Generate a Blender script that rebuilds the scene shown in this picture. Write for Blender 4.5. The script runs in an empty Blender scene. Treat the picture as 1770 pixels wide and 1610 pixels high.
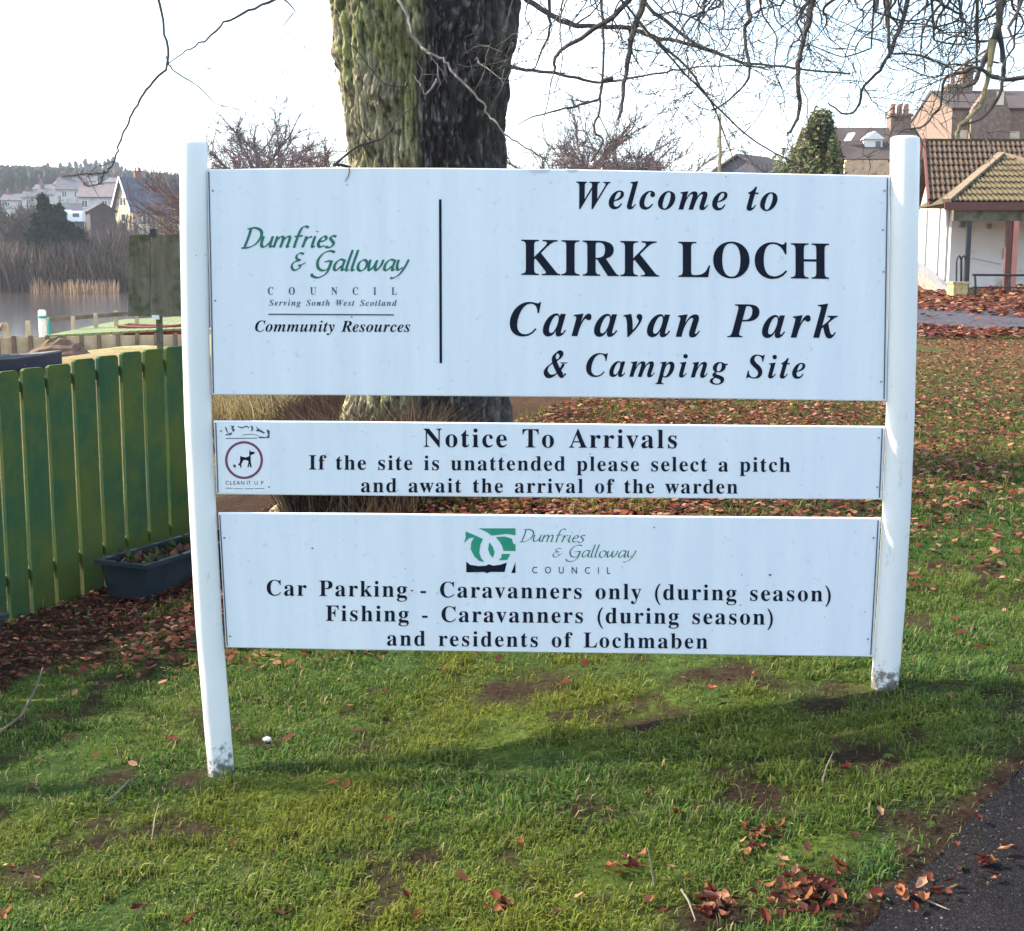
import bpy, math, random
import numpy as np
from mathutils import Vector, Matrix, noise as mnoise
from mathutils.geometry import tessellate_polygon

SC = bpy.context.scene
COL = SC.collection
PI = math.pi

# ------------------------------------------------------------------ camera, sky, sun, exposure
F_PX, CX, CY = 2350.0, 885.0, 805.0          # focal length and centre, in pixels of a 1770 px wide picture
PITCH, ROLL = 0.14733, -0.00352
EYE = Vector((0.0, 0.0, 1.6))
cp_, sp_ = math.cos(PITCH), math.sin(PITCH)
FWD = Vector((0, cp_, -sp_)); UP0 = Vector((0, sp_, cp_)); RT0 = Vector((1, 0, 0))
cr_, sr_ = math.cos(ROLL), math.sin(ROLL)
RT = RT0 * cr_ - UP0 * sr_
UP = RT0 * sr_ + UP0 * cr_
cam_data = bpy.data.cameras.new('camera')
cam_data.sensor_fit = 'HORIZONTAL'
cam_data.sensor_width = 36.0
cam_data.lens = 36.0 * F_PX / 1770.0
cam_data.clip_start = 0.05
cam_data.clip_end = 6000.0
cam = bpy.data.objects.new('camera', cam_data)
COL.objects.link(cam)
M3 = Matrix((RT, UP, -FWD)).transposed()
cam.matrix_world = Matrix.Translation(EYE) @ M3.to_4x4()
SC.camera = cam

SUN_AZ = math.radians(-74.0)      # from +Y towards +X
SUN_EL = math.radians(34.0)
sun_dir = Vector((math.sin(SUN_AZ) * math.cos(SUN_EL), math.cos(SUN_AZ) * math.cos(SUN_EL), math.sin(SUN_EL)))
sl = bpy.data.lights.new('sun', 'SUN')
sl.energy = 3.7
sl.angle = math.radians(1.0)
sl.color = (1.0, 0.90, 0.74)
so = bpy.data.objects.new('sun', sl)
COL.objects.link(so)
so.rotation_euler = sun_dir.to_track_quat('Z', 'Y').to_euler()
so.location = (-30, 20, 40)

W = bpy.data.worlds.new('World')
SC.world = W
W.use_nodes = True
nt = W.node_tree
nt.nodes.clear()
wo = nt.nodes.new('ShaderNodeOutputWorld')
bg = nt.nodes.new('ShaderNodeBackground')
sky = nt.nodes.new('ShaderNodeTexSky')
sky.sky_type = 'NISHITA'
sky.sun_disc = False
sky.sun_elevation = SUN_EL
sky.sun_rotation = SUN_AZ
sky.air_density = 1.0
sky.dust_density = 1.2
sky.ozone_density = 1.2
bg.inputs['Strength'].default_value = 0.15
# thin high cloud: a soft veil mixed into the sky
tc = nt.nodes.new('ShaderNodeTexCoord')
mp = nt.nodes.new('ShaderNodeMapping'); mp.inputs['Scale'].default_value = (1.0, 1.0, 3.0)
ns = nt.nodes.new('ShaderNodeTexNoise'); ns.inputs['Scale'].default_value = 3.2; ns.inputs['Detail'].default_value = 7.0; ns.inputs['Roughness'].default_value = 0.62
rp = nt.nodes.new('ShaderNodeValToRGB')
rp.color_ramp.elements[0].position = 0.45; rp.color_ramp.elements[0].color = (0.0, 0.0, 0.0, 1)
rp.color_ramp.elements[1].position = 0.62; rp.color_ramp.elements[1].color = (0.6, 0.6, 0.6, 1)
mx = nt.nodes.new('ShaderNodeMixRGB'); mx.inputs['Color2'].default_value = (6.4, 7.2, 8.0, 1)
nt.links.new(tc.outputs['Generated'], mp.inputs['Vector'])
nt.links.new(mp.outputs['Vector'], ns.inputs['Vector'])
nt.links.new(ns.outputs['Fac'], rp.inputs['Fac'])
nt.links.new(rp.outputs['Color'], mx.inputs['Fac'])
nt.links.new(sky.outputs['Color'], mx.inputs['Color1'])
nt.links.new(mx.outputs['Color'], bg.inputs['Color'])
nt.links.new(bg.outputs['Background'], wo.inputs['Surface'])

SC.view_settings.view_transform = 'Standard'
SC.view_settings.look = 'None'
SC.view_settings.exposure = 1.68
SC.view_settings.gamma = 1.0
SC.render.engine = 'CYCLES'
SC.cycles.max_bounces = 6
SC.cycles.transparent_max_bounces = 8

# ------------------------------------------------------------------ pixel helpers (survey of the place)
def ray(px, py):
    a = (px - CX) / F_PX; b = -(py - CY) / F_PX
    return FWD + RT * a + UP * b

def at(px, py, Y):
    """the point seen at this pixel, Y metres ahead of the camera"""
    d = ray(px, py)
    return EYE + d * (Y / d.y)

def px_m(Y):
    return Y / F_PX

# ------------------------------------------------------------------ noise in numpy
def _hash(i, j, s):
    n = (i.astype(np.int64) * 374761393 + j.astype(np.int64) * 668265263 + s * 1442695041) & 0x7fffffff
    n = ((n ^ (n >> 13)) * 1274126177) & 0x7fffffff
    return ((n ^ (n >> 16)) & 0xffffff) / float(0xffffff)

def vnoise(x, y, s=0):
    x = np.asarray(x, float); y = np.asarray(y, float)
    i = np.floor(x); j = np.floor(y); fx = x - i; fy = y - j
    fx = fx * fx * (3 - 2 * fx); fy = fy * fy * (3 - 2 * fy)
    a = _hash(i, j, s); b = _hash(i + 1, j, s); c = _hash(i, j + 1, s); d = _hash(i + 1, j + 1, s)
    return (a * (1 - fx) + b * fx) * (1 - fy) + (c * (1 - fx) + d * fx) * fy

def fnoise(x, y, s=0, o=4):
    r = 0; amp = 1; t = 0
    for k in range(o):
        r = r + amp * vnoise(np.asarray(x) * 2 ** k + 17.3 * k, np.asarray(y) * 2 ** k - 9.1 * k, s + k); t += amp; amp *= .5
    return r / t

# ------------------------------------------------------------------ terrain
def _cp(px, py, Y):
    p = at(px, py, Y); return (p.x, p.y, p.z)

CTRL = [
    _cp(382, 1343, 4.25), _cp(1530, 1190, 4.20), (0.0, 3.0, .05), (-1.3, 3.0, -.10), (1.3, 3.0, .20),
    (0, 0, .0), (3, 0, .18), (-3, 0, -.22), (0, -4, 0), (-4, -4, -.2), (4, -4, .2),
    (-2.56, 6.8, -.22), (-2.0, 8.05, -.15), (-3.3, 5.2, -.27), (-4.0, 3.5, -.3), (-1.2, 10.0, .18), (-2.2, 13, -.05),
    (-.6, 9, .30), (.6, 6.5, .24), (2.4, 6.5, .36), (3, 9, .42), (5, 14, .44), _cp(1770, 562, 24), _cp(1600, 574, 23), (6.5, 28, .62),
    _cp(1700, 512, 33), (4, 36, .95), (20, 38, 1.4), (0, 30, .35), (-3, 20, -.15),
    _cp(200, 605, 30), (-4.5, 12, -.34), (-8, 20, -.5), (-10.5, 27, -.55), (-15, 30, -.6), (-7, 30, -.5), (-12, 14, -.3), _cp(110, 588, 45), _cp(250, 585, 46), (-25, 44, -.9), (-2, 48, -.6), (-60, 40, -.8), (-60, 10, 0),
    (-22, 55, -2.0), (-19, 62, -1.8), (-25, 78, -2.2), (-9, 55, .0), (-12, 70, .2), (-16, 95, .5), (-22, 118, .6), (-60, 60, -2.2), (-40, 90, -2.6), (-33, 98, -2.2), (-90, 100, -2.5), (-34, 118, -1.8), (-50, 118, -1.8), (-100, 118, -1.6),
    (-35, 132, -.5), (-16, 132, -.5), (-100, 135, -.4), (8, 70, 1.2), (5, 100, 1.8), (25, 60, 2.0), (25, 100, 4),
    (-45, 165, 2.2), (-25, 165, 2.0), (-60, 205, 6.0), (-45, 235, 7.5), (-90, 230, 7), (-60, 320, 13), (0, 200, 4), (60, 200, 6),
    (-190, 560, 31), (-130, 560, 30.5), (-260, 560, 28), (-60, 600, 24), (60, 600, 18), (250, 600, 18), (0, 1200, 26), (-600, 1200, 26), (600, 1200, 26),
    (-900, 100, 8), (900, 100, 12), (0, -900, 8), (0, -60, 0), (-60, -60, 0), (60, -60, 2), (150, 0, 6), (0, 3000, 30), (-3000, 1000, 30), (3000, 1000, 30), (0, -3000, 20),
]
def _warp(x, y):
    return np.arcsinh(np.asarray(x, float) / 5.0), np.arcsinh((np.asarray(y, float) - 2.0) / 5.0)
_cx, _cy = _warp([c[0] for c in CTRL], [c[1] for c in CTRL])
_cz = np.array([c[2] for c in CTRL])
def _phi(r2):
    return np.where(r2 > 1e-12, 0.5 * r2 * np.log(np.maximum(r2, 1e-12)), 0.0)
_n = len(CTRL)
_K = _phi((_cx[:, None] - _cx[None]) ** 2 + (_cy[:, None] - _cy[None]) ** 2) + np.eye(_n) * 2e-4
_Pm = np.stack([np.ones(_n), _cx, _cy], 1)
_A = np.block([[_K, _Pm], [_Pm.T, np.zeros((3, 3))]])
_sol = np.linalg.solve(_A, np.concatenate([_cz, np.zeros(3)]))

def ground(x, y, rough=True):
    x = np.atleast_1d(np.asarray(x, float)); y = np.atleast_1d(np.asarray(y, float))
    u, v = _warp(x, y)
    out = np.zeros(x.shape)
    for k0 in range(0, x.size, 20000):
        s = slice(k0, k0 + 20000)
        K = _phi((u[s, None] - _cx[None]) ** 2 + (v[s, None] - _cy[None]) ** 2)
        out[s] = K @ _sol[:_n] + _sol[_n] + _sol[_n + 1] * u[s] + _sol[_n + 2] * v[s]
    if rough:
        d = np.hypot(x, y)
        out = out + (fnoise(x * 2.2, y * 2.2, 5, 4) - .5) * .05 * np.clip((60 - d) / 50, 0, 1)
        out = out + (fnoise(x * .3, y * .3, 9, 3) - .5) * .8 * np.clip((d - 130) / 100, 0, 1)
    return out

def gz(x, y):
    return float(ground(x, y)[0])

# ------------------------------------------------------------------ materials
MATS = {}
def _new(name):
    m = bpy.data.materials.new(name); m.use_nodes = True
    m.node_tree.nodes.clear()
    o = m.node_tree.nodes.new('ShaderNodeOutputMaterial')
    return m, m.node_tree, o

def pm(name, c1, c2=None, scale=6.0, rough=.7, bump=0.0, bscale=None, detail=6.0, stretch=(1, 1, 1), dirt=None, dscale=2.0, damt=.5, metal=0.0,
       lo=.35, hi=.65, spec=.4, coat=0.0, attr=None, trans=0.0, dist=.01):
    """principled material: two colours mixed by noise, a third (dirt) by a second noise, bump"""
    m, t, o = _new(name)
    N = t.nodes.new; L = t.links.new
    p = N('ShaderNodeBsdfPrincipled')
    p.inputs['Roughness'].default_value = rough
    p.inputs['Metallic'].default_value = metal
    p.inputs['Specular IOR Level'].default_value = spec
    p.inputs['Coat Weight'].default_value = coat
    co = N('ShaderNodeTexCoord'); mpn = N('ShaderNodeMapping'); mpn.inputs['Scale'].default_value = stretch
    L(co.outputs['Object'], mpn.inputs['Vector'])
    c2 = c2 or tuple(min(1, c * 1.25) for c in c1)
    n1 = N('ShaderNodeTexNoise'); n1.inputs['Scale'].default_value = scale; n1.inputs['Detail'].default_value = detail; n1.inputs['Roughness'].default_value = .6
    L(mpn.outputs[0], n1.inputs['Vector'])
    mr = N('ShaderNodeMapRange'); mr.inputs['From Min'].default_value = lo; mr.inputs['From Max'].default_value = hi
    L(n1.outputs['Fac'], mr.inputs['Value'])
    mix = N('ShaderNodeMixRGB'); mix.inputs['Color1'].default_value = (*c1, 1); mix.inputs['Color2'].default_value = (*c2, 1)
    L(mr.outputs[0], mix.inputs['Fac'])
    col = mix.outputs[0]
    if attr:
        at_ = N('ShaderNodeAttribute'); at_.attribute_name = attr
        mm = N('ShaderNodeMixRGB'); mm.blend_type = 'MULTIPLY'; mm.inputs['Fac'].default_value = 1.0
        L(col, mm.inputs['Color1']); L(at_.outputs['Color'], mm.inputs['Color2']); col = mm.outputs[0]
    if dirt:
        n2 = N('ShaderNodeTexNoise'); n2.inputs['Scale'].default_value = dscale; n2.inputs['Detail'].default_value = 8.0; n2.inputs['Roughness'].default_value = .7
        L(co.outputs['Object'], n2.inputs['Vector'])
        r2 = N('ShaderNodeMapRange'); r2.inputs['From Min'].default_value = 1 - damt - .08; r2.inputs['From Max'].default_value = 1 - damt + .08
        L(n2.outputs['Fac'], r2.inputs['Value'])
        m2 = N('ShaderNodeMixRGB'); m2.inputs['Color2'].default_value = (*dirt, 1)
        L(r2.outputs[0], m2.inputs['Fac']); L(col, m2.inputs['Color1']); col = m2.outputs[0]
    L(col, p.inputs['Base Color'])
    if bump:
        n3 = N('ShaderNodeTexNoise'); n3.inputs['Scale'].default_value = bscale or scale * 4; n3.inputs['Detail'].default_value = 5.0
        L(mpn.outputs[0], n3.inputs['Vector'])
        b = N('ShaderNodeBump'); b.inputs['Strength'].default_value = bump; b.inputs['Distance'].default_value = dist
        L(n3.outputs['Fac'], b.inputs['Height']); L(b.outputs[0], p.inputs['Normal'])
    out = p.outputs[0]
    if trans:
        tr = N('ShaderNodeBsdfTranslucent'); L(col, tr.inputs['Color'])
        ms = N('ShaderNodeMixShader'); ms.inputs['Fac'].default_value = trans
        L(p.outputs[0], ms.inputs[1]); L(tr.outputs[0], ms.inputs[2]); out = ms.outputs[0]
    L(out, o.inputs['Surface'])
    MATS[name] = m
    return m

def vcol_mat(name, rough=.6, trans=.35, spec=.3, bump=0):
    """colour straight from the mesh's own 'tint' attribute (each blade or leaf has its colour)"""
    m, t, o = _new(name)
    N = t.nodes.new; L = t.links.new
    a = N('ShaderNodeAttribute'); a.attribute_name = 'tint'
    p = N('ShaderNodeBsdfPrincipled'); p.inputs['Roughness'].default_value = rough; p.inputs['Specular IOR Level'].default_value = spec
    L(a.outputs['Color'], p.inputs['Base Color'])
    if bump:
        co = N('ShaderNodeTexCoord'); n = N('ShaderNodeTexNoise'); n.inputs['Scale'].default_value = bump; n.inputs['Detail'].default_value = 4
        L(co.outputs['Object'], n.inputs['Vector'])
        b = N('ShaderNodeBump'); b.inputs['Strength'].default_value = .7; b.inputs['Distance'].default_value = .05
        L(n.outputs['Fac'], b.inputs['Height']); L(b.outputs[0], p.inputs['Normal'])
    if trans:
        tr = N('ShaderNodeBsdfTranslucent'); L(a.outputs['Color'], tr.inputs['Color'])
        ms = N('ShaderNodeMixShader'); ms.inputs['Fac'].default_value = trans
        L(p.outputs[0], ms.inputs[1]); L(tr.outputs[0], ms.inputs[2]); L(ms.outputs[0], o.inputs['Surface'])
    else:
        L(p.outputs[0], o.inputs['Surface'])
    return m

# ------------------------------------------------------------------ objects
def tag(o, label=None, cat=None, group=None, kind=None):
    if label: o['label'] = label
    if cat: o['category'] = cat
    if group: o['group'] = group
    if kind: o['kind'] = kind
    return o

def thing(name, label, cat, loc, rz=0.0, group=None):
    o = bpy.data.objects.new(name, None)
    o.empty_display_size = .2
    COL.objects.link(o); o.location = loc; o.rotation_euler = (0, 0, rz)
    return tag(o, label, cat, group)

def link_mesh(name, me, mat=None, parent=None, label=None):
    o = bpy.data.objects.new(name, me)
    COL.objects.link(o)
    if mat and not me.materials: me.materials.append(mat)
    if parent: o.parent = parent
    if label: o['label'] = label
    return o

class MB:
    """collects geometry for ONE mesh"""
    def __init__(s): s.v = []; s.f = []; s.c = []; s.cur = None
    def add(s, vs, fs):
        n = len(s.v); s.v.extend([tuple(v) for v in vs]); s.f.extend([tuple(i + n for i in f) for f in fs])
        if s.cur is not None: s.c.extend([s.cur] * len(vs))
    def box(s, x0, x1, y0, y1, z0, z1, M=None):
        vs = [Vector((x, y, z)) for z in (z0, z1) for y in (y0, y1) for x in (x0, x1)]
        if M: vs = [M @ v for v in vs]
        s.add(vs, [(0, 2, 3, 1), (4, 5, 7, 6), (0, 1, 5, 4), (2, 6, 7, 3), (0, 4, 6, 2), (1, 3, 7, 5)])
    def bar(s, a, b, w, h, up=Vector((0, 0, 1))):
        """a box beam from a to b, w wide and h deep"""
        a = Vector(a); b = Vector(b); d = (b - a).normalized()
        if abs(d.dot(up)) > .98: up = Vector((1, 0, 0))
        sd = d.cross(up).normalized(); u = sd.cross(d)
        vs = [p + sd * (i * w / 2) + u * (j * h / 2) for p in (a, b) for i, j in ((-1, -1), (1, -1), (1, 1), (-1, 1))]
        s.add(vs, [(0, 3, 2, 1), (4, 5, 6, 7), (0, 1, 5, 4), (1, 2, 6, 5), (2, 3, 7, 6), (3, 0, 4, 7)])
    def tube(s, pts, rad, n=6, caps=True):
        pts = [Vector(p) for p in pts]; m = len(pts)
        if not isinstance(rad, (list, tuple)): rad = [rad] * m
        t0 = (pts[1] - pts[0]).normalized()
        u = t0.cross(Vector((0, 0, 1)) if abs(t0.z) < .9 else Vector((1, 0, 0))).normalized()
        vs = []; fs = []
        for i, p in enumerate(pts):
            t = (pts[min(i + 1, m - 1)] - pts[max(i - 1, 0)]).normalized()
            u = (u - t * u.dot(t))
            u = u.normalized() if u.length > 1e-6 else t.orthogonal().normalized()
            w = t.cross(u)
            for k in range(n):
                a = 2 * PI * k / n
                vs.append(p + (u * math.cos(a) + w * math.sin(a)) * rad[i])
        for i in range(m - 1):
            for k in range(n):
                k2 = (k + 1) % n
                fs.append((i * n + k, i * n + k2, (i + 1) * n + k2, (i + 1) * n + k))
        if caps:
            fs.append(tuple(reversed(range(n)))); fs.append(tuple((m - 1) * n + k for k in range(n)))
        s.add(vs, fs)
    def prism(s, poly, x0, x1, M=None):
        """polygon in the local YZ plane, swept from x0 to x1"""
        n = len(poly)
        vs = [Vector((x, a, b)) for x in (x0, x1) for a, b in poly]
        if M: vs = [M @ v for v in vs]
        fs = [tuple(reversed(range(n))), tuple(range(n, 2 * n))] + [(i, (i + 1) % n, n + (i + 1) % n, n + i) for i in range(n)]
        s.add(vs, fs)
    def mesh(s, name, mat=None, smooth=False):
        me = bpy.data.meshes.new(name)
        me.from_pydata(s.v, [], s.f)
        if s.c and len(s.c) == len(s.v):
            a = me.color_attributes.new('tint', 'FLOAT_COLOR', 'POINT')
            a.data.foreach_set('color', np.array([(*c, 1.0) for c in s.c], np.float32).ravel())
        if smooth: me.polygons.foreach_set('use_smooth', [True] * len(me.polygons))
        if mat: me.materials.append(mat)
        me.update()
        return me
    def build(s, name, mat=None, parent=None, label=None, smooth=False):
        return link_mesh(name, s.mesh(name, mat, smooth), None, parent, label)

def np_mesh(name, V, Fc, mat, tint=None, smooth=False):
    """fast mesh from arrays; Fc has one row per face (all triangles or all quads)"""
    me = bpy.data.meshes.new(name)
    nv = len(V); nf, k = Fc.shape
    me.vertices.add(nv); me.vertices.foreach_set('co', np.asarray(V, np.float32).ravel())
    me.loops.add(nf * k); me.loops.foreach_set('vertex_index', Fc.astype(np.int32).ravel())
    me.polygons.add(nf)
    me.polygons.foreach_set('loop_start', np.arange(0, nf * k, k, dtype=np.int32))
    me.polygons.foreach_set('loop_total', np.full(nf, k, np.int32))
    if tint is not None:
        a = me.color_attributes.new('tint', 'FLOAT_COLOR', 'POINT')
        a.data.foreach_set('color', np.concatenate([tint, np.ones((nv, 1))], 1).astype(np.float32).ravel())
    if smooth: me.polygons.foreach_set('use_smooth', np.ones(nf, bool))
    if mat: me.materials.append(mat)
    me.update(calc_edges=True); me.validate()
    return me

def copy_tree(o, parent=None):
    c = o.copy(); COL.objects.link(c); c.parent = parent
    for ch in [x for x in SC.objects if x.parent == o]: copy_tree(ch, c)
    return c

def lerp(a, b, t): return a + (b - a) * t

# ------------------------------------------------------------------ shared materials
m_board = pm('sign_paint', (.72, .75, .79), (.785, .805, .83), 3.0, rough=.45, bump=.04, bscale=60, stretch=(5, 1, .5), dirt=(.52, .53, .52), dscale=34, damt=.33, spec=.4)
m_post = pm('post_paint', (.78, .79, .80), (.84, .84, .83), 5.0, rough=.38, bump=.10, bscale=40, dirt=(.30, .28, .24), dscale=9, damt=.33)
m_ink = pm('navy_lettering', (.004, .008, .020), (.006, .010, .024), 30, rough=.6, spec=.15)
m_green_ink = pm('green_lettering', (.012, .13, .095), (.02, .17, .12), 30, rough=.5)
m_emblem_green = pm('emblem_green', (.015, .26, .15), (.02, .30, .18), 30, rough=.5)
m_grey_ink = pm('grey_lettering', (.055, .07, .10), (.08, .095, .13), 60, rough=.5)
m_ring = pm('sticker_ring', (.17, .045, .09), (.20, .06, .11), 60, rough=.5)
m_sticker = pm('sticker_paper', (.76, .78, .81), (.80, .81, .83), 20, rough=.35)
m_steel = pm('dark_steel', (.03, .033, .036), (.05, .05, .052), 20, rough=.45, metal=.3)
m_galv = pm('galvanised', (.28, .29, .31), (.36, .37, .38), 30, rough=.4, metal=.7)
m_fence = pm('fence_green', (.030, .086, .044), (.048, .104, .034), 2.2, spec=.15, rough=.8, bump=.35, bscale=9, stretch=(6, 6, .6), dirt=(.085, .118, .026), dscale=2.6, damt=.50, dist=.006)
m_timber = pm('weathered_timber', (.11, .095, .062), (.18, .16, .115), 5, rough=.85, bump=.5, bscale=20, stretch=(5, 5, .5), dirt=(.045, .06, .02), dscale=4, damt=.45)
m_trough = pm('trough_plastic', (.016, .026, .034), (.026, .038, .048), 8, rough=.5, dirt=(.05, .05, .035), dscale=6, damt=.35)
m_leafm = vcol_mat('leaf', rough=.7, trans=.18, spec=.10)
m_blade = vcol_mat('grass_blade', rough=.6, trans=.35, spec=.08)
m_bark = None
m_twig = pm('twig_bark', (.040, .034, .030), (.075, .062, .050), 12, rough=.85)
m_far_twig = vcol_mat('far_twig', rough=.9, trans=.0)
m_render_white = pm('white_render', (.72, .70, .66), (.78, .76, .71), 3, rough=.85, bump=.15, bscale=40, dirt=(.5, .47, .42), dscale=1.2, damt=.38)
m_glass = pm('window_glass', (.03, .035, .045), (.05, .055, .065), 2, rough=.12, spec=.8)
m_whitepaint = pm('white_frame_paint', (.72, .71, .66), None, 8, rough=.5)
m_tile = pm('concrete_roof_tile', (.064, .040, .030), (.105, .066, .046), 4, spec=.15, rough=.9, bump=.3, bscale=30, dirt=(.11, .09, .045), dscale=5, damt=.42)
m_mosstile = pm('mossy_roof_tile', (.072, .050, .034), (.125, .090, .055), 5, spec=.15, rough=.9, bump=.3, bscale=30, dirt=(.12, .115, .045), dscale=5, damt=.45)
m_fascia = pm('brown_fascia', (.10, .032, .025), (.14, .05, .035), 6, rough=.6)
m_asphalt = pm('asphalt', (.009, .008, .009), (.019, .017, .018), 90, spec=.06, rough=1.0, bump=.9, bscale=160, detail=3, dirt=(.10, .09, .10), dscale=220, damt=.36, dist=.006)
m_path = pm('footpath_tarmac', (.055, .050, .060), (.08, .074, .085), 8, spec=.1, rough=.95, bump=.2)

# ------------------------------------------------------------------ where a sight line meets the ground
def gpix(px, py, guess=5.0):
    d = ray(px, py); d = d / d.y
    lo_, hi_ = .8, 400.0
    Y = lo_; prev = lo_
    while Y < hi_:
        p = EYE + d * Y
        if p.z < gz(p.x, p.y): break
        prev = Y; Y *= 1.06
    a, b = prev, Y
    for _ in range(14):
        m = .5 * (a + b); p = EYE + d * m
        if p.z < gz(p.x, p.y): b = m
        else: a = m
    p = EYE + d * b
    return Vector((p.x, p.y, gz(p.x, p.y)))

FA = Vector((-2.56, 6.80)); FD = Vector((.409, .913)); FN = Vector((.913, -.409))
def fence_sd(x, y):
    return (x - FA.x) * FN.x + (y - FA.y) * FN.y
def fence_al(x, y):
    return (x - FA.x) * FD.x + (y - FA.y) * FD.y

PE0 = gpix(1770, 1322); PE1 = gpix(1490, 1610)
PD = Vector((PE0.x - PE1.x, PE0.y - PE1.y)).normalized(); PN = Vector((PD.y, -PD.x))   # PN points onto the tarmac
def path_sd(x, y):
    """metres onto the tarmac path at the lower right"""
    return (x - PE1.x) * PN.x + (y - PE1.y) * PN.y

SOIL = [(gpix(1450, 1212), .16, .09), (gpix(1480, 1312), .17, .09), (gpix(1310, 1382), .13, .06), (gpix(330, 1352), .15, .06), (gpix(1640, 1425), .16, .07),
        (gpix(1010, 1405), .08, .05), (gpix(160, 1460), .12, .05), (gpix(640, 1290), .12, .05), (gpix(900, 1190), .25, .07), (gpix(1250, 1165), .2, .06),
        (gpix(1380, 1545), .20, .06), (gpix(1260, 1590), .18, .07), (gpix(330, 1440), .12, .04), (gpix(730, 1480), .10, .04), (gpix(1120, 1250), .15, .05)]
def soilness(x, y):
    x = np.asarray(x, float); y = np.asarray(y, float)
    s = np.zeros(x.shape)
    wob = (fnoise(x * 14, y * 14, 31, 3) - .5) * 1.3
    for c, rx, ry in SOIL:
        q = np.sqrt(((x - c.x) / rx) ** 2 + ((y - c.y) / (ry * 2.2)) ** 2)
        s = np.maximum(s, np.clip(1.3 - q + wob, 0, 1))
    sd = fence_sd(x, y)
    bed = np.clip((.92 + (fnoise(x * 3, y * 3, 8, 3) - .5) * .35 - sd) / .10, 0, 1) * (sd > -.3) * np.clip((y - 4.2) / .3, 0, 1)
    s = np.maximum(s, bed)
    ps = path_sd(x, y)
    s = np.maximum(s, np.clip((ps + .10 + wob * .06) / .06, 0, 1) * (ps < 3))
    s = np.maximum(s, np.clip((fnoise(x * 6, y * 6, 77, 4) - .63) / .05, 0, 1) * .85)
    return s
def leafiness(x, y):
    """how thickly fallen leaves lie"""
    x = np.asarray(x, float); y = np.asarray(y, float)
    n = fnoise(x * 1.1, y * .8, 51, 4)
    slope = np.clip((y - 4.6) / 7.0, .03, 1) * np.clip((fence_sd(x, y) - 1.1) / .8, 0, 1) * np.clip((n - .24) / .16, 0, 1) * (.35 + .45 * np.clip((x - .2) / 1.2, 0, 1)) * np.clip(.45 + (y - 5) / 9, 0, 1) * np.clip((y - 3.6) / .6, 0, 1)
    far = .9 * np.clip((y - 10) / 9, 0, 1) * np.clip((x - .8) / 1, 0, 1) * np.clip((n - .30) / .15, 0, 1)
    bed = ((fence_sd(x, y) > 0) & (fence_sd(x, y) < .95)) * .55
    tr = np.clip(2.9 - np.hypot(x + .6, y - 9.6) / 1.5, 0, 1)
    return np.clip(np.maximum.reduce([slope * .8, far, bed, tr]), 0, 1)

SAND = np.array([.50, .38, .19])
def cover(x, y):
    """colour of the ground at each place, with shade round the tree painted in"""
    n1 = fnoise(x * 3, y * 3, 3, 4)[:, None]; n2 = fnoise(x * .7, y * .7, 13, 4)[:, None]
    moss = np.array([.085, .115, .022]); green = np.array([.045, .075, .020]); dry = np.array([.16, .14, .045])
    c = green + (moss - green) * np.clip((n1 - .35) * 3, 0, 1)
    c = c + (dry - c) * np.clip((n2 - .55) * 4, 0, 1) * .6
    s = soilness(x, y)[:, None] * (np.hypot(x, y) < 14)[:, None]
    c = c + (np.array([.042, .026, .018]) - c) * s
    l = (leafiness(x, y) * np.clip((y - 7) / 12, 0, 1) * (x > -1))[:, None]
    c = c + (np.array([.15, .070, .038]) - c) * l * .75
    tree_shade = np.clip(2.6 - np.hypot(x + .9, y - 8.6) / 1.1, 0, 1)[:, None]  # shade about the tree foot, painted into the ground colour
    c = c + (np.array([.045, .028, .018]) - c) * tree_shade
    rough_ = np.clip((y - 9.5) / 2, 0, 1) * np.clip((-.6 - x) / .6, 0, 1) * (y < 30)
    c = c + (np.array([.20, .14, .065]) - c) * (rough_[:, None] * np.clip(.35 + n1 * .9, 0, 1))
    # leafy bank by the hut
    bank = np.clip((y - 26.5) / 1.5, 0, 1) * np.clip((x - 3) / 3, 0, 1) * (y < 60)
    c = c + (np.array([.16, .068, .040]) - c) * bank[:, None] * np.clip((n1 - .2) * 2.5, .3, 1)
    # beyond the fence: grass, then pale trodden shore
    sh = np.clip((y - 26) / 6, 0, 1) * np.clip((-x - .5) / 1, 0, 1) * (y < 50)
    c = c + (SAND - c) * sh[:, None] * np.clip(1.2 - (n1 - .45) * 2, .4, 1)
    f = np.clip((y - 105) / 20, 0, 1)[:, None]
    c = c + (np.array([.075, .062, .040]) * (0.7 + .6 * n2) - c) * f
    f = np.clip((y - 280) / 120, 0, 1)[:, None]
    c = c + (np.array([.022, .034, .020]) - c) * f
    return np.clip(c, 0, 1)

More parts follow.
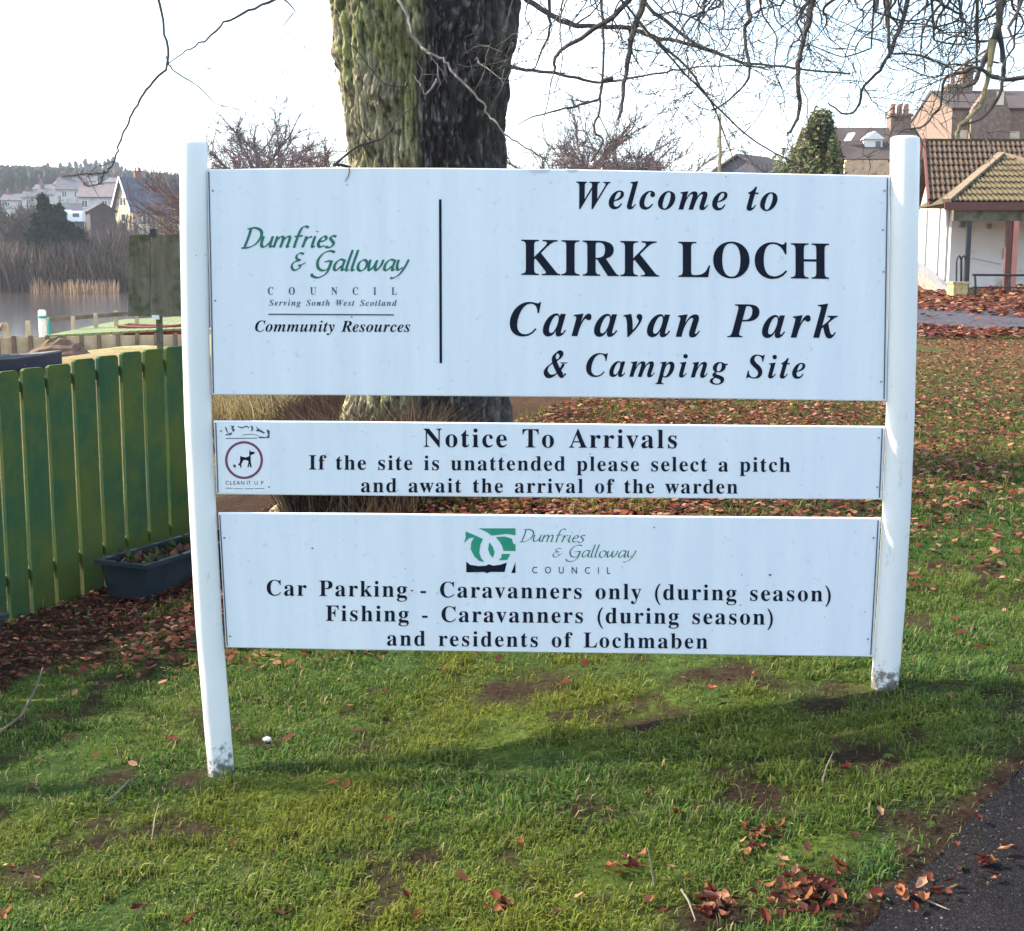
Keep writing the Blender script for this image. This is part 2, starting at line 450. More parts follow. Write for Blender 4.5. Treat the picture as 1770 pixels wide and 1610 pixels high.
def build_ground():
    ang = np.concatenate([np.linspace(-PI, -.62, 70, endpoint=False), np.linspace(-.62, .62, 400, endpoint=False), np.linspace(.62, PI, 70, endpoint=False)])
    rad = np.concatenate([[.05], np.geomspace(1.2, 9, 130, endpoint=False), np.geomspace(9, 4000, 170)])
    A, R = np.meshgrid(ang, rad)
    X = (np.sin(A) * R).ravel(); Y = (np.cos(A) * R).ravel()
    Z = ground(X, Y)
    ps = path_sd(X, Y); Z = Z - np.clip((ps + .02) / .05, 0, 1) * .012 * (np.hypot(X, Y) < 12)
    near = np.hypot(X, Y) < 9
    Z = Z + near * (fnoise(X * 22, Y * 22, 41, 3) - .5) * .018
    na = len(ang); nr = len(rad)
    i = np.arange(nr - 1)[:, None] * na; j = np.arange(na)[None]; j2 = (j + 1) % na
    Fq = np.stack([i + j, i + na + j, i + na + j2, i + j2], -1).reshape(-1, 4)
    Fq = Fq[:, ::-1]
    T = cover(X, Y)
    m, t, o = _new('ground_cover')
    N = t.nodes.new; L = t.links.new
    a = N('ShaderNodeAttribute'); a.attribute_name = 'tint'
    p = N('ShaderNodeBsdfPrincipled'); p.inputs['Roughness'].default_value = 1.0; p.inputs['Specular IOR Level'].default_value = .04
    co = N('ShaderNodeTexCoord')
    n1 = N('ShaderNodeTexNoise'); n1.inputs['Scale'].default_value = 55; n1.inputs['Detail'].default_value = 8; n1.inputs['Roughness'].default_value = .7
    n2 = N('ShaderNodeTexNoise'); n2.inputs['Scale'].default_value = 6; n2.inputs['Detail'].default_value = 8; n2.inputs['Roughness'].default_value = .7
    L(co.outputs['Object'], n1.inputs['Vector']); L(co.outputs['Object'], n2.inputs['Vector'])
    mr = N('ShaderNodeMapRange'); mr.inputs['From Min'].default_value = .3; mr.inputs['From Max'].default_value = .7; mr.inputs['To Min'].default_value = .35; mr.inputs['To Max'].default_value = 1.5
    L(n1.outputs['Fac'], mr.inputs['Value'])
    mr2 = N('ShaderNodeMapRange'); mr2.inputs['From Min'].default_value = .3; mr2.inputs['From Max'].default_value = .7; mr2.inputs['To Min'].default_value = .6; mr2.inputs['To Max'].default_value = 1.35
    L(n2.outputs['Fac'], mr2.inputs['Value'])
    mu = N('ShaderNodeMath'); mu.operation = 'MULTIPLY'; L(mr.outputs[0], mu.inputs[0]); L(mr2.outputs[0], mu.inputs[1])
    mm = N('ShaderNodeMixRGB'); mm.blend_type = 'MULTIPLY'; mm.inputs['Fac'].default_value = 1
    L(a.outputs['Color'], mm.inputs['Color1']); L(mu.outputs[0], mm.inputs['Color2'])
    L(mm.outputs[0], p.inputs['Base Color'])
    b = N('ShaderNodeBump'); b.inputs['Strength'].default_value = .9; b.inputs['Distance'].default_value = .02
    L(n1.outputs['Fac'], b.inputs['Height']); L(b.outputs[0], p.inputs['Normal'])
    L(p.outputs[0], o.inputs['Surface'])
    V = np.stack([X, Y, Z], 1)
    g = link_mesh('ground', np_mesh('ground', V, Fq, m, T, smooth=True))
    return tag(g, kind='structure', label='short mossy grass sloping up to the right, with leaf litter and bare soil')
GROUND = build_ground()

# tarmac path in the lower right corner
def strip(name, inner, width, n_al, n_ac, a0, a1, mat, lift, jitter=0, base=None, d=None, nrm=None, label=None):
    V = []; 
    for i in range(n_al + 1):
        al = lerp(a0, a1, i / n_al)
        for j in range(n_ac + 1):
            t = j / n_ac
            off = inner + width * t ** 1.5 if jitter else inner + width * t
            if j == 0: off += (float(fnoise(np.array([al * 6.]), np.array([3.3]), 61, 4)[0]) - .5) * jitter * 2
            if j == n_ac: off += (float(fnoise(np.array([al * 3.]), np.array([8.3]), 63, 3)[0]) - .5) * jitter
            V.append((base.x + d.x * al + nrm.x * off, base.y + d.y * al + nrm.y * off))
    V = np.array(V); z = ground(V[:, 0], V[:, 1]) + lift
    k = n_ac + 1
    i = np.arange(n_al)[:, None] * k; j = np.arange(n_ac)[None]
    Fq = np.stack([i + j, i + j + 1, i + k + j + 1, i + k + j], -1).reshape(-1, 4)
    top = np.column_stack([V, z]); 
    me = np_mesh(name, top, Fq, mat, smooth=True)
    o = link_mesh(name, me)
    return tag(o, kind='structure', label=label)
strip('path', 0.0, 2.4, 260, 60, -3.5, 6.5, m_asphalt, .006, .05, Vector((PE1.x, PE1.y)), PD, PN, 'dark tarmac path crossing the lower right corner')
q0 = gpix(1597, 566); q1 = gpix(1770, 574)
q2 = at(1597, 545, 26.5)
d2 = Vector((q1.x - q0.x, q1.y - q0.y)).normalized()
def fp_off(x, y): return (x - q0.x) * -d2.y + (y - q0.y) * d2.x
strip('footpath', 0.0, 4.2, 60, 10, -9, 9, m_path, .03, .25, Vector((q0.x, q0.y)), d2, Vector((-d2.y, d2.x)), 'grey tarmac footpath running past the hut')

# the loch
def water():
    m, t, o = _new('loch_water')
    N = t.nodes.new; L = t.links.new
    p = N('ShaderNodeBsdfPrincipled'); p.inputs['Base Color'].default_value = (.060, .044, .036, 1); p.inputs['Roughness'].default_value = .10; p.inputs['Specular IOR Level'].default_value = .5
    co = N('ShaderNodeTexCoord'); mp_ = N('ShaderNodeMapping'); mp_.inputs['Scale'].default_value = (.5, 2.2, 1)
    n = N('ShaderNodeTexNoise'); n.inputs['Scale'].default_value = 2.2; n.inputs['Detail'].default_value = 5
    b = N('ShaderNodeBump'); b.inputs['Strength'].default_value = .10; b.inputs['Distance'].default_value = .06
    L(co.outputs['Object'], mp_.inputs[0]); L(mp_.outputs[0], n.inputs['Vector']); L(n.outputs['Fac'], b.inputs['Height']); L(b.outputs[0], p.inputs['Normal']); L(p.outputs[0], o.inputs['Surface'])
    mb = MB(); mb.add([(-260, 38, -1.0), (6, 38, -1.0), (6, 150, -1.0), (-260, 150, -1.0)], [(0, 1, 2, 3)])
    tag(mb.build('water', m), kind='structure', label='still brown water of the loch')
water()

# ------------------------------------------------------------------ grass blades
rng = np.random.default_rng(7)
def scatter(n, y0, y1, pw, mar=.35):
    """random places in the part of the lawn that can be seen, denser near"""
    u = rng.random(n)
    Y = (y0 ** (1 - pw) + u * (y1 ** (1 - pw) - y0 ** (1 - pw))) ** (1 / (1 - pw)) if pw != 1 else y0 * (y1 / y0) ** u
    X = (rng.random(n) * 2 - 1) * (.385 * Y + mar)
    return X, Y
GREEN = np.array([[.045, .100, .020], [.070, .140, .024], [.100, .170, .028], [.150, .170, .030], [.070, .100, .045], [.22, .20, .07], [.32, .26, .13]])
GW = np.array([.20, .22, .2, .13, .13, .07, .05])
def blades(name, n, y0, y1, pw, hmin, hmax, wd, thin=1.0, label=None):
    X, Y = scatter(n, y0, y1, pw)
    s = soilness(X, Y); pn = fnoise(X * 4, Y * 4, 21, 3)
    keep = rng.random(n) > np.clip(s * 1.15 - .10, 0, .96)
    keep &= rng.random(n) < np.clip(.30 + (pn - .34) * 3.4, .12, 1) * thin
    keep &= path_sd(X, Y) < -.01 + .22 * rng.random(n) ** 2 * np.clip((fnoise(X * 9, Y * 9, 333, 2) - .35) * 4, 0, 1)
    keep &= (fence_sd(X, Y) > .05)
    keep &= np.hypot(X + .6, Y - 9) > .75
    keep &= ~((np.hypot(X + 0.9, Y - 4.28) < .045) | (np.hypot(X - 1.16, Y - 4.23) < .045))
    X = X[keep]; Y = Y[keep]; pn = pn[keep]; n = len(X)
    Z = ground(X, Y) - .004
    ph = rng.random(n) * 2 * PI
    tuft = fnoise(X * 9, Y * 9, 91, 2)
    h = (hmin + (hmax - hmin) * rng.random(n) ** 1.8) * (.35 + 1.3 * tuft)
    lean = .1 + rng.random(n) * 1.5
    w = wd * (.45 + 1.2 * rng.random(n) ** 1.5)
    dx = np.cos(ph); dy = np.sin(ph)
    wx = -dy * w / 2; wy = dx * w / 2
    P0 = np.stack([X, Y, Z], 1); Wv = np.stack([wx, wy, np.zeros(n)], 1)
    D = np.stack([dx, dy, np.zeros(n)], 1)
    mid = P0 + D * (h * .28 * lean)[:, None]; mid[:, 2] += h * .62
    tip = P0 + D * (h * .72 * lean)[:, None]; tip[:, 2] += h * np.clip(1.06 - .30 * lean, .3, 1.1)
    V = np.stack([P0 - Wv, P0 + Wv, mid - Wv * .8, mid + Wv * .8, tip], 1).reshape(-1, 3)
    k = np.arange(n)[:, None] * 5
    Fc = np.concatenate([k + np.array([[0, 1, 3]]), k + np.array([[0, 3, 2]]), k + np.array([[2, 3, 4]])], 1).reshape(-1, 3)
    ci = rng.choice(len(GREEN), n, p=GW)
    c = GREEN[ci] * (.85 + .6 * rng.random(n))[:, None]
    warm = np.clip((fnoise(X * 1.3, Y * 1.3, 101, 3) - .42) * 4, 0, 1)[:, None]
    c = c * (1 - .6 * warm) + np.array([.21, .20, .024]) * .6 * warm
    cool = np.clip((X - .2) / 1.2, 0, 1)[:, None] * .35
    c = c * (1 - cool) + np.array([.045, .11, .035]) * cool
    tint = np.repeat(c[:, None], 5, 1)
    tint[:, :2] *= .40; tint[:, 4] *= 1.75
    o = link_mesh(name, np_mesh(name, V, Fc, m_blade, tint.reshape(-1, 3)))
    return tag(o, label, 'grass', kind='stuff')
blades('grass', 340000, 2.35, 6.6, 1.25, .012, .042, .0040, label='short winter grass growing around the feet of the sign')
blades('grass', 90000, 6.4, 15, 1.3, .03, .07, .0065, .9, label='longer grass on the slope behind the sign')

# ------------------------------------------------------------------ fallen leaves
LEAFC = np.array([[.13, .026, .017], [.18, .052, .026], [.25, .095, .045], [.085, .017, .013], [.060, .024, .017], [.34, .17, .10]])
def leaf_litter(name, n, y0, y1, pw, size, dens, mar=.35, lift=.012, label=None, seed=0, zone=None):
    X, Y = scatter(n, y0, y1, pw, mar)
    k = rng.random(n) < dens(X, Y)
    if zone is not None: k &= zone(X, Y)
    k &= np.hypot(X + .6, Y - 9) > .7
    X = X[k]; Y = Y[k]; n = len(X)
    Z = ground(X, Y) + lift + rng.random(n) * .02
    ph = rng.random(n) * 2 * PI; L = size * (.6 + .8 * rng.random(n)); wdt = L * (.45 + .25 * rng.random(n)); cu = (rng.random(n) - .3) * .6
    ax = np.stack([np.cos(ph), np.sin(ph), (rng.random(n) - .5) * .8], 1); sd = np.stack([-np.sin(ph), np.cos(ph), (rng.random(n) - .5) * .9], 1)
    P = np.stack([X, Y, Z], 1); up = np.array([[0, 0, 1.]])
    a = P - ax * L[:, None] / 2;  b = P + ax * L[:, None] / 2 + up * (cu * L * .5)[:, None]
    c = P + sd * wdt[:, None] / 2 + up * (cu * wdt * .7)[:, None]; d = P - sd * wdt[:, None] / 2 + up * (cu * wdt * .7)[:, None]
    o1 = ax * (L * .26)[:, None]; c1, c2_, d1, d2_ = c * .97 + P * .03 - o1, c * .9 + P * .1 + o1, d * .9 + P * .1 - o1, d * .97 + P * .03 + o1
    V = np.stack([a, c1, c2_, b, d2_, d1], 1).reshape(-1, 3)
    q = np.arange(n)[:, None] * 6
    Fc = np.concatenate([q + np.array([[0, 1, 5]]), q + np.array([[1, 2, 5]]), q + np.array([[2, 4, 5]]), q + np.array([[2, 3, 4]])], 1).reshape(-1, 3)
    t = LEAFC[rng.integers(0, len(LEAFC), n)] * (.7 + .6 * rng.random(n))[:, None]
    o = link_mesh(name, np_mesh(name, V, Fc, m_leafm, np.repeat(t[:, None], 6, 1).reshape(-1, 3)))
    return tag(o, label, 'fallen leaves', kind='stuff')
leaf_litter('leaf_litter', 200000, 4.4, 26, .9, .036, lambda x, y: leafiness(x, y) * .9, label='brown fallen leaves strewn over the grass slope behind the sign', zone=lambda x, y: fence_sd(x, y) > .97)
LEAFC0 = LEAFC; LEAFC = LEAFC0 * .55  # darker leaf colours for the bed, the fence's shade painted in
leaf_litter('leaf_litter', 60000, 4.6, 9.5, .9, .026, lambda x, y: leafiness(x, y), label='dark leaves, fence shade in their colour, on the soil bed along the green fence', zone=lambda x, y: (fence_sd(x, y) > .02) & (fence_sd(x, y) < .95 + .1 * fnoise(x * 5, y * 5, 3, 2)) & (x < -1), lift=.006)
LEAFC = LEAFC0
leaf_litter('leaf_litter', 22000, 21, 36, 0.5, .13, lambda x, y: np.clip((x - 5) / 2, 0, 1) * (.03 + .97 * ((fp_off(x, y) < -.1) | (fp_off(x, y) > 4.0 - np.clip(x - 8, 0, 2.2) * 1.2))), lift=.05, label='thick drift of reddish leaves on the bank in front of the hut')

def leaf_mesh(c, seed):
    r = random.Random(seed)
    mb = MB(); mb.cur = c
    prof = [(-.5, .02), (-.38, .13), (-.2, .24), (0, .29), (.2, .24), (.38, .12), (.52, .01)]
    vs = []; fold = r.uniform(.3, 1.2); curl = r.uniform(-.6, 1.6)
    for t, w in prof:
        zc = curl * t * t * .8 + r.uniform(-.02, .02)
        w *= r.uniform(.65, 1.2)
        vs += [(t, w, zc + w * fold), (t, 0, zc), (t, -w, zc + w * fold * r.uniform(.4, 1.2))]
    fs = []
    for i in range(len(prof) - 1):
        a = i * 3
        fs += [(a, a + 1, a + 4, a + 3), (a + 1, a + 2, a + 5, a + 4)]
    mb.add(vs, fs)
    mb.tube([(-.72, r.uniform(-.08, .08), .02), (-.5, 0, .0)], [.012, .012], 3)
    me = mb.mesh('fallen_leaf', m_leafm, smooth=True)
    return me
LM = [leaf_mesh(tuple(LEAFC[i % 6] * k), i) for i, k in enumerate([1, 1.1, 1.2, .9, 1, 1, .8, 1.2, 1.0, 1.1, .9, 1.3])]
spots = [(860, 1568), (845, 1582), (880, 1576), (868, 1592), (1060, 1508), (1082, 1498), (1098, 1510), (1070, 1522), (1108, 1494), (1290, 1440), (1300, 1452), (1286, 1468), (1330, 1448), (1350, 1442),
         (1294, 1488), (1284, 1500), (1395, 1478), (1352, 1502), (1404, 1530), (1424, 1545), (1392, 1552), (1410, 1566), (1440, 1560), (1382, 1578), (1430, 1582), (1370, 1560), (1350, 1512),
         (1232, 1556), (1210, 1568), (1240, 1580), (1222, 1592), (1200, 1580), (1255, 1600), (1272, 1570), (1214, 1604), (1160, 1512), (1320, 1600), (1345, 1590), (1330, 1575), (1450, 1602), (1480, 1590), (1500, 1570),
         (1405, 1590), (1310, 1540), (403, 1472), (500, 1588), (482, 1592), (10, 1508), (22, 1512), (12, 1588), (4, 1600), (236, 1585), (255, 1578), (1052, 1416), (1462, 1340), (575, 1365), (597, 1370), (60, 1168), (1750, 1502),
         (1590, 1545), (1620, 1560), (1600, 1530), (1560, 1560), (1640, 1540), (1700, 1500), (1720, 1530), (1690, 1430), (1740, 1470), (1330, 1545), (1440, 1500), (960, 1590), (1000, 1560), (700, 1560), (720, 1590), (1120, 1570), (1145, 1590),
         (180, 1560), (60, 1530), (330, 1600), (600, 1590), (800, 1530), (1240, 1480), (1480, 1460), (1520, 1420), (1170, 1420), (900, 1470), (670, 1430), (1530, 1500), (1570, 1480), (130, 1210), (220, 1180), (1700, 1130), (1640, 1210), (1720, 1260), (1250, 1230), (1180, 1180), (1260, 1190), (1300, 1175), (1230, 1205), (1275, 1215)]
rr = random.Random(3)
for cx_, cy_, sx_, sy_, nn in ((1400, 1555, 45, 28, 50), (1235, 1575, 30, 22, 24), (865, 1580, 18, 12, 8), (1310, 1465, 26, 26, 12), (1085, 1508, 20, 10, 6), (1580, 1560, 60, 20, 14), (1690, 1500, 50, 30, 10)):
    spots += [(cx_ + rr.gauss(0, sx_ * .6), min(1606, cy_ + rr.gauss(0, sy_ * .6))) for _ in range(nn)]
for i, (px, py) in enumerate(spots):
    p = gpix(px, py)
    o = bpy.data.objects.new('fallen_leaf', LM[i % len(LM)]); COL.objects.link(o); o.parent = GROUND
    s = rr.uniform(.024, .046)
    o.location = (p.x, p.y, p.z + rr.uniform(.014, .026)); o.scale = (s, s, s)
    o.rotation_euler = (rr.uniform(-.6, .6), rr.uniform(-.5, .5), rr.uniform(0, 6.28))
# twigs and small stalks lying about
def twig(pts, r, name, label, mat):
    mb = MB(); n = len(pts)
    mb.tube(pts, [r * (1 - .6 * i / (n - 1)) for i in range(n)], 5)
    return tag(mb.build(name, mat), label, 'twig')
def on_g(px, py, dz=.01):
    p = gpix(px, py); return Vector((p.x, p.y, p.z + dz))
def sag(px0, py0, px1, py1, hz, bend=(0, 0)):
    a = on_g(px0, py0, .005); b = at(px1, py1, a.y + .02)
    return [a, a.lerp(b, .35) + Vector((bend[0], 0, bend[1])), a.lerp(b, .7) + Vector((bend[0] * .8, 0, bend[1] * .6)), b]
m_stick = pm('dead_stick', (.10, .07, .055), (.16, .12, .09), 20, rough=.9)
m_stickl = pm('pale_stick', (.20, .155, .11), (.27, .21, .15), 20, rough=.9)
a = on_g(-6, 1276)
twig([a, a.lerp(at(74, 1154, 5.3), .35) + Vector((.03, 0, -.02)), a.lerp(at(74, 1154, 5.3), .75) + Vector((.02, 0, -.01)), at(74, 1154, 5.3)], .007, 'twig', 'long thin dead twig standing up from the grass at the left edge', m_stick)
twig([on_g(185, 1392), on_g(205, 1380, .02), on_g(224, 1362, .025), on_g(240, 1348)], .006, 'twig', 'dark curved twig lying in the grass left of the left post', m_stick)
twig([on_g(1131, 1532, .002), at(1126, 1500, gpix(1131, 1532).y), at(1120, 1468, gpix(1131, 1532).y)], .0028, 'twig', 'short pale stalk standing upright in the foreground grass', m_stickl)
twig([on_g(1178, 1545), on_g(1190, 1572, .02), on_g(1202, 1600, .012)], .0035, 'twig', 'pale stalk lying beside the leaf heap in the foreground', m_stickl)
twig([on_g(1420, 1360), on_g(1428, 1338, .02), on_g(1440, 1316, .03)], .0028, 'twig', 'thin grey stem across the bare soil patch', m_stickl)
twig([on_g(1574, 1548), on_g(1600, 1566, .014), on_g(1636, 1580, .012)], .0038, 'twig', 'straight pale stick lying at the edge of the tarmac', m_stickl)
twig([on_g(262, 1462), on_g(268, 1425, .02), on_g(275, 1405, .03)], .0028, 'twig', 'small pale stem in the grass at the lower left', m_stickl)
# white pebble right of the left post
def stone(px, py, s, name, label, mat):
    p = gpix(px, py); mb = MB(); vs = []; r = random.Random(px)
    for i in range(5):
        th = PI * (i + .5) / 5
        for k in range(8):
            a = 2 * PI * k / 8; q = s * r.uniform(.85, 1.1)
            vs.append((q * math.sin(th) * math.cos(a) * 1.2, q * math.sin(th) * math.sin(a), q * math.cos(th) * .7))
    fs = [(i * 8 + k, (i + 1) * 8 + k, (i + 1) * 8 + (k + 1) % 8, i * 8 + (k + 1) % 8) for i in range(4) for k in range(8)] + [tuple(range(8)), tuple(reversed(range(32, 40)))]
    mb.add(vs, fs); o = mb.build(name, mat, smooth=True); o.location = (p.x, p.y, p.z + s * .9)
    return tag(o, label, 'pebble')
stone(462, 1284, .013, 'pebble', 'small white pebble in the grass right of the left post', pm('pale_stone', (.7, .68, .6), None, 20, rough=.7))

# small broad-leaved weeds and clover flat among the grass
def weeds():
    n = 520; X, Y = scatter(n, 2.4, 7, 1.1)
    k = (fnoise(X * 2, Y * 2, 222, 3) > .5) & (fence_sd(X, Y) > 1.0) & (path_sd(X, Y) < -.03); X = X[k]; Y = Y[k]
    V = []; Fc = []; T = []
    r = random.Random(4)
    Z = ground(X, Y)
    for x, y, z in zip(X, Y, Z):
        m = r.randint(4, 8); s = r.uniform(.008, .018); c = r.choice([(.06, .10, .025), (.07, .11, .025), (.09, .11, .03), (.12, .11, .04)])
        for i in range(m):
            a = 2 * PI * i / m + r.uniform(-.3, .3); dx, dy = math.cos(a), math.sin(a); w = s * .32; q = len(V)
            V += [(x, y, z + .012), (x + dx * s * .6 - dy * w, y + dy * s * .6 + dx * w, z + .02), (x + dx * s * 1.1, y + dy * s * 1.1, z + .014), (x + dx * s * .6 + dy * w, y + dy * s * .6 - dx * w, z + .02)]
            Fc.append((q, q + 1, q + 2, q + 3)); T += [tuple(v * r.uniform(.8, 1.2) for v in c)] * 4
    tag(link_mesh('weeds', np_mesh('weeds', np.array(V), np.array(Fc), m_blade, np.array(T))), 'small broad-leaved weeds among the grass in front of the sign', 'weeds', kind='stuff')
weeds()

# grit and broken stone along the ragged tarmac edge
def grit():
    n = 5200; r = np.random.default_rng(12); al = r.uniform(-1.5, 3.5, n); sd = r.normal(.02, .10, n) * (1 + .5 * r.random(n))
    X = PE1.x + PD.x * al + PN.x * sd; Y = PE1.y + PD.y * al + PN.y * sd; Z = ground(X, Y) + .006; s = .0014 + .0034 * r.random(n) ** 3
    J = lambda: (r.random((n, 3)) - .5) * s[:, None] * .7
    P = np.stack([X, Y, Z], 1); e = lambda x, y, z: P + np.array([[x, y, z]]) * s[:, None] + J()
    V = np.stack([e(1, 0, 0), e(0, 1, 0), e(-1, 0, 0), e(0, -1, 0), e(0, 0, .8)], 1).reshape(-1, 3); q = np.arange(n)[:, None] * 5
    Fc = np.concatenate([q + np.array([[0, 1, 4]]), q + np.array([[1, 2, 4]]), q + np.array([[2, 3, 4]]), q + np.array([[3, 0, 4]])], 1).reshape(-1, 3)
    c = np.array([[.05, .045, .045], [.09, .08, .075], [.03, .025, .022], [.14, .125, .11]])[r.integers(0, 4, n)]
    tag(link_mesh('gravel', np_mesh('gravel', V, Fc, m_leafm, np.repeat(c[:, None], 5, 1).reshape(-1, 3))), 'loose grit along the crumbling edge of the dark tarmac', 'gravel', kind='stuff')
grit()
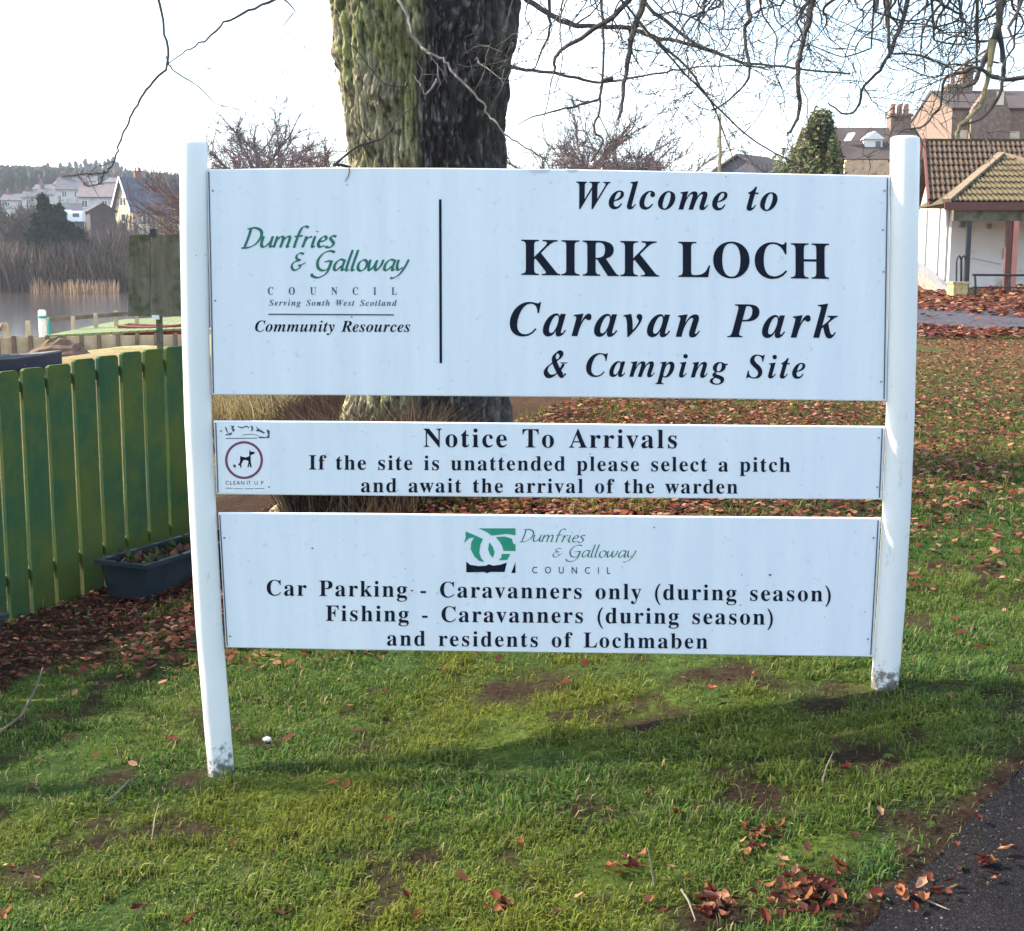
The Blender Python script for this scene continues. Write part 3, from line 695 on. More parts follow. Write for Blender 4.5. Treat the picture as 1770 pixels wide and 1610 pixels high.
# ------------------------------------------------------------------ letter outlines (advance, closed rings of x,y)
GLYPHS = {
'B(':(323,[[167,232,183,404,231,557,311,694,258,694,192,617,138,529,98,433,73,333,64,232,73,131,98,31,138,-65,192,-153,258,-230,311,-230,231,-93,183,60]]),
'B)':(323,[[156,232,140,60,92,-93,12,-230,65,-230,131,-153,185,-65,225,31,250,131,259,232,250,333,225,433,185,529,131,617,65,694,12,694,92,557,140,404]]),
'B-':(323,[[283,267,40,267,40,174,283,174]]),
'BA':(650,[[-13,0,-13,27,13,32,35,45,54,71,73,111,307,694,334,693,572,129,594,83,612,51,632,33,660,27,660,0,341,0,341,27,386,32,413,45,422,68,418,88,406,121,376,197,154,197,117,105,113,88,111,72,119,47,143,32,184,27,190,27,190,0],[169,239,360,239,263,475]]),
'BC':(697,[[382,-16,288,-5,205,30,135,84,83,156,50,242,39,340,50,437,84,523,137,594,207,648,291,682,386,693,460,684,547,655,562,650,577,648,607,659,624,693,650,693,650,459,625,459,584,542,531,606,466,646,395,660,330,647,279,608,243,544,221,453,214,337,222,228,246,144,286,83,342,47,414,35,474,43,533,67,589,105,638,158,666,132,589,50,494,0]]),
'BF':(602,[[23,0,23,26,67,34,93,50,107,79,111,125,111,558,106,603,92,630,64,645,21,653,21,678,586,678,586,476,562,476,549,532,529,574,501,605,462,626,409,638,342,642,298,640,285,635,277,627,272,614,271,593,271,368,283,368,340,377,381,403,408,448,423,516,450,516,450,176,424,176,409,251,382,299,341,324,281,333,271,333,271,120,273,88,280,64,292,46,312,35,342,29,382,26,382,0]]),
'BH':(779,[[23,0,23,26,67,32,93,47,107,75,111,120,111,564,106,605,93,631,66,646,24,653,24,678,360,678,360,653,328,649,304,643,288,633,278,618,273,595,271,564,271,373,509,373,509,564,507,595,502,618,493,633,477,643,453,649,420,653,420,678,755,678,755,653,712,646,686,632,673,606,669,564,669,120,673,77,687,49,712,33,755,26,755,0,420,0,420,26,463,32,490,46,504,73,509,120,509,329,271,329,271,120,275,75,289,47,316,32,360,26,360,0]]),
'BI':(388,[[20,0,20,26,63,34,91,48,107,73,112,112,112,576,107,614,94,637,67,648,20,653,20,678,364,678,364,653,319,648,292,637,277,614,272,576,272,115,274,87,279,66,289,50,307,39,332,31,366,26,366,0]]),
'BK':(760,[[24,0,24,26,68,32,94,47,108,75,112,120,112,564,107,605,94,632,67,647,25,653,25,678,361,678,361,653,329,649,305,643,289,633,279,618,274,595,272,564,272,348,478,556,509,593,519,623,498,646,433,653,433,678,723,678,723,653,710,653,650,640,584,601,513,537,403,424,690,69,708,50,725,37,746,29,773,26,773,0,418,0,418,26,456,27,479,31,493,40,497,51,491,70,471,98,297,318,272,295,272,120,277,75,290,47,317,32,361,26,361,0]]),
'BL':(635,[[23,0,23,26,67,32,93,47,107,75,111,120,111,564,106,606,93,633,66,647,24,653,24,678,372,678,372,653,336,651,310,646,291,636,280,620,273,597,271,564,271,123,272,92,276,70,284,55,298,47,318,42,348,41,414,46,469,59,513,83,551,119,582,167,609,230,636,230,598,0]]),
'BN':(735,[[600,-16,159,521,159,117,163,73,177,46,203,32,248,26,248,0,27,0,27,26,58,29,81,35,96,45,106,62,111,85,113,117,113,578,73,626,54,645,27,653,27,678,233,678,582,251,582,562,580,594,575,617,565,632,549,643,526,649,493,653,493,678,714,678,714,653,671,647,645,633,632,605,628,561,628,-16]]),
'BO':(782,[[388,-16,317,-9,251,11,192,43,141,86,98,138,67,199,48,266,41,339,48,411,67,479,98,539,141,592,193,635,254,667,321,687,395,694,466,687,532,668,591,636,642,594,684,542,716,481,735,413,742,339,735,266,716,199,684,138,641,86,589,43,529,11,461,-9],[394,18,456,31,503,69,538,134,558,223,565,339,560,436,544,516,518,579,482,624,438,651,387,660,325,647,278,609,243,544,223,455,216,339,221,243,237,163,264,100,300,54,343,27]]),
'BP':(622,[[23,0,23,26,67,32,93,47,107,75,111,120,111,564,106,605,93,631,66,646,24,653,24,678,318,678,428,672,500,655,546,628,580,592,602,547,609,494,602,441,581,396,546,358,497,329,435,312,360,306,271,306,271,120,275,75,289,47,316,32,360,26,360,0],[271,342,300,342,363,351,405,376,427,422,435,490,429,558,410,605,375,633,322,642,297,639,282,631,274,616,271,593]]),
'BR':(704,[[23,0,23,26,67,32,93,47,107,75,111,120,111,564,106,605,93,631,66,646,24,653,24,678,323,678,454,667,547,634,588,599,613,554,621,498,604,425,553,370,469,333,643,75,674,38,690,29,712,26,715,26,715,0,504,0,300,316,271,316,271,120,275,75,289,47,316,32,360,26,360,0],[271,348,303,348,370,357,417,385,443,432,452,500,447,551,433,591,410,619,376,636,334,642,301,639,282,629,274,609,271,574]]),
'BT':(630,[[137,0,137,26,183,31,212,46,227,75,232,120,232,645,222,645,151,634,97,601,61,546,43,473,16,473,16,678,611,678,611,472,586,472,573,534,548,583,511,617,462,638,400,645,392,645,392,120,397,73,412,45,440,31,488,26,488,0]]),
'BU':(733,[[369,-19,286,-12,219,8,170,43,136,91,116,154,109,231,109,564,104,605,91,631,64,646,22,653,22,678,358,678,358,653,325,649,302,643,285,633,275,618,271,595,269,564,269,208,277,131,303,77,346,44,409,33,472,41,521,66,556,106,577,164,584,237,584,563,579,604,565,631,537,645,489,653,489,678,706,678,706,653,668,644,645,628,633,602,629,563,629,270,622,176,601,102,566,48,515,11,450,-12]]),
'Ba':(512,[[379,-15,337,-8,310,15,298,52,250,16,198,-6,142,-13,96,-6,60,17,38,51,30,94,37,135,59,172,95,203,177,244,296,283,296,359,292,395,278,421,255,435,220,440,171,432,155,408,169,382,179,363,183,344,178,320,164,301,142,288,115,284,87,289,67,303,53,324,49,352,55,385,73,415,103,439,141,458,188,470,241,474,332,464,392,435,425,385,436,313,436,93,439,59,444,53,453,51,464,54,477,62,490,41,438,-1],[225,50,241,53,259,61,278,75,296,94,296,252,229,225,189,183,176,125,181,83,198,58]]),
'Bb':(537,[[64,-17,64,578,62,617,55,638,39,649,12,654,12,678,206,678,206,415,241,448,282,467,329,474,379,467,423,445,459,411,486,365,503,310,509,247,502,175,481,112,447,59,402,19,347,-7,286,-15,220,-1,156,42,79,-17],[272,21,304,27,328,44,345,73,360,141,365,238,360,318,344,374,316,406,274,417,252,413,231,402,215,383,206,360,206,102,213,57,235,30]]),
'Bc':(437,[[232,-15,178,-7,129,16,88,53,56,101,36,159,29,223,37,292,60,353,96,403,143,442,198,467,260,475,324,467,373,444,403,409,413,365,409,340,397,321,377,308,352,304,319,312,299,335,292,373,293,389,294,404,284,433,252,442,205,424,176,370,167,279,176,183,204,114,232,82,265,63,304,57,356,70,404,107,424,90,369,32,305,-3]]),
'Bd':(551,[[208,-15,159,-7,116,16,79,52,52,99,35,156,29,219,35,291,54,354,83,405,121,443,167,466,217,474,261,468,299,449,332,417,332,597,328,623,316,641,294,650,262,654,262,678,475,678,475,112,477,81,484,61,498,48,526,41,526,16,438,8,332,-15,332,58,300,17,258,-7],[255,42,278,47,301,62,320,84,332,113,332,360,324,383,307,402,285,414,259,418,219,406,194,372,180,312,175,228,179,146,193,87,218,53]]),
'Be':(448,[[229,-15,174,-7,126,16,86,52,55,102,36,163,29,234,36,300,56,358,88,406,130,443,179,466,234,474,287,468,333,449,371,417,399,374,415,321,421,258,421,247,174,247,180,181,195,129,219,92,253,70,297,63,335,70,370,92,402,128,424,108,370,40,305,-1],[173,286,300,286,300,320,297,375,288,413,269,435,240,442,203,427,180,380,173,303]]),
'Bf':(318,[[22,0,22,24,44,27,59,33,68,41,74,52,77,72,78,109,78,412,24,412,24,462,78,462,78,526,90,596,126,649,183,681,259,692,315,685,357,664,383,632,392,595,388,567,375,546,356,533,334,529,310,533,291,544,279,560,275,582,278,603,287,626,292,635,294,644,288,656,268,660,243,655,229,640,222,615,220,581,220,462,303,462,303,412,220,412,220,97,224,60,235,38,258,28,297,24,297,0]]),
'Bg':(487,[[217,-209,132,-202,71,-181,34,-149,21,-111,30,-81,57,-57,102,-38,65,-15,42,13,35,45,42,80,63,110,99,138,152,164,86,200,46,251,33,316,39,360,59,399,90,430,131,454,179,469,234,474,292,469,347,453,472,453,472,399,399,399,425,354,434,303,428,262,411,225,384,195,348,172,305,158,256,153,234,154,211,155,187,151,168,141,154,125,150,106,165,81,210,73,261,73,332,70,386,60,425,43,451,19,465,-14,470,-55,463,-100,441,-137,406,-168,326,-199],[234,185,264,193,284,217,294,257,297,314,294,371,284,411,264,434,234,442,204,434,185,411,174,371,170,314,174,257,185,217,204,193],[239,-173,324,-165,375,-140,392,-98,387,-76,371,-62,344,-54,305,-51,144,-51,118,-77,109,-108,117,-133,141,-154,181,-168]]),
'Bh':(567,[[27,0,27,24,52,28,67,38,75,56,78,83,78,594,76,621,68,639,53,650,28,655,28,678,220,678,220,397,261,440,308,465,362,474,409,468,445,449,471,417,487,372,492,315,492,83,495,56,502,39,517,28,541,24,541,0,301,0,301,24,308,24,331,31,345,50,350,83,350,323,348,359,341,384,327,399,302,404,258,391,220,350,220,83,222,56,230,39,244,28,268,24,268,0]]),
'Bi':(295,[[150,539,121,544,97,561,80,585,75,614,80,644,97,668,121,685,150,690,179,685,204,668,220,644,225,614,220,585,203,561,179,544],[27,0,27,24,52,29,68,38,75,55,78,83,78,375,76,406,70,424,55,433,30,437,31,462,221,462,221,83,223,56,230,39,244,29,268,24,268,0]]),
'Bk':(534,[[26,0,26,24,52,29,68,39,75,56,78,83,78,592,76,621,70,640,56,649,30,654,31,678,220,678,220,251,338,369,357,393,363,414,350,431,311,437,306,437,306,462,514,462,514,437,459,423,409,387,331,311,515,51,536,31,560,24,560,0,314,0,314,24,323,24,348,30,356,47,353,59,345,73,242,219,220,200,220,83,222,56,230,39,244,29,268,24,268,0]]),
'Bl':(297,[[27,0,27,24,52,29,68,38,75,55,78,83,78,592,76,620,70,639,56,650,30,654,30,678,221,678,221,83,223,56,230,39,244,29,268,24,268,0]]),
'Bm':(825,[[27,0,27,24,52,28,67,38,75,56,78,83,78,377,76,404,68,423,53,434,28,438,28,462,218,462,218,394,258,438,303,465,353,474,412,465,453,436,477,389,519,436,567,465,622,474,668,468,704,449,730,417,745,372,750,315,750,83,752,56,760,39,774,28,798,24,798,0,562,0,562,24,586,28,600,39,608,57,610,83,610,323,608,359,601,384,587,399,562,404,520,391,483,353,483,83,485,57,493,39,507,28,530,24,530,0,297,0,297,24,321,28,335,39,343,57,345,83,345,323,343,358,336,384,322,399,297,404,254,391,218,350,218,83,220,57,227,40,241,29,264,24,264,0]]),
'Bn':(567,[[27,0,27,24,52,28,67,38,75,56,78,83,78,377,76,404,68,423,53,434,28,438,28,462,220,462,220,398,260,440,308,466,362,474,409,468,445,449,471,417,487,372,492,315,492,83,495,56,502,39,517,28,541,24,541,0,301,0,301,24,308,24,331,31,345,50,350,83,350,323,348,359,341,384,327,399,302,404,258,391,220,350,220,83,222,56,230,39,244,28,268,24,268,0]]),
'Bo':(501,[[251,-15,189,-7,135,17,90,55,56,105,35,163,28,229,35,296,56,356,90,405,135,443,189,466,250,474,311,466,365,443,410,406,444,357,465,298,472,229,465,161,444,102,410,53,366,16,312,-7],[251,17,287,27,311,58,319,84,324,121,327,229,323,338,309,403,285,435,251,445,214,434,191,403,178,338,174,230,178,122,183,84,191,58,215,27]]),
'Bp':(553,[[26,-207,26,-184,46,-181,60,-175,69,-164,75,-150,78,-95,78,362,76,400,69,422,55,433,29,439,29,462,213,462,213,391,247,438,291,466,343,475,393,467,436,444,472,407,499,360,515,302,521,238,515,169,498,108,470,56,434,18,389,-7,338,-15,292,-8,253,13,220,48,220,-86,222,-121,226,-147,235,-164,249,-175,268,-181,294,-183,294,-207],[291,42,330,54,356,88,371,148,376,230,372,310,359,369,335,403,296,414,254,398,220,350,220,102,238,69,262,49]]),
'Br':(428,[[27,0,27,24,52,29,68,38,75,55,78,83,78,375,76,406,69,425,55,433,30,437,31,462,217,462,217,375,245,417,279,449,313,468,347,474,384,469,410,453,426,428,431,396,427,370,414,349,394,336,369,331,346,334,331,344,308,372,296,383,281,387,261,380,241,360,227,327,222,286,222,83,226,55,237,38,258,28,294,24,294,0]]),
'Bs':(429,[[225,-15,181,-9,129,9,109,13,89,6,76,-13,53,-13,53,157,79,157,99,101,129,58,167,31,209,22,242,26,266,40,281,60,286,87,273,125,232,156,159,193,113,221,81,252,62,288,55,328,65,386,97,433,146,465,210,475,247,471,296,458,307,456,317,454,332,459,343,475,363,475,363,330,340,330,320,378,293,413,259,434,222,441,194,437,173,426,160,408,156,386,160,364,172,346,191,330,218,315,285,282,329,255,360,226,377,189,383,141,372,77,340,27,289,-5]]),
'Bt':(340,[[184,-14,133,-7,98,16,79,53,72,106,72,415,30,415,30,446,85,500,131,550,167,593,192,631,215,631,215,462,309,462,309,415,215,415,215,122,217,95,223,76,233,64,250,60,282,73,307,111,331,98,294,36,245,-2]]),
'Bu':(558,[[195,-15,136,-5,97,26,75,75,68,144,68,369,66,399,59,421,43,433,17,438,17,462,211,462,211,110,214,87,225,69,241,57,263,53,305,64,340,98,340,369,337,401,329,422,312,434,282,438,282,462,482,462,482,104,485,76,493,58,509,49,536,44,536,19,446,11,340,-15,340,60,312,29,277,5,238,-10]]),
'Bv':(456,[[212,-15,57,369,33,419,18,432,-4,437,-4,462,244,462,244,438,232,438,202,431,192,411,194,399,275,182,351,376,359,405,345,430,303,438,303,462,454,462,454,439,430,430,414,415,401,393,387,362,238,-15]]),
'Bw':(647,[[182,-15,25,394,9,424,-2,432,-16,437,-16,462,206,462,206,437,189,435,178,431,172,423,170,411,172,396,178,376,248,189,314,350,299,396,291,417,282,430,270,436,250,439,250,462,481,462,481,437,450,430,440,411,441,401,443,390,500,210,569,381,576,410,573,422,566,430,551,435,530,439,530,462,663,462,663,439,645,435,633,424,613,384,453,-15,430,-15,332,293,208,-15]]),
'By':(447,[[78,-209,43,-203,15,-186,-4,-159,-10,-125,-6,-101,7,-79,27,-64,53,-59,77,-63,95,-73,107,-91,111,-113,111,-121,110,-130,115,-143,128,-147,147,-138,170,-110,193,-66,209,-7,54,373,37,410,23,428,12,435,-5,437,-7,437,-7,462,241,462,241,437,217,435,202,431,194,423,191,409,193,397,198,382,276,177,343,359,352,387,354,408,351,422,342,431,325,436,302,437,302,462,446,462,446,437,427,432,413,418,400,394,386,361,241,-36,216,-97,193,-143,168,-174,142,-195,113,-205]]),
'IC':(655,[[301,-17,222,-9,156,15,102,54,62,106,38,170,30,245,36,318,55,391,84,460,124,524,173,580,229,626,292,661,358,682,427,689,496,684,573,667,591,664,606,661,627,668,642,689,669,689,626,459,597,461,588,544,562,605,518,642,460,654,393,640,330,597,274,526,226,427,193,316,182,212,193,136,225,79,275,42,341,30,417,44,486,86,548,157,576,135,499,51,407,0]]),
'IN':(697,[[461,-16,208,523,101,122,92,70,100,45,124,30,163,23,163,0,-52,0,-52,23,-24,25,-2,31,16,42,32,61,44,88,56,127,162,528,171,566,173,589,169,614,155,631,131,642,96,647,96,671,293,671,505,205,598,549,606,579,608,598,604,620,591,635,569,643,537,647,537,671,752,671,752,647,724,645,702,640,684,628,669,610,656,583,644,544,491,-16]]),
'IP':(609,[[-50,0,-50,23,-22,25,1,31,18,42,33,61,46,88,58,127,171,549,177,576,179,601,175,621,163,634,141,642,109,647,109,671,386,671,467,665,529,646,574,615,601,571,610,515,601,462,575,414,534,373,481,344,404,326,291,320,255,320,202,122,193,70,197,49,210,36,231,27,263,23,263,0],[296,354,347,359,389,376,422,403,453,462,464,540,454,594,424,626,375,637,355,634,342,627,333,611,325,584,265,356,281,355]]),
'IR':(639,[[-50,0,-50,23,-22,25,1,31,18,42,33,61,46,88,58,127,171,549,177,576,179,597,175,620,163,634,141,642,109,647,109,671,377,671,485,662,560,635,592,606,612,568,618,521,606,462,569,411,509,371,426,344,510,91,524,60,542,41,566,31,596,26,596,0,396,0,289,331,258,331,202,122,195,92,193,70,197,49,210,36,231,27,263,23,263,0],[294,365,366,377,421,414,455,470,466,542,456,596,426,628,377,639,357,637,345,631,337,618,329,594,267,366,281,365]]),
'IS':(549,[[229,-17,165,-9,86,15,57,21,45,19,35,14,14,-11,-13,-11,39,215,67,215,67,208,77,126,106,67,152,31,216,19,249,23,278,37,303,58,323,84,335,113,339,145,336,174,325,200,307,226,282,254,212,319,147,385,127,412,114,439,106,468,104,501,111,552,131,598,163,636,205,665,254,683,309,689,370,683,440,663,465,658,489,665,509,686,536,686,488,480,459,480,460,491,460,502,456,544,443,581,423,611,398,635,367,649,333,654,293,646,259,624,236,589,228,548,233,520,247,493,267,465,293,439,327,409,361,378,403,335,436,290,457,241,464,187,457,128,437,78,403,38,356,7,298,-11]]),
'IT':(600,[[65,0,65,25,102,30,128,41,146,59,159,89,305,636,289,636,232,627,178,599,131,553,95,492,70,492,107,671,651,671,622,479,594,479,586,535,568,579,542,610,507,629,463,635,456,635,309,94,305,68,310,49,322,37,343,29,376,25,376,0]]),
'IW':(818,[[118,-17,122,536,118,585,105,618,81,637,45,644,45,671,317,671,317,645,287,637,271,621,262,594,259,551,256,238,441,546,442,581,439,611,426,631,404,642,372,646,372,671,641,671,641,647,612,642,594,631,585,610,580,580,576,479,570,242,766,571,776,593,779,611,766,638,725,647,720,647,720,671,906,671,906,647,873,638,848,620,826,593,802,556,458,-17,427,-17,439,470,147,-17]]),
'Ia':(500,[[79,-13,36,-5,2,21,-21,59,-28,109,-23,163,-8,219,17,275,48,327,84,373,125,411,188,449,246,461,281,454,306,432,319,395,335,451,442,451,359,161,345,110,340,83,344,66,355,60,385,78,424,130,446,116,395,44,344,1,293,-13,259,-6,238,15,231,51,234,78,241,112,204,57,166,18,125,-5],[138,61,161,67,184,83,206,109,227,141,246,178,263,219,276,260,287,301,293,337,295,369,291,396,278,413,256,418,233,412,210,393,186,363,163,326,141,283,123,237,104,172,97,120,102,87,115,68]]),
'Ic':(412,[[138,-14,74,-3,26,28,-4,78,-14,145,-5,218,24,291,70,357,131,412,199,449,266,461,314,454,351,434,374,405,382,371,378,343,365,321,344,308,318,303,295,306,278,317,266,333,262,354,264,369,271,384,279,398,281,409,275,425,257,430,233,423,208,403,183,371,160,332,140,287,125,239,114,191,111,147,116,106,131,76,154,57,183,51,224,61,264,92,304,143,331,124,273,47,209,1]]),
'Id':(498,[[82,-14,38,-5,5,21,-16,64,-23,122,-19,170,-6,220,15,270,43,320,77,365,116,405,180,447,244,461,283,455,317,438,354,567,361,594,362,613,359,629,349,638,331,643,305,644,305,671,404,683,510,700,353,123,345,90,342,71,345,64,354,61,366,65,380,78,419,132,442,116,402,60,366,19,332,-6,295,-14,261,-7,241,15,234,52,236,81,244,113,206,57,168,18,128,-6],[143,62,166,68,189,86,211,114,232,148,268,229,292,309,298,344,300,371,291,409,264,422,244,417,223,401,200,376,179,345,158,308,139,269,123,228,110,188,102,150,99,117,102,94,111,77,125,66]]),
'Ie':(401,[[130,-14,71,-4,24,28,-6,79,-16,146,-10,200,9,256,37,309,73,358,116,400,163,433,212,454,262,461,308,455,342,436,364,407,371,369,355,312,308,259,228,214,117,185,111,131,116,99,130,74,152,58,182,53,219,63,255,93,291,142,319,124,266,47,203,1],[125,218,170,233,209,255,242,283,267,316,283,351,288,387,286,405,279,418,268,425,255,428,222,415,187,375,153,309]]),
'Ig':(444,[[115,-207,34,-199,-27,-177,-64,-142,-76,-99,-68,-65,-46,-38,-7,-14,49,8,9,41,-4,76,1,101,18,124,45,147,85,170,53,194,31,219,17,248,13,281,20,327,42,370,75,407,118,436,168,455,222,461,297,449,363,412,450,412,445,370,389,370,392,353,393,335,386,287,364,244,329,207,285,179,233,161,176,155,124,158,105,141,98,125,108,108,139,94,201,75,271,48,300,31,321,13,340,-18,347,-54,340,-96,317,-134,281,-164,235,-188,179,-202],[173,186,198,193,223,212,244,242,261,280,271,322,275,367,270,401,256,421,232,428,206,421,181,400,159,368,143,330,132,288,128,244,133,212,148,192],[126,-174,174,-168,210,-152,233,-127,241,-98,232,-69,206,-48,160,-28,90,-6,46,-32,20,-60,11,-92,19,-124,44,-151,81,-168]]),
'Ih':(532,[[312,-14,275,-6,253,19,246,61,249,88,258,125,289,228,323,330,332,367,327,383,313,388,276,375,237,338,195,275,137,149,94,0,-28,0,122,557,132,595,134,612,131,628,124,638,109,642,87,644,71,644,71,671,164,681,279,700,171,293,225,368,275,420,324,451,376,461,418,453,443,428,451,386,443,332,420,253,372,112,368,98,366,85,370,69,382,64,411,85,455,146,477,133,422,51,367,2]]),
'Ii':(289,[[196,553,170,558,149,572,135,593,130,619,135,645,149,666,170,680,196,685,221,680,243,666,257,645,262,619,257,593,243,572,221,558],[73,-12,43,-7,20,8,6,31,1,61,6,96,15,130,66,314,76,353,79,378,69,399,38,406,29,406,28,431,133,445,223,461,133,127,125,82,129,68,141,63,170,81,211,134,231,120,180,47,127,3]]),
'Ik':(481,[[304,-14,261,-3,229,29,203,97,178,214,143,187,94,0,-28,0,122,557,132,595,134,612,131,628,124,638,109,642,87,644,71,644,71,671,164,681,279,700,158,245,236,306,284,348,309,377,317,398,314,411,306,419,269,426,269,452,473,452,473,426,447,421,423,411,376,378,281,300,299,191,316,118,335,76,358,62,385,78,412,124,435,113,394,42,350,0]]),
'Il':(258,[[59,-14,28,-9,5,5,-10,28,-15,59,-12,92,-3,126,115,553,129,617,119,638,87,645,78,645,77,670,181,684,272,700,118,128,112,103,108,80,112,66,124,61,154,79,195,132,215,117,175,59,139,18,101,-6]]),
'Im':(781,[[566,-12,529,-4,506,21,499,62,502,89,511,126,542,229,576,331,585,368,580,384,566,389,522,371,474,318,424,227,372,92,342,0,227,0,328,331,336,368,331,384,317,389,291,382,264,363,234,330,203,283,173,226,145,160,120,84,98,0,-21,0,63,314,74,358,77,378,67,399,36,406,27,406,25,431,225,461,173,288,227,365,278,419,328,451,381,461,423,453,448,428,456,387,453,361,445,323,492,385,537,428,582,453,629,461,671,453,696,428,704,387,696,333,673,254,625,113,621,99,619,86,623,70,635,65,649,70,664,83,681,105,702,135,724,120,683,62,645,21,607,-4]]),
'In':(532,[[317,-14,280,-6,257,19,250,61,253,88,261,125,293,228,328,330,336,367,331,383,317,388,281,376,243,341,203,283,173,226,145,160,120,84,98,0,-21,0,63,314,74,358,77,378,67,399,36,406,27,406,25,431,225,461,173,288,227,365,278,419,328,451,381,461,423,453,448,428,456,386,449,337,424,253,370,85,374,69,387,64,401,68,416,82,453,134,475,119,434,61,396,20,358,-6]]),
'Io':(470,[[143,-14,80,-3,30,30,-4,80,-15,146,-9,201,9,257,36,310,72,359,113,400,160,433,210,454,261,461,330,450,381,419,413,368,424,302,418,248,402,194,375,140,340,91,298,49,251,15,198,-7],[154,20,177,26,199,45,220,74,241,110,259,152,275,196,298,285,304,325,306,358,300,397,284,421,256,429,233,423,211,405,189,377,169,342,150,300,135,256,112,166,105,124,103,87,109,50,126,27]]),
'Ip':(491,[[-117,-207,-117,-180,-93,-177,-76,-170,-64,-157,-56,-142,-44,-105,71,340,77,376,74,392,65,401,49,406,24,407,24,432,127,447,215,461,185,360,236,416,288,450,339,461,382,453,415,429,436,389,443,334,437,274,420,213,392,154,356,100,314,53,268,17,219,-6,170,-14,134,-8,102,9,72,-102,68,-122,66,-144,69,-162,80,-173,99,-178,128,-181,128,-207],[152,22,177,28,201,46,224,72,246,106,266,144,283,186,309,267,316,303,318,333,315,358,307,376,295,386,279,390,231,370,189,311,154,212,128,116,119,80,116,56,125,31]]),
'Ir':(388,[[-21,0,63,314,74,358,77,378,67,399,36,406,27,406,25,431,225,461,170,281,215,362,236,393,255,417,274,436,293,450,312,458,331,461,362,454,380,431,386,394,382,365,371,343,352,329,328,324,300,332,277,354,268,359,234,334,189,260,164,206,141,145,119,76,98,0]]),
'Is':(376,[[135,-14,94,-9,42,7,22,11,4,6,-10,-10,-36,-6,-10,162,19,157,34,81,68,36,121,21,153,27,172,46,178,78,176,96,170,115,158,135,141,158,102,206,76,242,58,276,46,308,42,339,51,387,80,426,121,451,172,460,215,456,267,443,277,441,286,439,304,444,316,457,342,457,320,305,294,308,274,375,242,416,199,429,177,425,160,415,148,399,144,380,154,344,184,301,217,262,246,222,273,173,281,148,283,122,278,86,264,53,241,25,212,4,176,-9]]),
'It':(275,[[45,-14,7,-6,-15,18,-23,58,-22,78,-16,104,67,407,19,407,19,442,86,475,147,525,200,592,241,592,199,447,278,447,267,407,188,407,114,153,104,114,100,84,104,67,115,61,146,81,191,141,214,126,172,65,132,22,90,-5]]),
'Iu':(532,[[69,-14,27,-6,1,19,-7,61,1,112,22,194,56,314,66,353,69,378,59,399,28,406,19,406,18,431,109,444,217,461,120,117,113,79,118,64,132,59,168,71,206,108,248,169,306,294,351,448,470,448,373,85,378,72,383,67,389,65,403,69,417,83,435,104,456,135,478,120,437,62,399,20,361,-5,320,-14,292,-9,271,6,257,29,252,60,270,153,219,79,170,27,121,-4]]),
'Iv':(423,[[71,-14,71,38,68,232,63,297,57,341,45,380,29,402,8,408,-2,407,-3,433,144,461,158,439,171,374,180,281,183,175,183,132,238,197,275,251,297,292,304,317,299,336,282,358,266,381,260,403,264,427,277,445,295,457,319,461,343,457,362,443,374,422,378,395,364,330,321,249,248,152,145,40,93,-13]]),
'Iy':(419,[[-44,-209,-75,-205,-99,-192,-114,-172,-119,-148,-115,-125,-102,-107,-83,-95,-61,-91,-39,-95,-12,-109,13,-123,30,-127,42,-124,57,-115,87,-84,113,-45,120,-26,123,-9,118,44,105,134,86,233,66,317,49,373,36,400,21,410,-1,412,-14,411,-14,438,34,444,71,452,101,459,126,461,148,440,167,378,190,270,220,112,284,239,305,314,298,335,278,354,257,375,250,400,254,425,267,444,287,457,312,461,338,457,357,444,369,422,373,394,369,365,359,326,319,226,260,110,188,-7,149,-61,110,-110,69,-150,30,-182,-8,-202]]),
'GA':(667,[[362,686,293,686,0,0,100,0,186,201,476,201,567,0,667,0],[326,536,436,289,224,289]]),
'GC':(708,[[656,635,530,678,422,691,300,674,197,624,117,548,66,448,48,331,62,241,104,150,176,69,279,13,416,-9,513,-1,593,20,663,51,663,158,584,116,504,90,425,81,333,93,257,128,199,183,162,254,149,340,162,425,200,497,258,552,333,588,421,601,498,593,575,570,656,530]]),
'GE':(500,[[462,682,75,682,75,0,471,0,471,88,173,88,173,300,452,300,452,388,173,388,173,594,462,594]]),
'GI':(250,[[174,682,76,682,76,0,174,0]]),
'GL':(490,[[172,682,74,682,74,0,480,0,480,88,172,88]]),
'GN':(781,[[706,682,614,682,614,154,152,682,74,682,74,0,166,0,166,525,622,0,706,0]]),
'GO':(823,[[45,341,61,234,109,138,185,61,286,10,409,-9,536,10,639,61,715,138,762,234,778,341,761,450,714,546,637,623,536,673,411,691,288,673,187,622,110,546,62,450],[146,341,159,426,196,497,252,553,325,588,411,601,497,588,571,553,627,497,664,426,677,341,664,257,627,185,571,130,497,94,411,81,325,94,252,130,196,185,159,257]]),
'GP':(510,[[70,682,70,0,168,0,168,295,270,295,355,305,419,331,465,373,491,425,500,486,492,548,467,602,424,644,363,672,283,682],[168,594,283,594,353,578,389,539,399,490,384,432,343,396,279,383,168,383]]),
'GT':(604,[[587,682,17,682,17,594,253,594,253,0,351,0,351,594,587,594]]),
'GU':(708,[[648,682,550,682,550,285,547,226,534,176,507,136,468,108,415,88,347,81,291,87,242,107,200,139,176,172,163,215,159,279,159,682,61,682,61,258,77,159,119,84,183,31,260,1,345,-9,454,4,539,40,600,98,636,175,648,268]])}

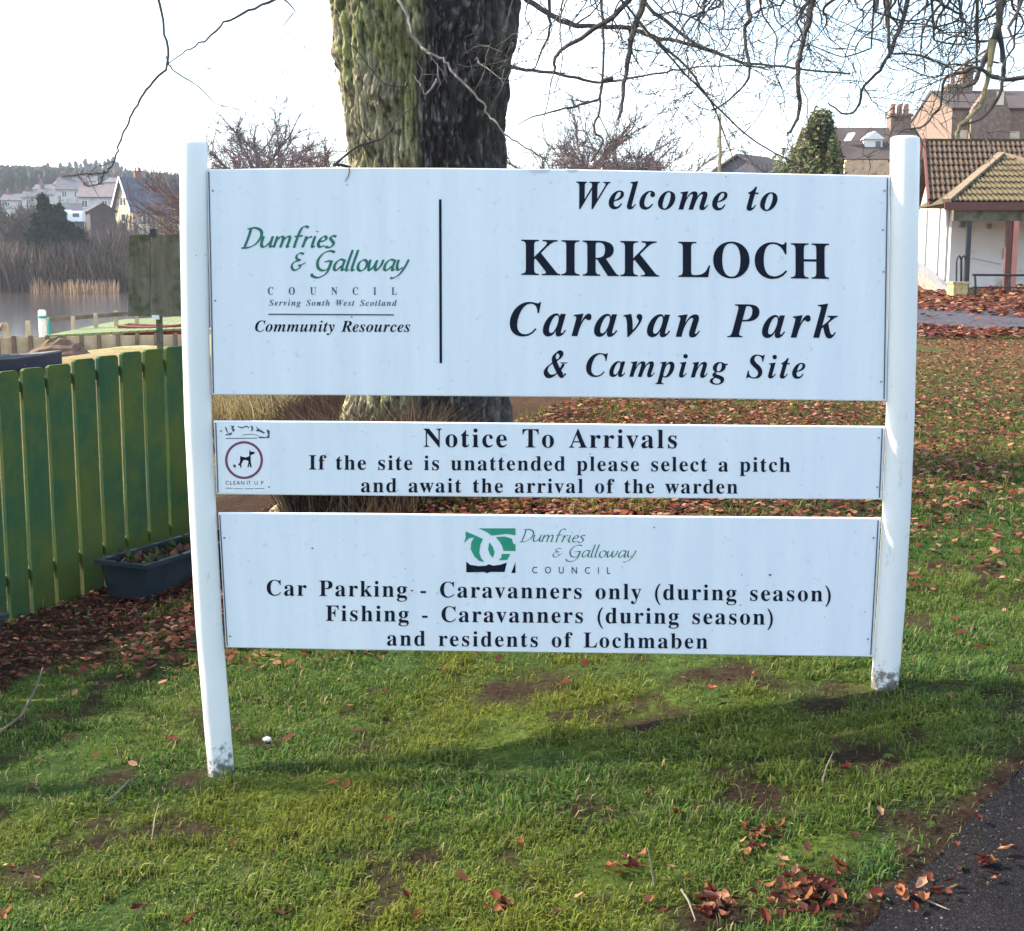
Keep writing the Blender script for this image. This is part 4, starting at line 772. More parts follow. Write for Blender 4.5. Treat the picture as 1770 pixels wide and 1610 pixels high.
# ------------------------------------------------------------------ the sign
YAW = -0.02576; SX, SY = .10892, 4.24932
def on_sign(px, py, out=0.0):
    """the point of the sign's face at this pixel, moved 'out' metres towards the viewer's side"""
    d = ray(px, py)
    n = Vector((-math.sin(YAW), math.cos(YAW), 0))     # away from the viewer
    c = Vector((SX, SY, 0)) - n * out
    t = (c - Vector((EYE.x, EYE.y, 0))).dot(n) / d.dot(n)
    return EYE + d * t
SN = Vector((math.sin(YAW), -math.cos(YAW), 0))        # towards the viewer
SIGN_LOC = Vector((SX, SY, .1))
sign = thing('information_sign', 'large white two-post caravan park sign with three boards standing in the grass', 'sign', SIGN_LOC, YAW)
SI = (Matrix.Translation(SIGN_LOC) @ Matrix.Rotation(YAW, 4, 'Z')).inverted()
def S(px, py, out=0.0): return SI @ on_sign(px, py, out)

def board(corners_top, corners_bot, th=.016):
    """board outline in pixels along its top and bottom edges, given real thickness and a rounded rim"""
    top = [S(*p) for p in corners_top]; bot = [S(*p) for p in corners_bot]
    for q in top + bot: q.y = 0
    out = top + bot[::-1]; n = len(out)
    cx = sum(q.x for q in out) / n; cz = sum(q.z for q in out) / n
    mb = MB()
    def ring(ins, y):
        return [(q.x - math.copysign(ins, q.x - cx) * (1 if (i in (0, len(top) - 1, n - 1, len(top))) else 0), y, q.z - math.copysign(ins, q.z - cz)) for i, q in enumerate(out)]
    b = .003
    rings = [ring(b, 0), ring(0, b), ring(0, th - b), ring(b, th)]
    vs = [v for r in rings for v in r]; fs = []
    for k in range(3):
        for i in range(n): fs.append((k * n + i, k * n + (i + 1) % n, (k + 1) * n + (i + 1) % n, (k + 1) * n + i))
    m = len(top)
    for base in (0, 3 * n):
        for i in range(m - 1):
            f = (base + i, base + i + 1, base + n - 2 - i, base + n - 1 - i)
            fs.append(f if base else f[::-1])
    mb.add(vs, fs)
    return mb
def brd(t, b): 
    mb = board(t, b); return mb.build('board', m_board, sign)
b1 = brd([(357, 293), (560, 290), (760, 290.5), (1000, 293), (1250, 298), (1539, 304)], [(366, 683), (560, 683.5), (760, 685), (1000, 687), (1250, 690), (1533, 694)])
b2 = brd([(369, 728), (600, 729), (900, 732), (1200, 735), (1530, 737.5)], [(374, 855), (600, 857), (900, 860), (1200, 862), (1525, 864)])
b3 = brd([(377, 887), (600, 888), (900, 891), (1200, 893.5), (1523, 896)], [(390, 1120), (600, 1124), (900, 1128), (1200, 1132), (1509, 1136)])

# round posts, slightly bowed as they stand
def post(cl, width_px):
    pts = []; rad = []
    for (x, y) in cl:
        p = S(x, y); p.y = .008; pts.append(p); rad.append(width_px / 2 * SY / F_PX)
    mb = MB()
    r = rad[0]
    top = pts[0]
    pts = [top + Vector((0, 0, .004)), top, top - Vector((0, 0, .006))] + pts[1:]
    rad = [r * .80, r * .97, r] + rad[1:]
    mb.tube(pts, rad, 28)
    return mb.build('post', m_post, sign, smooth=True)
pl = post([(333.5, 247), (334, 400), (336.5, 560), (341.5, 730), (350, 900), (360, 1080), (370, 1200), (382, 1345), (385, 1385)], 47.0)
pr = post([(1565.5, 238), (1564, 400), (1561, 560), (1557, 730), (1550, 900), (1541, 1050), (1530, 1190), (1526, 1230)], 48.0)
for o in (pl, pr):
    md = o.data
    for p in md.polygons:
        if len(p.vertices) > 4: p.use_smooth = False
# mould and flaking paint at the post feet: a material split by height
def post_material(z0, name):
    m, t, o = _new(name); N = t.nodes.new; L = t.links.new
    p = N('ShaderNodeBsdfPrincipled'); p.inputs['Roughness'].default_value = .4
    g = N('ShaderNodeNewGeometry'); sp = N('ShaderNodeSeparateXYZ'); L(g.outputs['Position'], sp.inputs[0])
    n = N('ShaderNodeTexNoise'); n.inputs['Scale'].default_value = 26; n.inputs['Detail'].default_value = 8; n.inputs['Roughness'].default_value = .75
    co = N('ShaderNodeTexCoord'); L(co.outputs['Object'], n.inputs['Vector'])
    mr = N('ShaderNodeMapRange'); mr.inputs['From Min'].default_value = z0; mr.inputs['From Max'].default_value = z0 + .16; mr.inputs['To Min'].default_value = .16; mr.inputs['To Max'].default_value = -.10
    L(sp.outputs['Z'], mr.inputs['Value'])
    ad = N('ShaderNodeMath'); ad.operation = 'ADD'; L(n.outputs['Fac'], ad.inputs[0]); L(mr.outputs[0], ad.inputs[1])
    st = N('ShaderNodeMapRange'); st.inputs['From Min'].default_value = .545; st.inputs['From Max'].default_value = .66; L(ad.outputs[0], st.inputs['Value'])
    n2 = N('ShaderNodeTexNoise'); n2.inputs['Scale'].default_value = 4; n2.inputs['Detail'].default_value = 6; L(co.outputs['Object'], n2.inputs['Vector'])
    c0 = N('ShaderNodeMixRGB'); c0.inputs['Color1'].default_value = (.80, .80, .79, 1); c0.inputs['Color2'].default_value = (.72, .71, .67, 1); L(n2.outputs['Fac'], c0.inputs['Fac'])
    mx_ = N('ShaderNodeMixRGB'); mx_.inputs['Color2'].default_value = (.16, .14, .12, 1); L(st.outputs[0], mx_.inputs['Fac']); L(c0.outputs[0], mx_.inputs['Color1'])
    n4 = N('ShaderNodeTexNoise'); n4.inputs['Scale'].default_value = 13; n4.inputs['Detail'].default_value = 9; n4.inputs['Roughness'].default_value = .8; mp4 = N('ShaderNodeMapping'); mp4.inputs['Scale'].default_value = (1, 1, .35); L(co.outputs['Object'], mp4.inputs[0]); L(mp4.outputs[0], n4.inputs['Vector'])
    r4 = N('ShaderNodeMapRange'); r4.inputs['From Min'].default_value = .60; r4.inputs['From Max'].default_value = .74; L(n4.outputs['Fac'], r4.inputs['Value'])
    m4 = N('ShaderNodeMixRGB'); m4.inputs['Color2'].default_value = (.34, .35, .30, 1); L(r4.outputs[0], m4.inputs['Fac']); L(mx_.outputs[0], m4.inputs['Color1']); mx_ = m4
    L(mx_.outputs[0], p.inputs['Base Color'])
    b = N('ShaderNodeBump'); b.inputs['Strength'].default_value = .4; b.inputs['Distance'].default_value = .002; L(ad.outputs[0], b.inputs['Height']); L(b.outputs[0], p.inputs['Normal'])
    L(p.outputs[0], o.inputs['Surface']); return m
pl.data.materials.clear(); pl.data.materials.append(post_material(gz(-.9, 4.28), 'post_paint_with_mould'))
pr.data.materials.clear(); pr.data.materials.append(post_material(gz(1.16, 4.23), 'post_paint_with_stain'))

# channels that hold the boards to the posts
def fixing(px, py0, py1, brd_):
    mb = MB(); a = S(px, py0); b = S(px, py1)
    mb.box(-.004, .004, -.0035, .002, 0, (a - b).length); o = mb.build('edge_strip', m_board, brd_)
    o.location = (b.x, 0, b.z); 
    return o
for brd_, (tl, bl_, tr, br) in ((b1, ((361, 297), (369, 680), (1534, 308), (1528, 690))), (b2, ((373, 731), (377, 852), (1525, 741), (1520, 860))), (b3, ((380, 891), (393, 1117), (1518, 900), (1505, 1132)))):
    for t_, u_ in ((tl, bl_), (tr, br)):
        mb = MB(); a = S(*t_); b = S(*u_); a.y = b.y = -.0012
        mb.bar(a, b, .0013, .0035); mb.build('edge_seam', m_steel if False else m_grey_ink, brd_)
# rivets by the right post
for (x, y, b_) in ((1529, 330, b1), (1526, 398, b1), (1527, 470, b1), (1523, 660, b1), (1519, 757, b2), (1516, 842, b2), (1510, 930, b3), (1500, 1105, b3), (372, 520, b1), (368, 330, b1), (382, 745, b2), (388, 930, b3), (398, 1100, b3)):
    mb = MB(); c = S(x, y)
    for k in range(2): mb.tube([(c.x, -.0005, c.z), (c.x, -.003 + .001 * k, c.z)], [.0035, .0028 - .0008 * k], 8)
    mb.build('rivet', m_galv, b_)

# ---- lettering
def letters_mesh(polys_list, mat, name, parent, y=-.0012):
    """flat letters: each glyph a filled outline set, with a hair of thickness"""
    V = []; Fc = []
    def area(r): return sum(r[i].x * r[(i + 1) % len(r)].z - r[(i + 1) % len(r)].x * r[i].z for i in range(len(r))) / 2
    def inside(p, r):
        c = False
        for i in range(len(r)):
            a, b = r[i], r[(i + 1) % len(r)]
            if (a.z > p.z) != (b.z > p.z) and p.x < (b.x - a.x) * (p.z - a.z) / (b.z - a.z) + a.x: c = not c
        return c
    for polys in polys_list:
        order = sorted(polys, key=lambda r: -abs(area(r)))
        groups = []
        for r in order:
            host = next((g for g in groups if inside(r[0], g[0])), None)
            if host: host.append(r)
            else: groups.append([r])
        for g in groups:
            tris = tessellate_polygon([[Vector((p.x, p.z, 0)) for p in ring] for ring in g])
            flat = [p for ring in g for p in ring]
            n = len(V); V.extend([(p.x, y, p.z) for p in flat])
            for t in tris: Fc.append(tuple(n + i for i in t))
    me = bpy.data.meshes.new(name); me.from_pydata(V, [], Fc); me.materials.append(mat); me.update()
    # make every face look at the viewer
    if me.polygons and sum(p.normal.y for p in me.polygons) > 0: me.flip_normals()
    return link_mesh(name, me, None, parent)

def ring_pts(flat): return [(flat[i], flat[i + 1]) for i in range(0, len(flat), 2)]

def text(line, font, x0, y0, x1, y1, cap, parent, mat, name='lettering', hscale=1.0, capu=694.0, space=.30, wordgap=None):
    """set a line so that it runs between two points of the board, its capitals 'cap' pixels high"""
    k = cap / capu
    glyphs = []; cur = 0.0
    items = []
    for ch in line:
        if ch == ' ': items.append(None); continue
        g = AMP if ch == '@' else GLYPHS[font + ch]
        xs = [v for r in g[1] for v in r[0::2]]
        items.append((g, min(xs), max(xs)))
    real = [it for it in items if it]
    adv = [it[0][0] * k * hscale if it else space * 1000 * k * hscale for it in items]
    first = real[0]; last = real[-1]
    natural = sum(adv[:-1]) + last[2] * k * hscale - first[1] * k * hscale
    L = math.hypot(x1 - x0, y1 - y0)
    ngap = sum(2.2 if it is None else 1 for it in items[:-1])
    extra = (L - natural) / max(ngap, 1)
    ux, uy = (x1 - x0) / L, (y1 - y0) / L
    out = []; cur = -first[1] * k * hscale
    for it, a in zip(items, adv):
        if it:
            rings = []
            for r in it[0][1]:
                ring = []
                for gx, gy in ring_pts(r):
                    dx = cur + gx * k * hscale; dy = -gy * k
                    p = S(x0 + ux * dx - uy * dy * 0, y0 + uy * dx + dy); ring.append(p)
                rings.append(ring)
            out.append(rings)
            cur += a + extra
        else: cur += a + extra * 2.2
    if cap >= 19:
        for g in out: letters_mesh([g], mat, 'letter', parent)
        return
    return letters_mesh(out, mat, name, parent)

# pen-written letters (for the council's script and for the serif ampersand)
def catmull(pts, n=7):
    out = []; m = len(pts)
    for i in range(m - 1):
        p0 = pts[max(i - 1, 0)]; p1 = pts[i]; p2 = pts[i + 1]; p3 = pts[min(i + 2, m - 1)]
        for k in range(n):
            t = k / n
            out.append(tuple(.5 * ((2 * p1[c]) + (-p0[c] + p2[c]) * t + (2 * p0[c] - 5 * p1[c] + 4 * p2[c] - p3[c]) * t * t + (-p0[c] + 3 * p1[c] - 3 * p2[c] + p3[c]) * t ** 3) for c in (0, 1)))
    out.append(pts[-1]); return out
def pen_quads(pts, wmin, wmax, nib):
    c = catmull(pts) if len(pts) > 2 else [tuple(lerp(pts[0][q], pts[1][q], i / 4) for q in (0, 1)) for i in range(5)]
    L = []; R = []
    for i, p in enumerate(c):
        a = c[max(i - 1, 0)]; b = c[min(i + 1, len(c) - 1)]
        dx, dy = b[0] - a[0], b[1] - a[1]; d = math.hypot(dx, dy) or 1
        ang = math.atan2(dy, dx)
        w = wmin + (wmax - wmin) * abs(math.sin(ang - nib))
        if i == 0 or i == len(c) - 1: w *= .75
        nx, ny = -dy / d * w / 2, dx / d * w / 2
        L.append((p[0] + nx, p[1] + ny)); R.append((p[0] - nx, p[1] - ny))
    return L, R
PEN = {
    'D': (70, [[(17, 99), (13, 50), (6, 3)], [(2, 94), (30, 101), (58, 88), (66, 58), (52, 22), (26, 2), (-6, -2)]]),
    'u': (54, [[(6, 58), (3, 22), (10, 5), (24, 8), (40, 32)], [(44, 58), (41, 22), (44, 4), (54, 10)]]),
    'm': (80, [[(9, 58), (7, 30), (3, 0)], [(6, 30), (20, 52), (32, 55), (35, 36), (31, 0)], [(33, 30), (48, 53), (60, 55), (62, 34), (58, 5), (68, 7)]]),
    'f': (40, [[(8, -2), (13, 50), (22, 96), (38, 108), (50, 100)], [(0, 56), (34, 60)]]),
    'r': (38, [[(10, 58), (7, 30), (3, 0)], [(6, 28), (18, 50), (34, 55)]]),
    'i': (22, [[(8, 58), (4, 20), (6, 2), (16, 8)], [(12, 78), (13, 83)]]),
    'e': (42, [[(6, 30), (26, 34), (34, 46), (26, 57), (12, 46), (5, 22), (14, 3), (34, 10)]]),
    's': (36, [[(32, 54), (18, 59), (9, 48), (18, 34), (27, 20), (20, 4), (6, 0), (-4, 6)]]),
    '&': (78, [[(62, 86), (42, 92), (24, 80), (28, 62), (52, 54)], [(50, 54), (20, 46), (8, 24), (24, 3), (48, 8), (60, 26)], [(42, 26), (60, 30), (82, 42)]]),
    'G': (84, [[(78, 94), (56, 102), (28, 88), (12, 52), (20, 16), (42, 2), (64, 12), (70, 44)], [(72, 46), (68, 10), (56, -18), (28, -34), (2, -26), (-2, -14)], [(42, 44), (58, 50), (78, 47)]]),
    'a': (54, [[(42, 54), (24, 58), (8, 38), (6, 12), (18, 4), (38, 28)], [(46, 58), (41, 24), (43, 4), (54, 10)]]),
    'l': (24, [[(16, 108), (9, 50), (6, 12), (10, 2), (19, 8)]]),
    'o': (50, [[(26, 58), (9, 42), (8, 14), (22, 1), (40, 14), (44, 40), (32, 56), (22, 56)]]),
    'w': (68, [[(5, 58), (4, 24), (10, 3), (26, 24), (34, 52)], [(35, 56), (32, 22), (40, 3), (56, 28), (62, 58)]]),
    'y': (52, [[(6, 58), (5, 26), (14, 5), (32, 20)], [(50, 60), (40, 20), (22, -18), (-2, -36), (-12, -32)]]),
    '.': (16, [[(4, 3), (8, 5)]]),
}
def script(line, x0, y0, x1, y1, cap, parent, mat, wmin=3, wmax=10, name='script_lettering', slant=.22):
    k = cap / 100
    adv = [PEN[c][0] for c in line]
    tot = sum(adv); L = math.hypot(x1 - x0, y1 - y0); kx = L / tot
    ux, uy = (x1 - x0) / L, (y1 - y0) / L
    cur = 0; lay = 0
    for c, a in zip(line, adv):
        V = []; Fc = []
        for st in PEN[c][1]:
            Lp, Rp = pen_quads(st, wmin, wmax, math.radians(35))
            n = len(V)
            for l_, r_ in zip(Lp, Rp):
                for q in (l_, r_):
                    dx = cur + (q[0] + q[1] * slant * k / kx) * kx; dy = -q[1] * k
                    p = S(x0 + ux * dx, y0 + uy * dx + dy); V.append((p.x, -.0012 - lay * .00004, p.z))
            for i in range(len(Lp) - 1): Fc.append((n + 2 * i, n + 2 * i + 1, n + 2 * i + 3, n + 2 * i + 2))
            lay = (lay + 1) % 4
        cur += a * kx
        me = bpy.data.meshes.new('letter'); me.from_pydata(V, [], Fc); me.materials.append(mat); me.update()
        link_mesh('letter', me, None, parent)

# the ampersand of '& Camping': a closed outline made from pen strokes of changing weight
def amp_strokes(x0, y0, cap, parent, mat):
    k = cap / 100
    sts = [([(96, 10), (84, -1), (70, 10), (44, 50), (34, 78), (42, 97), (56, 102), (66, 92), (58, 74), (36, 60), (12, 40), (4, 18), (18, 0), (42, 2), (66, 22), (82, 52)], 5, 22),
           ([(66, 56), (98, 56)], 4, 5)]
    V = []; Fc = []
    for li, (st, a, b) in enumerate(sts):
        Lp, Rp = pen_quads(st, a, b, math.radians(40)); n = len(V)
        for l_, r_ in zip(Lp, Rp):
            for q in (l_, r_):
                p = S(x0 + (q[0] + q[1] * .12) * k * .95, y0 - q[1] * k); V.append((p.x, -.0012 - li * .00005, p.z))
        for i in range(len(Lp) - 1): Fc.append((n + 2 * i, n + 2 * i + 1, n + 2 * i + 3, n + 2 * i + 2))
    me = bpy.data.meshes.new('letter'); me.from_pydata(V, [], Fc); me.materials.append(mat); me.update()
    return link_mesh('letter', me, None, parent)

text('Welcome to', 'I', 996, 360.5, 1344, 364.5, 48, b1, m_ink)
text('KIRK LOCH', 'B', 901, 475.5, 1433, 482.5, 62.5, b1, m_ink)
text('Caravan Park', 'I', 881, 580.5, 1448, 584.5, 59, b1, m_ink)
amp_strokes(941, 650, 40, b1, m_ink)
text('Camping Site', 'I', 1013, 651, 1392, 654.5, 41, b1, m_ink)
script('Dumfries', 420, 428.5, 579, 428, 34, b1, m_green_ink, 5, 13)
script('&', 500, 468, 524, 468, 33, b1, m_green_ink, 5, 13)
script('Galloway', 541, 468.5, 703, 469, 34, b1, m_green_ink, 5, 13)
text('COUNCIL', 'B', 463, 509.5, 686, 510, 13.2, b1, m_grey_ink, hscale=.8)
text('Serving South West Scotland', 'I', 465, 528.5, 686, 529, 10.5, b1, m_grey_ink)
text('Community Resources', 'I', 441, 573.5, 709, 574, 19.5, b1, m_ink)
def rule(x0, y0, x1, y1, w, parent, mat, name):
    mb = MB(); a = S(x0, y0); b = S(x1, y1); a.y = b.y = -.0008
    mb.bar(a, b, .0016, w * SY / F_PX, up=Vector((0, 1, 0)) if False else Vector((0, 0, 1))) if abs(x1 - x0) > abs(y1 - y0) else mb.bar(a, b, w * SY / F_PX, .0016, up=Vector((0, 1, 0)))
    return mb.build(name, mat, parent)
rule(464, 543.5, 681, 544.5, 2.2, b1, m_grey_ink, 'rule_line')
rule(761, 345, 762, 628, 4.4, b1, m_ink, 'divider_line')
text('Notice To Arrivals', 'B', 732, 772.8, 1170, 775, 32.5, b2, m_ink)
text('If the site is unattended please select a pitch', 'B', 534, 811.8, 1366, 816, 25.5, b2, m_ink)
text('and await the arrival of the warden', 'B', 624, 851, 1275, 853.5, 25, b2, m_ink)
text('Car Parking - Caravanners only (during season)', 'B', 461, 1029.5, 1436, 1040, 27.5, b3, m_ink)
text('Fishing - Caravanners (during season)', 'B', 563, 1073.5, 1336, 1080, 27.5, b3, m_ink)
text('and residents of Lochmaben', 'B', 669, 1116, 1223, 1121.5, 26.5, b3, m_ink)
script('Dumfries', 900, 936.5, 1010, 938, 21.5, b3, m_green_ink, 3, 8)
script('&', 953, 963.5, 970, 963.5, 17, b3, m_green_ink, 3, 8)
script('Galloway.', 980, 963.5, 1102, 964.5, 21, b3, m_green_ink, 3, 8)
text('COUNCIL', 'G', 920, 991, 1055, 992, 11.5, b3, m_ink, hscale=.85, capu=700)

# the council emblem
def flat_shape(pl_, mat, name, parent, y=-.0012, ox=780, oy=890, sc=5.206):
    ring = [S(ox + x / sc, oy + y_ / sc) for x, y_ in pl_]
    return letters_mesh([[ring]], mat, name, parent, y)
G1 = [(245, 122), (578, 122), (578, 185), (500, 172), (365, 188), (310, 150)]
G2 = [(130, 150), (215, 185), (285, 218), (262, 270), (252, 340), (268, 390), (300, 425), (250, 415), (205, 370), (175, 310), (180, 250), (205, 205), (160, 210), (115, 255), (130, 205)]
G3 = [(400, 200), (480, 195), (545, 215), (560, 265), (578, 262), (578, 325), (470, 325), (458, 280), (430, 235)]
G4 = [(342, 245), (375, 290), (390, 340), (375, 388), (350, 360), (332, 310)]
G5 = [(455, 352), (532, 352), (505, 405), (425, 410), (450, 385)]
N1 = [(135, 420), (170, 450), (250, 462), (310, 458), (340, 445), (375, 458), (440, 450), (500, 430), (480, 515), (350, 515), (322, 526), (295, 515), (135, 518)]
N2 = [(578, 425), (578, 524), (540, 524)]
for g in (G1, G2, G3, G4, G5): flat_shape(g, m_emblem_green, 'emblem', b3)
for g in (N1, N2): flat_shape(g, m_ink, 'emblem', b3)

# the dog sticker on the middle board
mb = MB(); q = [S(383, 733), S(467, 735), S(467, 850), S(384, 851)]
mb.add([(p.x, -.0004, p.z) for p in q] + [(p.x, .0, p.z) for p in q], [(0, 1, 2, 3), (4, 7, 6, 5), (0, 4, 5, 1), (1, 5, 6, 2), (2, 6, 7, 3), (3, 7, 4, 0)])
sticker = mb.build('sticker', m_sticker, b2)
def ring_mesh(cx, cy, r0, r1, mat, name, parent):
    V = []; Fc = []; n = 48
    for i in range(n):
        a = 2 * PI * i / n
        for r in (r0, r1):
            p = S(cx + r * math.cos(a), cy + r * math.sin(a)); V.append((p.x, -.0012, p.z))
    for i in range(n):
        j = (i + 1) % n; Fc.append((2 * i, 2 * i + 1, 2 * j + 1, 2 * j))
    me = bpy.data.meshes.new(name); me.from_pydata(V, [], Fc); me.materials.append(mat); me.update()
    return link_mesh(name, me, None, parent)
ring_mesh(421.9, 795.5, 28.6, 32.8, m_ring, 'sticker_ring', b2)
DOG = [(705, 660), (735, 700), (800, 705), (815, 730), (770, 755), (728, 772), (730, 900), (752, 1010), (722, 1014), (706, 935), (690, 1010), (664, 1010), (688, 890), (640, 868), (588, 866), (542, 945), (545, 1020), (525, 1020), (520, 972), (490, 975), (480, 955), (515, 920), (522, 782), (560, 803), (640, 815), (700, 790)]
flat_shape(DOG, m_ink, 'dog_picture', b2, ox=370, oy=720, sc=11.5)
PILE = [(380, 965), (410, 950), (440, 975), (430, 1015), (405, 1025), (385, 1000)]
flat_shape(PILE, m_ring, 'dog_picture', b2, ox=370, oy=720, sc=11.5)
text('CLEAN', 'G', 390, 838, 422.5, 838, 6.6, b2, m_ink, hscale=.95, capu=700)
text('IT', 'G', 427, 838, 434, 838, 6.6, b2, m_ring, capu=700)
text('UP', 'G', 440, 838, 455.5, 838, 6.6, b2, m_green_ink, capu=700)
for (x0, x1, y, w) in ((390, 401, 844, .9), (403, 420, 845, .8), (423, 438, 845, .9), (440, 457, 844.5, .8)): rule(x0, y, x1, y, w, b2, m_grey_ink, 'small_print')
# small crest and landscape drawing above the ring
for pl_ in ([(215, 195), (255, 230), (265, 290), (300, 340), (370, 310), (340, 370), (240, 380), (225, 350), (300, 355), (240, 290)], [(310, 190), (405, 185), (385, 235), (420, 270), (400, 300), (360, 300), (365, 250), (330, 250), (360, 215)],
            [(470, 190), (560, 215), (640, 180), (700, 215), (700, 240), (640, 205), (560, 240), (480, 215)], [(725, 180), (775, 200), (780, 270), (740, 300), (745, 240)], [(830, 185), (880, 240), (1020, 325), (980, 340), (900, 300), (830, 295), (860, 250)],
            [(1050, 250), (1110, 290), (1100, 430), (900, 435), (880, 400), (940, 400), (1040, 415), (1075, 370), (1050, 300)], [(235, 430), (860, 425), (860, 440), (235, 446)], [(560, 365), (740, 345), (880, 375), (880, 385), (740, 358), (570, 376)]):
    flat_shape(pl_, m_grey_ink, 'crest_drawing', b2, ox=370, oy=720, sc=11.5)

# marks: scratch at the top edge of the top board, specks, half-round stains
def blob(px, py, r, parent, mat, name='dirt_speck', squash=1.0, half=False):
    ring = []
    for i in range(12):
        a = 2 * PI * i / 12
        y_ = math.sin(a) * r * squash
        if half and y_ < 0: y_ = 0
        ring.append((px + math.cos(a) * r, py + y_))
    flat_shape(ring, mat, name, parent, y=-.0009, ox=0, oy=0, sc=1)
m_speck = pm('dirt_speck', (.12, .12, .12), None, 30, rough=.9)
m_stain = pm('edge_stain', (.50, .52, .56), None, 30, rough=.8)
mb = MB()
mb.tube([S(603, 288, .004), S(604, 296, .006), S(602, 305, .005), S(596, 314, .003)], [.0022, .002, .0016, .0008], 5); o = mb.build('twig', m_stick)
o.matrix_world = SI.inverted(); tag(o, 'tiny hooked twig caught over the top edge of the sign', 'twig')
rs = random.Random(12)
for (x, y, r, b_) in ((540, 948, 2.0, b3), (1331, 994, 2.6, b3), (1131, 912, 1.6, b3), (712, 1021, 2.2, b3), (1282, 994, 1.2, b3), (600, 320, 1.3, b1), (543, 486, .9, b1), (551, 524, 1.8, b1), (608, 548, 1.6, b1), (1020, 785, 1.4, b2), (688, 848, 1.3, b2), (465, 842, 1.8, b2), (1255, 298 + 8, 1.2, b1), (1495, 1058, 1.2, b3), (1280, 1046, 1.4, b3)):
    blob(x, y, r, b_, m_speck, squash=.7)
for i in range(46):
    b_ = rs.choice((b1, b2, b3, b3, b3))
    x = rs.uniform(410, 1490); y = {b1: rs.uniform(310, 670), b2: rs.uniform(740, 850), b3: rs.uniform(905, 1110)}[b_]
    blob(x, y, rs.uniform(.5, .95), b_, m_speck, squash=.8)
blob(932, 293.5, 20, b1, m_stain, 'edge_stain', .32, True); blob(990, 294, 10, b1, m_stain, 'edge_stain', .5, True)

# ------------------------------------------------------------------ green board fence
rf = random.Random(21)
def fpt(al, sd, z): return Vector((FA.x + FD.x * al + FN.x * sd, FA.y + FD.y * al + FN.y * sd, z))
fence = thing('board_fence', 'dark green painted board fence running away behind the left post', 'fence', fpt(0, 0, gz(FA.x, FA.y)))
FW = fence.matrix_world = Matrix.Translation(fence.location); FIv = FW.inverted()
def falong(px, sd=0.0):
    """distance along the fence line seen at this pixel column (near its top)"""
    d = ray(px, 650); 
    # intersect in plan: EYE + d t on line FA + FD a
    a11, a12, b1_ = d.x, -FD.x, FA.x + FN.x * sd; a21, a22, b2_ = d.y, -FD.y, FA.y + FN.y * sd
    det = a11 * a22 - a12 * a21
    return (a11 * b2_ - a21 * b1_) / det
edges = [falong(p) for p in (-8, 33, 78, 124, 166, 206, 246, 283, 322)]
step = edges[1] - edges[0]
seq = [edges[0] - .178 * k for k in range(16, 0, -1)] + edges + [edges[-1] + .178 * k for k in range(1, 1)]
ztop = lambda al: lerp(1.045, 1.105, (al + .3) / 1.6)
for a0, a1 in zip(seq[:-1], seq[1:]):
    w = (a1 - a0); g = .028
    zt = ztop((a0 + a1) / 2) + rf.uniform(-.008, .008); tilt = rf.uniform(-.004, .004)
    c = fpt((a0 + a1) / 2, 0, 0); zb = gz(c.x, c.y) - .03
    mb = MB()
    vs = []
    for sd in (-.010, .010):
        for al, z in ((a0 + g / 2, zb), (a1 - g / 2, zb), (a1 - g / 2 + tilt, zt - .012), (a1 - g / 2 + tilt - .02, zt), (a0 + g / 2 + tilt + .02, zt), (a0 + g / 2 + tilt, zt - .012)):
            vs.append(FIv @ fpt(al, sd, z))
    n = 6
    mb.add(vs, [tuple(range(n)), tuple(reversed(range(n, 2 * n)))] + [(i, n + i, n + (i + 1) % n, (i + 1) % n) for i in range(n)])
    mb.build('board', m_fence, fence)
for zf in (.925, .12):
    mb = MB()
    a0, a1 = seq[0], seq[-1]
    za, zb = ztop(a0), ztop(a1); ga = gz(*fpt(a0, 0, 0).xy) + .03; gb = gz(*fpt(a1, 0, 0).xy) + .03
    mb.bar(FIv @ fpt(a0, -.036, lerp(ga, za, zf)), FIv @ fpt(a1, -.036, lerp(gb, zb, zf)), .045, .055)
    mb.build('rail', m_fence, fence)
for al in (seq[0] + .05, edges[0] - .3, seq[-1] - .05):
    mb = MB(); c = fpt(al, -.11, 0); g = gz(c.x, c.y)
    mb.bar(FIv @ fpt(al, -.112, g - .2), FIv @ fpt(al, -.112, ztop(al) - .05), .09, .09, up=Vector((FD.x, FD.y, 0))); mb.build('post', m_fence, fence)

